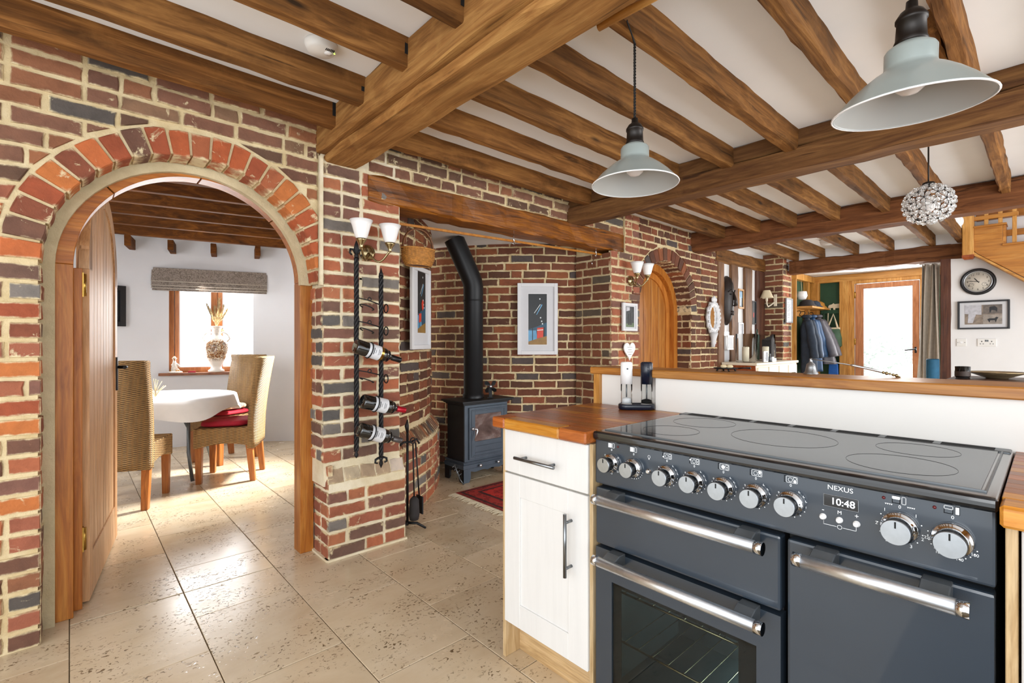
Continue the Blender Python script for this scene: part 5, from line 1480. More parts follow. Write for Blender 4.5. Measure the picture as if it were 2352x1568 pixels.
for s in (-.004, .004): m.tube([(c.x + R1 * math.cos(a) * (1 if abs(math.cos(a)) < .8 else 1), c.y + s, c.z + .09 + .145 * max(0, math.sin(a)) ** .8) for a in [PI * k / 16 for k in range(17)]], .0055, 6)
m.build('handle', M['wicker_d'], bk)

# ================================================================ PICTURES ON BRICK
def hang(name, A, B, z0, z1, fw, mats, label, cat, n_out=None, off=.006, th=.022, group=None):
    """flat framed thing whose left edge stands at A and right edge at B"""
    A, B = Vector((A[0], A[1], 0)), Vector((B[0], B[1], 0)); u_ = (B - A).normalized(); nrm = Vector((u_.y, -u_.x, 0)); w = (B - A).length
    t = thing(name, label, cat, (A.x + (B.x - A.x) / 2, A.y + (B.y - A.y) / 2, z0), group=group)
    t['_'] = 0; del t['_']
    fr_, inn = mats
    def bx(m, s0, s1, za, zb, d0, d1, mi=0): m.obox(A + u_ * ((s0 + s1) / 2) + nrm * (off + (d0 + d1) / 2) + Vector((0, 0, (za + zb) / 2)), (s1 - s0, d1 - d0, zb - za), (u_, nrm, Vector((0, 0, 1))), mi); return m
    m = MB()
    for s0, s1, za, zb in ((0, fw, z0, z1), (w - fw, w, z0, z1), (fw, w - fw, z0, z0 + fw), (fw, w - fw, z1 - fw, z1)): bx(m, s0, s1, za, zb, 0, th)
    m.build('frame', fr_, t, .002)
    bx(MB(), fw * .8, w - fw * .8, z0 + fw * .8, z1 - fw * .8, .002, th * .45).build('mount', inn, t)
    def P(s, z, d): return A + u_ * (s * w) + nrm * (off + th * .45 + d) + Vector((0, 0, z0 + (z1 - z0) * z))
    t_ = (t, P, bx, w, nrm)
    return t_
def art(T, polys):
    """flat print: list of (name, material, [(s, z)...]) stacked by small steps"""
    t, P, bx, w, nrm = T
    for i, (nm, mt, pts) in enumerate(polys):
        m = MB(); m.loft([[P(s, z, .0006 + i * .0003) for s, z in pts], [P(s, z, .0009 + i * .0003) for s, z in pts]], 0, False); m.build(nm, mt, t)
art_dark = simple('print_night', '#14181c', .35, 0, .3, 6); art_teal = simple('print_teal', '#1d4a63', .35, 0, .3, 8); art_sky = simple('print_blue', '#5f9cc4', .35, 0, .2, 8)
art_red = simple('print_red', '#cf3a20', .35, 0, .1, 20); art_gold = simple('print_gold', '#8f6b2c', .35, 0, .2, 20); art_white = simple('print_white', '#dfe6ea', .35)
def rocket_art(T, s0, s1, z0, z1, balloon=False):
    W_, H_ = s1 - s0, z1 - z0
    def r(*p): return [(s0 + W_ * a, z0 + H_ * b) for a, b in p]
    arts = [('bevel', M['white_frame'], [(s0 - .02, z0 - .012), (s1 + .02, z0 - .012), (s1 + .02, z1 + .012), (s0 - .02, z1 + .012)]),
            ('print_night', art_dark, r((0, 0), (1, 0), (1, 1), (0, 1))), ('print_sea', art_teal, r((0, .0), (1, .0), (1, .44), (.5, .36), (0, .30))), ('print_water', art_sky, r((0, .03), (.5, .10), (.42, .28), (0, .28))),
            ('print_hill', art_gold, r((0, 0), (1, 0), (1, .17), (.5, .12), (0, .06))), ('print_streak', art_white, r((.30, .62), (.33, .62), (.66, .79), (.64, .80))), ('print_streak', art_sky, r((.42, .59), (.46, .59), (.76, .78), (.72, .80))),
            ('print_post', art_dark, r((.21, .08), (.25, .09), (.25, .34), (.21, .34)))]
    if balloon: arts += [('print_balloon', art_red, r((.6, .36), (.76, .42), (.74, .52), (.58, .54), (.46, .48), (.5, .40))), ('print_house', art_red, r((.12, .16), (.42, .18), (.42, .32), (.12, .30)))]
    else: arts += [('print_house', art_red, r((.46, .12), (.80, .15), (.82, .34), (.48, .33))), ('print_shade', art_dark, r((.80, .15), (.88, .17), (.88, .35), (.82, .35))), ('print_stripe', art_white, r((.47, .275), (.8, .285), (.8, .30), (.47, .29)))]
    for a, b in ((.62, .90), (.66, .53), (.72, .46), (.76, .41)): arts.append(('print_dot', art_white, r(*[(a + .035 * math.cos(2 * PI * k / 8), b + .016 * math.sin(2 * PI * k / 8)) for k in range(8)])))
    art(T, arts)
def shift_out(c, A, d):  # move a wall point away from a kiln centre
    v = Vector((A[0] - c[0], A[1] - c[1])); L = v.length; v = v / L * (L + d); return (c[0] + v.x, c[1] + v.y)
T = hang('framed_print', (3.155, 3.400), (3.446, 3.153), 1.074, 1.750, .035, (M['white_frame'], M['mount']), 'white framed print of red hut at night behind the stove flue', 'picture', off=.014, group='white framed night prints')
T0 = T
rocket_art(T, .27, .73, .14, .85)
T = hang('framed_print', (1.742, 3.012), (2.032, 3.228), 1.140, 1.738, .032, (M['white_frame'], M['mount']), 'white framed print with red balloon on the curved wall under basket', 'picture', off=.022, group='white framed night prints')
rocket_art(T, .33, .75, .20, .96, True)
T = hang('photo_frame', (3.722, 2.622), (3.952, 2.622), 1.295, 1.552, .022, (M['white_frame'], M['mount']), 'small white photo frame on brick pier above the heart plaque', 'picture', off=.004, group=None)
pp1 = simple('photo_dark', '#2d3236', .4, 0, .5, 40); pp2 = simple('photo_green', '#586a4c', .4, 0, .3, 40); pp3 = simple('photo_figures', '#15161c', .4, 0, .5, 60); pp4 = simple('photo_pale', '#b9b9c0', .4, 0, .2, 40)
art(T, [('photo', pp1, [(.24, .14), (.80, .14), (.80, .88), (.24, .88)]), ('photo_lawn', pp2, [(.24, .14), (.80, .14), (.80, .30), (.24, .26)]), ('photo_person', pp3, [(.38, .22), (.48, .22), (.46, .62), (.40, .62)]), ('photo_person', pp3, [(.52, .22), (.64, .22), (.61, .66), (.54, .66)]), ('photo_sky', pp4, [(.26, .70), (.5, .74), (.5, .86), (.26, .86)])])
# heart plaque
hp = thing('heart_plaque', 'white wooden heart plaque with faint writing hanging on brick pier', 'plaque', (3.838, 2.618, 1.03))
hpts = []
for k in range(40):
    a = 2 * PI * k / 40; hpts.append((3.838 + .0055 * 16 * math.sin(a) ** 3, 1.118 + .0057 * (13 * math.cos(a) - 5 * math.cos(2 * a) - 2 * math.cos(3 * a) - math.cos(4 * a))))
MB().prism(hpts, 'y', 2.606, 2.616).build('heart', M['white_gloss'], hp, .002)
m = MB().tube([(3.838, 2.614, 1.16), (3.836, 2.614, 1.24)], .0022, 5); m.build('string', M['canvas'], hp)
m = MB()
for z, w in ((1.145, .05), (1.122, .035), (1.10, .055), (1.078, .03)):
    m.tube([(3.838 + w * (j / 10 - .5) * 2 * .8, 2.6052, z + .003 * math.sin(j * 2.3)) for j in range(11)], .0012, 4)
m.build('handwriting', M['grey_metal'], hp)
# ornate hand mirror
mi = thing('hand_mirror', 'ornate white hand mirror frame with oval glass on brick wall', 'mirror', (5.49, 2.61, 1.14))
mc = Vector((5.495, 2.606, 1.475))
def oval(a, rx, rz): return (mc.x + rx * math.cos(a), mc.z + rz * math.sin(a))
m = MB(); q = random.Random(9)
rings = []
for k in range(48):
    a = 2 * PI * k / 48; wv = 1 + .05 * math.cos(a * 12)
    rings.append([(mc.x + rx * wv * math.cos(a), y, mc.z + rz * wv * math.sin(a)) for rx, rz, y in ((.098, .118, 2.612), (.105, .128, 2.590), (.125, .152, 2.582), (.150, .185, 2.590), (.158, .196, 2.614))])
rings.append(rings[0]); m.loft(rings, 0, True, False, True)
for k in range(22):
    a = 2 * PI * k / 22; m.ell((mc.x + .138 * math.cos(a), 2.585, mc.z + .17 * math.sin(a)), .016, .010, .020, 8, 5)
for a, s in ((PI / 2, .04), (PI / 2 - .25, .028), (PI / 2 + .25, .028)): m.ell((mc.x + .16 * math.cos(a), 2.592, mc.z + .212 * math.sin(a)), s * .8, .014, s, 10, 6)
m.build('frame', M['white_frame'], mi)
m = MB(); m.tube([(mc.x, 2.598, mc.z - .18), (mc.x - .01, 2.592, mc.z - .23), (mc.x - .015, 2.595, mc.z - .28), (mc.x - .022, 2.596, mc.z - .34)], [.05, .034, .026, .020], 12)
for k in range(5): m.ell((mc.x - .012 + (.016 if k % 2 else -.012), 2.580, mc.z - .20 - .03 * k), .014, .010, .018, 8, 5)
m.build('handle', M['white_frame'], mi)
m = MB(); gp = [oval(2 * PI * k / 32, .102, .126) for k in range(32)]; m.loft([[(a, 2.598 + (a - mc.x) * .114 + dy, b) for a, b in gp] for dy in (0, .004)], 0, False)

nm = NT('mirror_glass'); nm.base(nm.ramp(nm.noise(nm.coords(rnd=False), 2, 1), [(0, (.93, .93, .92, 1)), (1, (.93, .93, .92, 1))])); nm.set(Metallic=1, Roughness=.02)
m.build('mirror_glass', nm.m, mi)

# ================================================================ RUG
rg = thing('rug', 'fringed red patterned rug in front of the stove', 'rug', (2.85, 2.75, 0))
MB().box(2.245, 3.5, 2.28, 3.135, .001, .010).build('pile', M['rug'], rg, .002)
m = MB(); q = random.Random(12)
for k in range(150):
    y = 2.285 + .845 * k / 150; l = q.uniform(.045, .085); w = q.uniform(-.02, .02)
    m.tube([(2.247, y, .006), (2.247 - l * .5, y + w * .4, .008), (2.247 - l, y + w, .003)], [.003, .0026, .0015], 4)
f = m.build('fringe', M['rug_fringe'], rg); f['kind'] = 'stuff'
# ================================================================ DINING ROOM
def rattan_chair(name, label, x, y, face, cushion=None):
    """high backed woven chair; its own front looks along local +Y"""
    t = thing(name, label, 'chair', (x, y, 0), face - PI / 2, group='high backed rattan dining chairs')
    W2, D2 = .225, .225
    # seat box with an arched lower edge
    m = MB()
    def apr(a0, a1):
        pts = [(a0, .465), (a0, .30)]
        for k in range(1, 10): u = k / 10; pts.append((a0 + (a1 - a0) * u, .30 + .035 * math.sin(PI * u)))
        return pts + [(a1, .30), (a1, .465)]
    m.prism(apr(-W2, W2), 'y', D2 - .025, D2); m.prism(apr(-D2, D2 - .02), 'x', -W2, -W2 + .025); m.prism(apr(-D2, D2 - .02), 'x', W2 - .025, W2)
    m.box(-W2 + .01, W2 - .01, -D2 + .01, D2 - .01, .43, .465)
    m.build('seat', M['rattan'], t, .006, local=True)
    m = MB(); rings = []
    for k in range(15):
        u = k / 14; z = .285 + .765 * u
        yb = -D2 - .01 - .10 * max(0, u - .25) ** 1.6 - .02 * u
        hw = W2 + .005 + .006 * math.sin(u * PI); th = .055 if u < .93 else .055 + .02 * (u - .93) / .07
        bot = .035 * 0
        rings.append([(-hw, yb + th, z), (-hw + .012, yb, z), (-hw * .33, yb - .004, z), (hw * .33, yb - .004, z), (hw - .012, yb, z), (hw, yb + th, z), (hw * .3, yb + th + .002, z), (-hw * .3, yb + th + .002, z)])
    z = 1.062; r = rings[-1]; rings.append([(p[0] * .97, p[1], z) for p in r])
    m.loft(rings, 0, True); m.build('backrest', M['rattan'], t, local=True)
    for sx in (-1, 1):
        for sy in (-1, 1):
            y0 = sy * (D2 - .035); y1 = y0 + (-.03 if sy < 0 else .0)
            m = MB(); m.loft([[(sx * (W2 - .035) + a * w, yy + b * w, zz) for a, b in ((-1, -1), (1, -1), (1, 1), (-1, 1))] for w, yy, zz in ((.021, y1, 0), (.026, y0, .33), (.026, y0, .43))], 0, False)
            m.build('leg', M['leg_z'], t, .002, local=True)
    return t
F_ = lambda a: rad(a)
rattan_chair('rattan_chair', 'rattan dining chair with its back to the arch, beside the open door', .315, 4.60, F_(66))
rattan_chair('rattan_chair', 'rattan dining chair seen side on in front of the others, red seat pad', 1.06, 4.885, F_(154))
rattan_chair('rattan_chair', 'rattan dining chair under the window with patterned throw on red pad', 1.17, 5.64, F_(205))
def pad(name, x, y, face, z, mat, label, cat, seed, w=.205, h=.045, group=None):
    q = random.Random(seed); m = MB(); rings = []
    n = 28
    for j, (s, zz) in enumerate(((.80, 0), (.98, .01), (1.0, h * .5), (.95, h * .85), (.80, h), (.45, h * 1.12), (.05, h * 1.02))):
        ring = []
        for k in range(n):
            a = 2 * PI * k / n; p = 4.5
            rr = w * s / (abs(math.cos(a)) ** p + abs(math.sin(a)) ** p) ** (1 / p)
            wv = 1 + q.uniform(-.02, .02) * (1 if j in (2, 3, 4) else .3)
            ring.append((rr * math.cos(a) * wv, rr * math.sin(a) * wv, z + zz + q.uniform(-.004, .004) * (1 if j > 3 else 0)))
        rings.append(ring)
    m.loft(rings, 0, True)
    m.xf(Matrix.Translation((x, y, 0)) @ Matrix.Rotation(face - PI / 2, 4, 'Z'))
    o = m.build(name, mat, origin=(x, y, z)); return tag(o, label, cat, group)
pad('seat_cushion', 1.045, 4.895, F_(154), .467, M['red_cushion'], 'crushed red seat cushion on the side-on rattan chair', 'cushion', 1, .19, .05, 'red seat cushions')
pad('seat_cushion', 1.155, 5.633, F_(205), .467, M['red_cushion'], 'red seat cushion below the throw on the chair under the window', 'cushion', 2, .195, .045, 'red seat cushions')
nt = NT('patterned_throw'); tv = nt.coords(rnd=False); vo = nt.n('ShaderNodeTexVoronoi', Scale=26.0, distance='MANHATTAN'); nt.l(tv, vo.inputs['Vector'])
nt.base(nt.ramp(vo.outputs['Distance'], [(0, C('#6a3020')), (.22, C('#d9c6a8')), (.55, C('#8a4a34')), (.7, C('#d9c6a8'))], 'CONSTANT')); nt.set(Roughness=.9)
pad('patterned_throw', 1.14, 5.625, F_(205), .522, nt.m, 'folded cream and rust patterned throw on the red cushion by window', 'throw', 5, .185, .05)
# table
TX, TY, TZ, TR = .63, 5.28, .715, .555
tb = thing('dining_table', 'round folding dining table with grey steel legs under the cloth', 'table', (TX, TY, 0))
MB().lathe([(TR - .01, TZ - .03), (TR - .01, TZ)], 40, (TX, TY, 0)).build('table_top', M['oak_y'], tb)
for a in (20, 110, 200, 290):
    p = Vector((TX + .36 * math.cos(rad(a)), TY + .36 * math.sin(rad(a)), 0)); c = Vector((TX, TY, 0)); d = (p - c).normalized()
    MB().tube([p + Vector((0, 0, TZ - .03)), p + Vector((0, 0, .25)), p + d * .06 + Vector((0, 0, .012))], .014, 8).build('leg', M['grey_metal'], tb)
    MB().tube([p + Vector((0, 0, .45)), c + d * .12 + Vector((0, 0, TZ - .035))], .009, 6).build('brace', M['grey_metal'], tb)
m = MB(); q = random.Random(21); n = 72
rings = [[(TX + TR * s * math.cos(2 * PI * k / n), TY + TR * s * math.sin(2 * PI * k / n), TZ + .004) for k in range(n)] for s in (.02, .5, .9, .985)]
for t_, dz in ((1.0, -.006), (1.012, -.03), (1.03, -.08), (1.05, -.14)):
    ring = []
    for k in range(n):
        a = 2 * PI * k / n; wv = math.sin(a * 9 + .6) * .5 + math.sin(a * 5 + 2) * .5
        drop = dz * (1 + .28 * (math.sin(a * 4 + .8)))
        ring.append((TX + (TR + (t_ - 1) * .55 + .03 * wv * (-dz / .14)) * math.cos(a), TY + (TR + (t_ - 1) * .55 + .03 * wv * (-dz / .14)) * math.sin(a), TZ + .004 + drop))
    rings.append(ring)
m.loft(rings, 0, True, False); o = m.build('tablecloth', M['cloth'], origin=(TX, TY, TZ)); tag(o, 'white tablecloth hanging in folds over the round dining table', 'tablecloth')
g = thing('dried_grass_sprig', 'small pale dried sprig on the tablecloth behind the left rattan chair', 'plant', (.545, 5.15, TZ + .006))
m = MB(); q = random.Random(8)
for k in range(12): a = q.uniform(0, 6.28); l = q.uniform(.08, .16); m.tube([(.545, 5.15, TZ + .006), (.545 + .03 * math.cos(a), 5.15 + .03 * math.sin(a), TZ + l * .6), (.545 + .075 * math.cos(a), 5.15 + .075 * math.sin(a), TZ + l)], .0022, 4)
s_ = m.build('stems', M['pampas'], g); s_['kind'] = 'stuff'
# things on the window sill
def onsill(s, d): return wc + wt * s + wn * d
SZ = .8455
v0 = onsill(.035, -.115)
vs = thing('vase', 'ornate gilded white porcelain vase of dried pampas on the window sill', 'vase', (v0.x, v0.y, SZ))
nv = NT('gilded_porcelain'); vv = nv.coords(rnd=False)
sp = nv.n('ShaderNodeTexCoord'); sx_ = nv.n('ShaderNodeSeparateXYZ'); nv.l(sp.outputs['Generated'], sx_.inputs[0])
patt = nv.ramp(nv.noise(vv, 30, 4, .6, 1.5), [(.40, C('#e9e3d8')), (.47, C('#b08a4a')), (.53, C('#8a4a2a')), (.58, C('#3c3a36')), (.64, C('#e0d2b8'))])
nv.base(nv.mix(nv.ramp(sx_.outputs[2], [(.22, (0, 0, 0)), (.30, (1, 1, 1)), (.66, (1, 1, 1)), (.74, (.25, .25, .25))]), C('#ece7df'), patt)); nv.set(Roughness=.2)
MB().lathe([(a * 1.32, b * 1.5) for a, b in [(.001, .0), (.062, .0), (.064, .012), (.045, .025), (.040, .045), (.05, .062), (.082, .12), (.098, .175), (.098, .215), (.078, .255), (.042, .28), (.032, .295), (.034, .33), (.045, .345), (.055, .352), (.050, .356), (.030, .35)]], 28, (v0.x, v0.y, SZ)).build('body', nv.m, vs)
for s in (-1, 1):
    c = v0 + Vector((0, 0, SZ)); m = MB(); m.tube([c + wt * (s * .112) + Vector((0, 0, .352)), c + wt * (s * .14) + Vector((0, 0, .39)), c + wt * (s * .112) + Vector((0, 0, .44)), c + wt * (s * .066) + Vector((0, 0, .47)), c + wt * (s * .045) + Vector((0, 0, .457))], .009, 6); m.build('handle', M['figurine'], vs)
pg = thing('pampas_grass', 'tall dried pampas plumes standing in the porcelain vase', 'plant', (v0.x, v0.y, SZ + .52))
m = MB(); q = random.Random(30)
for s, l, d, r_ in ((-.10, .27, .02, .015), (-.06, .21, -.02, .016), (-.02, .24, .02, .018), (.035, .35, -.01, .022), (.075, .26, .02, .020), (.115, .21, -.02, .018), (.02, .20, .03, .016)):
    b = v0 + Vector((0, 0, SZ + .51)); tip = b + wt * s + wn * d + Vector((0, 0, l)); mid = b.lerp(tip, .45)
    m.tube([b, b + wt * s * .25 + Vector((0, 0, l * .4)), mid + Vector((0, 0, .02)), b.lerp(tip, .8), tip], [.002, .003, r_ * .4, r_ * .35, .001], 7)
    for k in range(150):
        u = q.uniform(.35, 1); p = b.lerp(tip, u); a = q.uniform(0, 6.28); e = (wt * math.cos(a) + wn * math.sin(a)) * r_ * q.uniform(.6, 1.7) * (1.2 - u * .7)
        m.tube([p, p + e * .6 + Vector((0, 0, .012)), p + e + Vector((0, 0, .03))], [.002, .0016, .0005], 3)
s_ = m.build('plume', M['pampas'], pg); s_['kind'] = 'stuff'
def figurine(name, s, label, seed, flip=1):
    c = onsill(s, -.14) + Vector((0, 0, SZ)); t = thing(name, label, 'figurine', tuple(c), group='porcelain figurines on the sill')
    MB().lathe([(.001, 0), (.07, 0), (.066, .012), (.055, .018), (.001, .02)], 18, tuple(c)).build('base', M['figurine'], t)
    q = random.Random(seed); m = MB()
    b = c + wt * (-.01 * flip); 
    m.tube([b + Vector((0, 0, .015)), b + Vector((0, 0, .06)), b + Vector((0, 0, .10)), b + Vector((0, 0, .135))], [.036, .030, .022, .012], 12)
    m.tube([b + Vector((0, 0, .11)), b + wt * .035 * flip + Vector((0, 0, .09)), b + wt * .05 * flip + Vector((0, 0, .06))], [.010, .009, .007], 8); m.tube([b + Vector((0, 0, .11)), b - wt * .03 * flip + Vector((0, 0, .085))], [.010, .007], 8)
    m.tube([b + Vector((0, 0, .03)), b + wt * .035 * flip + Vector((0, 0, .035)), b + wt * .045 * flip + Vector((0, 0, .018))], [.016, .013, .010], 8)
    m.build('seated_figure', M['figurine'], t)
    MB().ell(tuple(b + Vector((0, 0, .152))), .016, .016, .019, 12, 8).build('head', simple('figurine_skin%d' % seed, '#c79a7c', .4), t)
    MB().lathe([(.024, 0), (.022, .004), (.013, .008), (.011, .020), (.001, .024)], 14, tuple(b + Vector((0, 0, .162)))).build('hat', M['dkbrass'], t)
    m = MB()
    for k in range(6): a = q.uniform(0, 6.28); m.ell(tuple(c + Vector((.045 * math.cos(a), .045 * math.sin(a), .022))), .010, .010, .010, 6, 4)
    m.build('flowers', M['tan'], t)
figurine('figurine', -.36, 'porcelain seated figurine at left end of the dining window sill', 1)
figurine('figurine', .34, 'porcelain figurine at right of sill, mostly behind the rattan chair back', 2, -1)
c = onsill(-.20, -.16); MB_ = MB().obox(c + Vector((0, 0, SZ + .008)), (.07, .03, .016), wax)
o = MB_.build('red_trinket', M['red_cushion'], origin=(c.x, c.y, SZ)); tag(o, 'tiny red trinket lying on the sill left of the vase', 'trinket')
# roman blind
bl = thing('roman_blind', 'raised taupe damask roman blind over the dining window', 'blind', tuple(wc + Vector((0, 0, 1.77))))
def fold(name, z0, z1, d0, d1, s=.56, mat='blind', tk=.012):
    m = MB(); a = []
    for d, z in ((d0, z1), (d1, z0), (d1 + tk, z0 - .004), (d0 + tk, z1)): pass
    L_, R_ = wc - wt * s, wc + wt * s
    q0 = [L_ - wn * (.165 + d0) + Vector((0, 0, z1)), R_ - wn * (.165 + d0) + Vector((0, 0, z1)), R_ - wn * (.165 + d1) + Vector((0, 0, z0)), L_ - wn * (.165 + d1) + Vector((0, 0, z0))]
    m.loft([[p for p in q0], [p + wn * tk for p in q0]], 0, False); return m.build(name, M[mat], bl, .003)
for args in (('head_rail', 1.995, 2.022, .030, .034, .560), ('fold', 1.868, 1.998, .030, .062, .572), ('fold', 1.822, 1.866, .050, .056, .572), ('fold', 1.792, 1.820, .046, .050, .57), ('hem_bar', 1.768, 1.790, .040, .044, .566)): fold(*args)
for z in (1.868, 1.823, 1.793):
    m = MB(); m.tube([wc - wt * .572 - wn * .226 + Vector((0, 0, z)), wc + wt * .572 - wn * .226 + Vector((0, 0, z))], .005, 6); m.build('piped_edge', M['curtain'], bl)
m = MB(); m.tube([wc + wt * .50 - wn * .15 + Vector((0, 0, 1.80)), wc + wt * .50 - wn * .14 + Vector((0, 0, .86))], .0035, 6); m.build('pull_cord', M['white_gloss'], bl)
# dark framed picture on the curved wall, left of the window
a0, a1 = rad(106), rad(97)
A_ = (K1[0] + (RI - .012) * math.cos(a0), K1[1] + (RI - .012) * math.sin(a0)); B_ = (K1[0] + (RI - .012) * math.cos(a1), K1[1] + (RI - .012) * math.sin(a1))
T = hang('black_framed_picture', A_, (.440, 6.655), 1.36, 1.79, .05, (M['black_frame'], M['void']), 'black framed picture on white curved wall beside the open door leaf', 'picture', off=.008, th=.035)
art(T, [('print', simple('print_slate', '#26303a', .4, 0, .4, 12), [(.2, .16), (.8, .16), (.8, .84), (.2, .84)]), ('print_glow', art_gold, [(.66, .42), (.74, .42), (.74, .60), (.66, .60)])])
# ================================================================ FAR ROOM, SEEN OVER THE HALF WALL
sb = thing('sideboard', 'cream sideboard of drawers with brown top end below the oak studs', 'sideboard', (6.4, 2.42, 0))
MB().box(5.77, 7.08, 2.235, 2.60, .06, .925).build('body', M['creampaint'], sb, .003)
MB().box(5.752, 5.77, 2.235, 2.60, .06, .925).build('end_panel', M['ratchet'], sb, .002, label='reddish brown end panel')
MB().box(5.74, 7.10, 2.215, 2.62, .925, .955).build('top', M['creampaint'], sb, .004)
for i in range(4):
    x = 5.80 + i * .322; d = MB().box(x, x + .295, 2.222, 2.238, .72, .90).build('drawer', M['creampaint'], sb, .003)
    m = MB(); m.tube([(x + .11, 2.222, .80), (x + .11, 2.205, .80), (x + .19, 2.205, .80), (x + .19, 2.222, .80)], .007, 6); m.build('cup_pull', M['bronze'], d)
for x in (5.80, 7.05):
    for y in (2.26, 2.57): MB().box(x - .025, x + .025, y - .02, y + .02, 0, .06).build('foot', M['ratchet'], sb)
def hurricane(x, y, r, h, label, cl, seed):
    t = thing('hurricane_glass', label, 'candle holder', (x, y, .955), group='glass hurricane candle holders')
    MB().lathe([(.001, .001), (r, .001), (r, h), (r - .004, h), (r - .004, .006), (.001, .006)], 30, (x, y, .955)).build('glass', M['glass_vessel'], t)
    c = thing('pillar_candle', cl, 'candle', (x, y, .964), group='cream pillar candles')
    MB().lathe([(.001, .0), (.038, 0), (.038, .162), (.03, .168), (.001, .160)], 22, (x, y, .964)).build('wax', M['wax'], c); MB().cyl((x, y, 1.12), (x + .003, y, 1.142), .003, n=5).build('wick', M['void'], c)
hurricane(5.89, 2.40, .108, .335, 'tall clear hurricane glass with candle, left on the sideboard', 'cream pillar candle inside the left hurricane glass', 1)
hurricane(6.49, 2.40, .108, .335, 'tall clear hurricane glass with candle, right by the brick pier', 'cream pillar candle inside the right hurricane glass', 2)
T = hang('photo_frame', (6.06, 2.28), (6.19, 2.28), .957, 1.085, .014, (M['silver'], M['white_frame']), 'small silver photo frame standing before the left hurricane glass', 'picture', off=0)
art(T, [('photo', pp4, [(.22, .2), (.78, .2), (.78, .8), (.22, .8)]), ('photo_person', pp3, [(.4, .25), (.6, .25), (.56, .7), (.44, .7)])])
fg = thing('angel_ornament', 'tiny dark winged ornament between the two hurricane glasses', 'ornament', (6.24, 2.26, .956))
m = MB().tube([(6.24, 2.26, .956), (6.24, 2.26, 1.0), (6.24, 2.26, 1.03)], [.024, .016, .008], 8); m.ell((6.24, 2.26, 1.043), .012, .012, .014, 8, 6); m.build('body', M['grey_metal'], fg)
for s in (-1, 1): MB().loft([[(6.24 + s * .008, 2.264, 1.0), (6.24 + s * .05, 2.266, 1.05), (6.24 + s * .04, 2.266, 1.0)], [(6.24 + s * .008, 2.268, 1.0), (6.24 + s * .05, 2.27, 1.05), (6.24 + s * .04, 2.27, 1.0)]], 0, False).build('wing', M['grey_metal'], fg)
cd_ = thing('card_box', 'small white card box on the sideboard between the glasses', 'box', (6.32, 2.25, .956))
MB().box(6.26, 6.38, 2.235, 2.275, .956, .998).build('box', M['white_gloss'], cd_, .002); MB().box(6.29, 6.35, 2.25, 2.26, .998, 1.015).build('card', M['paper'], cd_)
bx_ = thing('dark_vase', 'dark square vase with green sprig behind the right hurricane glass', 'vase', (6.85, 2.44, .956))
MB().box(6.74, 6.90, 2.42, 2.54, .956, 1.17).build('body', M['dark_leather'], bx_, .006)
m = MB(); m.tube([(6.69, 2.58, .956), (6.69, 2.58, 1.2), (6.69, 2.58, 1.28), (6.69, 2.58, 1.36)], [.03, .03, .013, .010], 12); o = m.build('green_bottle', simple('green_glass', '#1d4034', .1, coat=1), origin=(6.69, 2.58, .956)); tag(o, 'slim dark green bottle behind the right hurricane glass', 'bottle')
# hung between the studs
mk = thing('carved_mask', 'long dark carved wooden mask hung between the first two studs', 'mask', (5.945, 2.68, 1.40))
m = MB(); rings = []
for z, w, d in ((1.40, .015, .02), (1.45, .055, .06), (1.55, .082, .09), (1.68, .095, .10), (1.80, .098, .10), (1.90, .085, .085), (1.97, .055, .06), (2.0, .012, .02)):
    rings.append([(5.945 + w * math.cos(a), 2.660 - d * max(0, math.sin(a)), z) for a in [PI * k / 10 for k in range(11)]] + [(5.945 - w, 2.661, z), (5.945 + w, 2.661, z)])
m.loft(rings, 0, True); m.build('face', M['carved'], mk)
MB().tube([(5.945, 2.57, 1.80), (5.945, 2.54, 1.70), (5.945, 2.535, 1.64), (5.945, 2.56, 1.63)], [.014, .018, .024, .01], 8).build('nose', M['carved'], mk)
for z, w in ((1.53, .036), (1.56, .040)): MB().ell((5.945, 2.572, z), w, .018, .013, 12, 6).build('lip', M['carved'], mk)
for s in (-1, 1):
    MB().ell((5.945 + s * .042, 2.578, 1.77), .026, .014, .010, 10, 6).build('eye', M['void'], mk); MB().tube([(5.945 + s * .015, 2.562, 1.80), (5.945 + s * .045, 2.566, 1.82), (5.945 + s * .08, 2.59, 1.80)], .008, 6).build('brow', M['carved'], mk)
T = hang('wood_framed_picture', (6.262, 2.66), (6.425, 2.66), 1.62, 1.87, .022, (M['honey_z'], art_teal), 'small honey framed blue picture between second and third studs', 'picture', off=.003)
art(T, [('print', art_sky, [(.2, .5), (.8, .55), (.8, .85), (.2, .85)]), ('print_figure', art_white, [(.35, .15), (.55, .15), (.6, .5), (.45, .6)])])
T = hang('silver_framed_picture', (6.262, 2.66), (6.41, 2.66), 1.18, 1.44, .016, (M['silver'], M['mount']), 'silver framed picture low between second and third studs', 'picture', off=.003)
art(T, [('print', pp4, [(.25, .2), (.75, .2), (.75, .8), (.25, .8)])])
T = hang('dark_framed_picture', (6.69, 2.66), (6.815, 2.66), 1.43, 1.74, .014, (M['black_frame'], pp1), 'narrow dark picture between the third and fourth studs', 'picture', off=.003)
art(T, [('print', art_red, [(.4, .3), (.6, .3), (.6, .5), (.4, .5)])])
lr = thing('letter_rack', 'white slatted letter rack hung low between first studs', 'rack', (5.95, 2.63, 1.1))
MB().box(5.862, 6.03, 2.651, 2.663, 1.10, 1.32).build('back', M['white_gloss'], lr); MB().box(5.862, 6.03, 2.60, 2.651, 1.10, 1.115).build('base', M['white_gloss'], lr)
for i in range(5): MB().box(5.866 + i * .034, 5.886 + i * .034, 2.60, 2.61, 1.115, 1.26).build('slat', M['white_gloss'], lr)
MB().box(5.862, 6.03, 2.597, 2.612, 1.255, 1.275).build('rail', M['white_gloss'], lr)
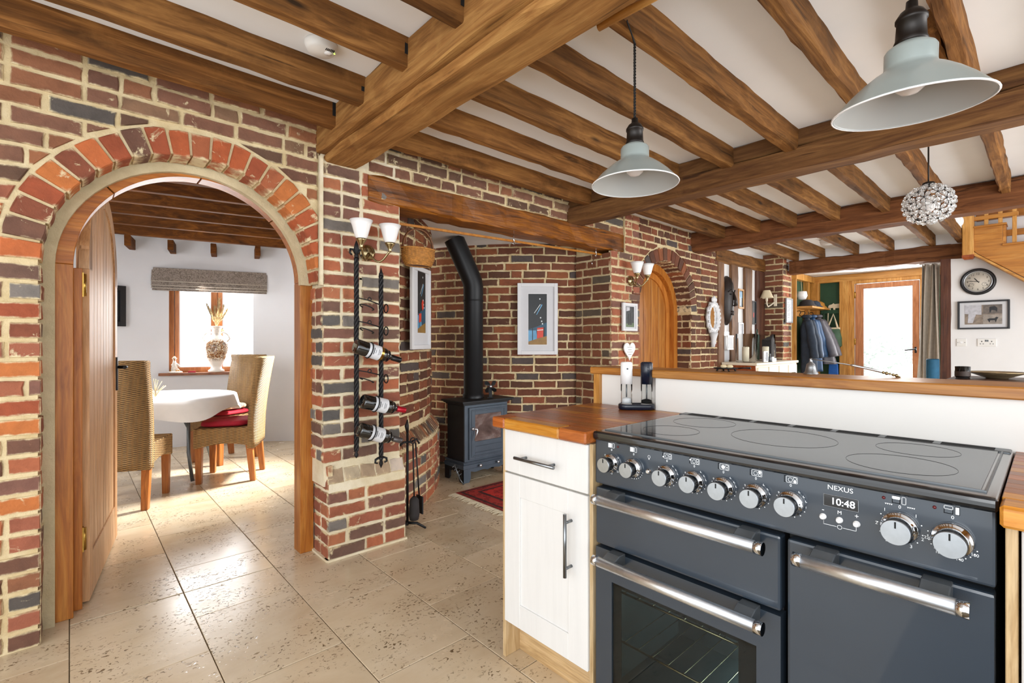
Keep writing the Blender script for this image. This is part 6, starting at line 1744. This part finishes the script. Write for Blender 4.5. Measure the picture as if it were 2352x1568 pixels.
o = MB().box(5.865, 6.02, 2.648, 2.663, .975, 1.095).build('wall_notice', M['paper'], origin=(5.94, 2.655, .975)); tag(o, 'pale paper notice pinned below the white letter rack', 'notice')
# wall lamp on the far pier
wlp = thing('wall_lamp', 'small cream shaded wall lamp on slim brick pier', 'lamp', (7.09, 2.53, 1.66))
MB().box(7.078, 7.092, 2.475, 2.515, 1.68, 1.84).build('backplate', M['creampaint'], wlp, .003)
m = MB(); m.tube([(7.08, 2.50, 1.74), (7.03, 2.525, 1.70), (6.98, 2.55, 1.67), (6.96, 2.56, 1.71), (6.96, 2.56, 1.77)], .010, 8); m.build('arm', M['creampaint'], wlp)
MB().lathe([(.085, 0), (.042, .105)], 24, (6.96, 2.56, 1.785), cap=False).build('shade', M['cream'], wlp); MB().lathe([(.016, -.04), (.016, .02), (.001, .05)], 10, (6.96, 2.56, 1.785)).build('bulb_holder', M['creampaint'], wlp)
T = hang('framed_notice', (7.14, 2.395), (7.375, 2.395), 1.455, 1.79, .022, (M['silver'], M['paper']), 'silver framed printed notice on the right face of the slim pier', 'notice', off=.004)
art(T, [('text_line', M['ink'], [(.2, z), (.2 + w, z), (.2 + w, z + .012), (.2, z + .012)]) for z, w in ((.82, .3), (.74, .55), (.68, .5), (.62, .58), (.56, .52), (.50, .55), (.44, .4), (.36, .56), (.30, .48), (.22, .3))])
# ---- porch: shelf, coats, bag
sh = thing('hat_shelf', 'honey oak hat shelf on the green porch wall', 'shelf', (8.0, 2.3, 1.66))
MB().box(7.50, 8.27, 2.17, 2.425, 1.665, 1.69).build('shelf', M['honey_y'], sh, .002); MB().box(7.5, 8.25, 2.405, 2.425, 1.56, 1.665).build('back_rail', M['honey_y'], sh, .002)
for x in (7.62, 7.80, 7.98, 8.16):
    m = MB(); m.tube([(x, 2.405, 1.63), (x, 2.36, 1.635), (x, 2.35, 1.61), (x, 2.37, 1.575), (x, 2.33, 1.55), (x, 2.31, 1.57)], .006, 6); m.build('coat_hook', M['bronze'], sh)
for nm, x, mt, lb, sx in (('flat_cap', 7.68, 'dark_leather', 'dark felt hat lying on the hat shelf, left', 1.0), ('flat_cap', 7.95, 'navy', 'dark blue cap in the middle of the hat shelf', 1.0), ('folded_scarf', 8.15, 'tan', 'folded mustard scarf at the right of the hat shelf', 1.0)):
    m = MB(); m.lathe([(.115 * sx, 0), (.12 * sx, .01), (.095 * sx, .03), (.085 * sx, .07), (.05, .095), (.001, .10)], 18, (x, 2.29, 1.691)); o = m.build(nm, M[mt], origin=(x, 2.29, 1.691)); tag(o, lb, 'scarf' if 'scarf' in nm else 'hat')
def coat(x, y, ztop, zbot, w, d, mat, label, seed, lean, puff=False, rz=0.0):
    t = thing('coat', label, 'coat', (x, y, zbot), group='coats hanging in the porch')
    q = random.Random(seed); m = MB(); n = 28; rings = []
    K = 22
    for k in range(K + 1):
        u = k / K; z = ztop - (ztop - zbot) * u
        s = min(1, .28 + u * 5) if u < .15 else 1 + .16 * u
        ring = []
        for j in range(n):
            a = 2 * PI * j / n; fld = 1 + (.10 * u + .03) * math.sin(a * 5 + seed + u * 2) + (.075 * abs(math.sin(u * 26)) if puff else 0)
            ring.append((x + lean[0] * u + w * s * fld * math.cos(a), y + lean[1] * u + d * s * fld * math.sin(a), z))
        rings.append(ring)
    m.loft(rings, 0, True); m.build('body', M[mat], t)
    for sg in (-1, 1):
        m = MB(); L = .52; p0 = Vector((x + sg * w * .55, y - d * .4, ztop - .05)); p1 = p0 + Vector((sg * .045 + lean[0] * .5, -.045 + lean[1] * .6, -.28)); p2 = p0 + Vector((sg * .05 + lean[0] * .8, -.06 + lean[1], -L))
        pts, rr = [], []
        for k in range(13):
            u = k / 12; p = p0 * (1 - u) ** 2 + p1 * 2 * u * (1 - u) + p2 * u * u; pts.append(p); rr.append(.045 + .010 * math.sin(u * PI) + (.012 * abs(math.sin(u * 18)) if puff else .004 * math.sin(u * 15)))
        m.tube(pts, rr, 12); m.build('sleeve', M[mat], t)
    m = MB(); m.tube([(x + w * .42 * math.cos(a), y + d * .5 * math.sin(a), ztop + .01) for a in [2 * PI * k / 16 for k in range(16)]], .022, 8, closed=True); m.build('collar', M[mat], t)
coat(7.60, 2.27, 1.54, .62, .085, .085, 'navy', 'dark navy coat hanging leftmost under the hat shelf', 1, (.02, -.03))
coat(7.84, 2.27, 1.55, .78, .08, .08, 'blue_coat', 'bright blue coat hanging in the middle under the hat shelf', 2, (.02, -.03))
coat(8.06, 2.26, 1.56, .88, .085, .08, 'puffer', 'grey quilted puffer coat hanging rightmost under the hat shelf', 4, (.02, -.13), True)
rk_ = thing('key_rack', 'green key rack with pale animal cut-outs on the green wall', 'rack', (8.29, 2.15, 1.62))
MB().box(8.285, 8.31, 2.05, 2.285, 1.61, 1.665).build('board', M['green'], rk_, .003)
def hippo(m, y, z, s):
    m.prism([(y + a * s, z + b * s) for a, b in ((-.5, 0), (-.42, 0), (-.40, .12), (.10, .12), (.12, 0), (.22, 0), (.25, .16), (.5, .12), (.56, .22), (.5, .36), (.3, .42), (.22, .5), (.16, .42), (-.3, .46), (-.5, .30), (-.54, .14))], 'x', 8.285, 8.297)
m = MB(); hippo(m, 2.08, 1.665, .20); m.build('animal_cutout', M['canvas'], rk_); 
for y in (2.20, 2.26): m = MB(); hippo(m, y, 1.665, .075); m.build('animal_cutout', M['canvas'], rk_)
for y in (2.245, 2.19): m = MB(); m.tube([(8.28, y, 1.62), (8.27, y, 1.5), (8.275, y + .005, 1.38)], .008, 6); m.build('lanyard', M['tote'] if y > 2.2 else M['canvas'], rk_)
tg = thing('tote_bag', 'green tote bag with cream handles hanging beside the glazed door', 'bag', (8.22, 2.12, 1.12))
m = MB(); rings = []
for z, w, d in ((1.12, .10, .05), (1.14, .118, .065), (1.25, .118, .06), (1.34, .105, .045), (1.40, .095, .03)):
    rings.append([(8.215 + d * math.sin(a), 2.12 + w * math.cos(a) * (1 + .04 * math.sin(3 * a + z * 20)), z) for a in [2 * PI * k / 20 for k in range(20)]])
m.loft(rings, 0, True); m.build('body', M['tote'], tg); MB().loft([[(8.215 + .034 * math.sin(a), 2.12 + .099 * math.cos(a), z) for a in [2 * PI * k / 20 for k in range(20)]] for z in (1.365, 1.405)], 0, True).build('band', M['canvas'], tg)
for dx in (-.025, .02): m = MB(); m.tube([(8.215 + dx, 2.05, 1.39), (8.24, 2.085, 1.50), (8.27, 2.12, 1.605), (8.24, 2.15, 1.50), (8.215 + dx, 2.185, 1.39)], .010, 6); m.build('handle', M['canvas'], tg)
ho = thing('wooden_house_ornament', 'small hanging wooden house ornament on the green porch wall', 'ornament', (8.15, 2.42, 1.80))
MB().prism([(8.10, 1.80), (8.20, 1.80), (8.20, 1.88), (8.15, 1.94), (8.10, 1.88)], 'y', 2.405, 2.425).build('house', M['canvas'], ho); MB().tube([(8.15, 2.415, 1.94), (8.15, 2.415, 2.05)], .003, 4).build('string', M['canvas'], ho)
MB().box(8.128, 8.172, 2.400, 2.406, 1.83, 1.87).build('window', M['tan'], ho)
bs = thing('blue_shopping_bag', 'small bright blue bag hanging low beneath the coats', 'bag', (8.2, 2.1, .72))
m = MB(); m.loft([[(8.2 + .03 * sx, 2.10 + w * sy, z) for sx, sy in ((-1, -1), (1, -1), (1, 1), (-1, 1))] for z, w in ((.72, .055), (.86, .05), (.92, .03))], 0, False); m.build('body', simple('bright_blue', '#1e5cae', .5), bs)
wt2 = thing('white_hanging_cup', 'white pot hanging at left edge of the porch wall', 'pot', (7.62, 2.38, 1.78)); MB().lathe([(.001, 0), (.05, .01), (.07, .06), (.06, .12), (.055, .12), (.001, .1)], 16, (7.70, 2.36, 1.79)).build('pot', M['white_gloss'], wt2); MB().tube([(7.70, 2.36, 1.91), (7.70, 2.37, 2.07)], .003, 4).build('string', M['canvas'], wt2)
# ---- curtain and blue cylinder
cu = thing('curtain', 'long taupe curtain gathered beside the glazed porch door', 'curtain', (7.36, .93, .1))
m = MB(); rings = []; n = 60
for k in range(20):
    u = k / 19; z = 2.09 - 1.99 * u; w0, w1 = .845, .99 + .10 * u
    y0 = .835
    ln2 = []
    for j in range(n):
        s = j / (n - 1); yy = y0 + (.985 + .085 * u - y0) * s
        ln2.append((7.345 + .028 * math.sin(s * 2 * PI * 3.6 + .6 * math.sin(u * 4)) * (1 - .25 * u) + .012 * math.sin(s * 23 + u * 3), yy + .012 * math.sin(u * 5 + s * 9), z))
    rings.append(ln2)
back = [[(p[0] + .006, p[1], p[2]) for p in r] for r in rings]
m.loft([r + b[::-1] for r, b in zip(rings, back)], 0, True); m.build('drape', M['curtain'], cu)
MB().cyl((7.36, .80, 2.10), (7.36, 1.02, 2.10), .010, n=8).build('rail', M['white_gloss'], cu)
pb = thing('blue_cylinder_stand', 'tall teal blue cylinder by the dark post below the curtain', 'stand', (6.9, .845, 0))
MB().lathe([(.001, 0), (.056, 0), (.056, 1.0), (.05, 1.012), (.046, 1.0), (.044, .4), (.001, .4)], 26, (6.9, .845, 0)).build('body', M['blue_cyl'], pb)
# ---- clock
ckx = thing('wall_clock', 'round wall clock with black rim and cream dial on far wall', 'clock', (7.18, .512, 1.838))
cc = (7.198, .512, 1.838); axw = ((0, -1, 0), (0, 0, 1), (-1, 0, 0))
MB().lathe([(.142, 0), (.142, .02), (.135, .032), (.122, .034), (.112, .024)], 48, cc, ax=axw, cap=False).build('rim', M['black_frame'], ckx)
MB().lathe([(.114, .012), (.114, .027), (.106, .028), (.104, .016)], 48, cc, ax=axw, cap=False).build('inner_ring', M['silver'], ckx)
MB().lathe([(.110, .006), (.110, .014), (.001, .0142)], 48, cc, ax=axw).build('dial', simple('clock_dial', '#d0c9bc', .5, 0, .05, 20), ckx)
for h in range(1, 13):
    a = rad(90 - 30 * h); text(str(h), .028, (7.1835, .512 - .082 * math.cos(a), 1.838 + .082 * math.sin(a)), ckx, M['void'], 'numeral')
def hand(ang, L, w, nm, x):
    d = Vector((0, -math.cos(rad(ang)), math.sin(rad(ang)))); e = Vector((0, -d.z, d.y)); c = Vector((x, .512, 1.838))
    m = MB(); p = [c - d * .015 - e * w, c - d * .015 + e * w, c + d * L * .7 + e * w * 1.3, c + d * L, c + d * L * .7 - e * w * 1.3]; m.loft([p, [q_ - Vector((.0012, 0, 0)) for q_ in p]], 0, False); m.build(nm, M['void'], ckx)
hand(90 - 30 * 10.8 , .055, .003, 'hour_hand', 7.1825); hand(90 - 6 * 46.5, .082, .0022, 'minute_hand', 7.180)
for s in (-1, 1):
    c2 = (7.1834, .512 - s * .050, 1.838 - .030); m = MB(); m.tube([(c2[0], c2[1] + .018 * math.cos(a), c2[2] + .018 * math.sin(a)) for a in [2 * PI * k / 16 for k in range(16)]], .0012, 4, closed=True); m.tube([c2, (c2[0], c2[1] - .011, c2[2] + .009)], .0012, 4); m.build('small_dial', M['ink'], ckx)
# ---- framed photos, switch, socket
T = hang('wide_photo_frame', (7.2, .672), (7.2, .272), 1.331, 1.634, .017, (M['black_frame'], M['mount']), 'wide black frame of horse photographs below the clock', 'picture', off=.002, th=.03)
art(T, [('photo', simple('photo_field', '#7c6c5c', .25, 0, .4, 25), [(.14, .17), (.86, .17), (.86, .85), (.14, .85)]), ('photo_upper', simple('photo_moor', '#5d5148', .25, 0, .4, 30), [(.50, .53), (.86, .53), (.86, .85), (.50, .85)]), ('photo_lower', simple('photo_paddock', '#8c8176', .25, 0, .3, 30), [(.50, .17), (.86, .17), (.86, .50), (.50, .50)]), ('photo_sky', pp4, [(.14, .55), (.47, .5), (.47, .85), (.14, .85)]),
        ('photo_horse', pp3, [(.60, .28), (.62, .22), (.64, .30), (.72, .30), (.74, .22), (.76, .32), (.79, .40), (.75, .42), (.72, .37), (.62, .37), (.58, .34)]), ('photo_horse', pp3, [(.62, .60), (.64, .56), (.66, .66), (.74, .64), (.76, .57), (.77, .72), (.72, .80), (.62, .76)]), ('photo_horse', pp4, [(.20, .22), (.30, .22), (.36, .5), (.30, .72), (.22, .66)])])
sw = thing('light_switch', 'single white light switch plate on the far wall', 'switch', (7.195, .643, 1.148)); MB().box(7.190, 7.20, .603, .683, 1.149, 1.229).build('plate', M['white_plastic'], sw, .002); MB().box(7.186, 7.191, .633, .653, 1.178, 1.20).build('rocker', M['white_gloss'], sw, .001)
for y in (.615, .671): MB().cyl((7.191, y, 1.189), (7.1885, y, 1.189), .004, n=8).build('screw', M['grey_metal'], sw)
so = thing('double_socket', 'double white plug socket with two switches on the far wall', 'socket', (7.195, .444, 1.148)); MB().box(7.190, 7.20, .372, .517, 1.148, 1.230).build('plate', M['white_plastic'], so, .002)
for y in (.482, .407):
    m = MB().box(7.188, 7.191, y - .004, y + .004, 1.195, 1.205); m.build('earth_hole', M['void'], so)
    for d in (-.011, .011): MB().box(7.188, 7.191, y + d - .004, y + d + .004, 1.172, 1.178).build('pin_hole', M['void'], so)
for y in (.452, .437): MB().box(7.186, 7.191, y - .006, y + .006, 1.197, 1.217).build('switch', M['grey_metal'], so, .001)
# ---- console table beyond the half wall, candle jar and dish
ct = thing('console_table', 'dark console table standing beyond the half wall cap', 'table', (4.75, .1, 0))
MB().box(4.45, 5.05, -.9, .48, .905, .938).build('top', M['dark_y'], ct, .004)
for x in (4.49, 5.01):
    for y in (-.85, .44): MB().box(x - .025, x + .025, y - .025, y + .025, 0, .905).build('leg', M['dark_y'], ct, .003)
jc = thing('candle_jar', 'small dark jar candle with label on the dark console', 'candle', (4.6, .405, .938))
MB().lathe([(.001, 0), (.040, 0), (.042, .085), (.038, .085), (.036, .006), (.001, .006)], 24, (4.60, .405, .938)).build('glass', M['glass'], jc); MB().lathe([(.001, .007), (.0355, .007), (.0355, .055), (.001, .055)], 20, (4.60, .405, .938)).build('wax', M['dark_leather'], jc); MB().lathe([(.0425, .018), (.0425, .052)], 24, (4.60, .405, .938), cap=False).build('label', simple('jar_label', '#33251d', .6), jc)
ds = thing('shallow_dish', 'wide shallow glazed dish on the dark console at right', 'dish', (4.79, .245, .938))
MB().lathe([(.001, 0), (.055, 0), (.065, .006), (.12, .028), (.155, .042), (.158, .044), (.15, .044), (.10, .024), (.05, .010), (.001, .008)], 36, (4.79, .245, .938)).build('bowl', M['dish'], ds)
MB().lathe([(.157, .042), (.160, .0445), (.156, .046)], 36, (4.79, .245, .938), cap=False).build('rim', M['dkbrass'], ds)
# ---- bell and snuffer rod, tray of eggs, on the cap
be = thing('hand_bell', 'small pewter bell standing on the half wall cap', 'bell', (1.97, .575, 1.076))
MB().lathe([(.001, 0), (.024, 0), (.0235, .003), (.018, .010), (.0155, .024), (.013, .036), (.006, .042), (.004, .050), (.006, .054), (.001, .058)], 24, (1.97, .575, 1.076)).build('bell', M['pewter'], be)
tr_ = thing('candle_snuffer', 'slender twisted metal rod lying from the bell along the cap', 'rod', (1.98, .45, 1.08))
m = MB(); m.tube([(1.965, .570, 1.1295), (1.972, .50, 1.120), (1.978, .455, 1.112)], .0022, 6); m.build('twisted_shaft', M['pewter'], tr_)
m = MB(); m.tube([(1.978, .455, 1.112), (1.979, .448, 1.111), (1.985, .40, 1.100), (1.988, .372, 1.092)], [.0035, .0042, .0042, .0035], 8); m.build('handle', M['steel'], tr_)
m = MB()
for i, r in enumerate((.0045, .0055, .004, .0055, .006)): m.ell((1.989 + .0016 * i, .368 - .0085 * i, 1.0905 - .0022 * i), r, r, r, 8, 6)
m.ell((1.997, .328, 1.0785), .005, .005, .003, 8, 5); m.build('turned_end', M['dkbrass'], tr_)
et = thing('cast_iron_tray', 'small black footed tray holding two ceramic eggs on the cap', 'tray', (1.93, .86, 1.076))
MB().lathe([(.001, .009), (.042, .009), (.047, .012), (.046, .014), (.001, .011)], 28, (1.93, .862, 1.076)).build('plate', M['black_metal'], et)
m = MB()
for a in (40, 130, 220, 310): m.tube([(1.93 + .03 * math.cos(rad(a)), .862 + .03 * math.sin(rad(a)), 1.086), (1.93 + .036 * math.cos(rad(a)), .862 + .036 * math.sin(rad(a)), 1.077)], [.003, .0035], 6)
m.build('feet', M['black_metal'], et); MB().tube([(1.94, .82, 1.088), (1.945, .80, 1.090), (1.95, .775, 1.0905)], [.003, .003, .0045], 6).build('handle', M['black_metal'], et)
for i, (dx, dy) in enumerate(((-.004, .008), (.006, -.012))):
    m = MB(); m.ell((1.93 + dx, .862 + dy, 1.0945), .009, .013, .0075, 14, 8); o = m.build('ceramic_egg', M['eggs'], origin=(1.93 + dx, .862 + dy, 1.087)); tag(o, ['cream ceramic egg on the black tray, left one', 'cream ceramic egg on the black tray, right one'][i], 'egg', 'ceramic eggs on the tray')

# ---------------------------------------------------------------- staircase
st = thing('staircase', 'honey oak staircase with hanging newel and balusters at the right', 'stairs', (7.0, .2, 1.8))
MB().box(6.955, 7.045, .526, .617, 2.10, 2.60).build('newel_post', M['stair_y'] if False else M['honey_z'], st, .004, label='square hanging newel post')
MB().lathe([(.066, .045), (.066, .020), (.055, .010), (.045, 0), (.001, 0)], 4, (7.0, .572, 2.06), smooth=False, ax=((.7071, .7071, 0), (-.7071, .7071, 0), (0, 0, 1))).build('newel_drop', M['ratchet'], st)
def string(pts, x0, x1, nm, mt): return MB().prism(pts, 'x', x0, x1).build(nm, M[mt], st, .003)
string([(.527, 2.14), (.527, 2.38), (.315, 2.378), (.315, 2.22), (.29, 2.17), (.05, 2.165), (.05, 1.98), (-.20, 1.96), (-.20, 1.53), (.497, 2.105)], 6.975, 7.02, 'string', 'stair_y')
string([(.527, 2.13), (.497, 2.10), (-.20, 1.515), (-.20, 1.48), (.48, 2.06), (.527, 2.09)], 6.96, 7.16, 'string_moulding', 'honey_y')
MB().box(6.95, 7.16, .285, .53, 2.375, 2.395).build('tread', M['stair_y'], st, .004); MB().box(6.95, 7.16, .04, .32, 2.165, 2.185).build('tread', M['stair_y'], st, .004); MB().box(6.95, 7.16, -.2, .06, 1.96, 1.98).build('tread', M['stair_y'], st, .004)
MB().box(6.985, 7.16, .293, .313, 2.185, 2.378).build('riser', M['stair_y'], st); MB().box(6.985, 7.16, .045, .06, 1.98, 2.17).build('riser', M['stair_y'], st)
for y, z0 in ((.436, 2.394), (.333, 2.394), (.233, 2.184), (.13, 2.184)): MB().box(6.985, 7.015, y - .016, y + .016, z0, 2.9).build('baluster', M['honey_z'], st, .002)
MB().obox((7.0, .38, 2.475), (.05, .35, .04), ((1, 0, 0), (0, 1, 0), (0, 0, 1))).build('handrail', M['stair_y'], st, .004)
hr = MB().box(7.08, 7.16, -1.2, .52, 2.47, 2.56).build('rear_rail', M['stair_y'], st, .004); MB().box(7.10, 7.15, -1.2, .52, 2.28, 2.34).build('rear_rail', M['stair_y'], st, .004)
o = MB().ell((6.93, .625, 2.46), .02, .025, .05, 8, 6).build('white_tie', M['cloth'], origin=(6.93, .63, 2.41)); tag(o, 'scrap of white cloth tied at the newel post top', 'cloth')

# ---------------------------------------------------------------- turn lettering curves into meshes
dg_ = bpy.context.evaluated_depsgraph_get()
for o in [o for o in S.objects if o.type == 'FONT']:
    me = bpy.data.meshes.new_from_object(o.evaluated_get(dg_))
    n = bpy.data.objects.new('lettering', me); nm = o.name.split('.')[0]
    COL.objects.link(n); n.parent = o.parent; n.matrix_local = o.matrix_local.copy() if False else Matrix.LocRotScale(o.location, o.rotation_euler, o.scale)
    bpy.data.objects.remove(o); n.name = nm

print('BRICKS', {k: v for k, v in NBR.items()})
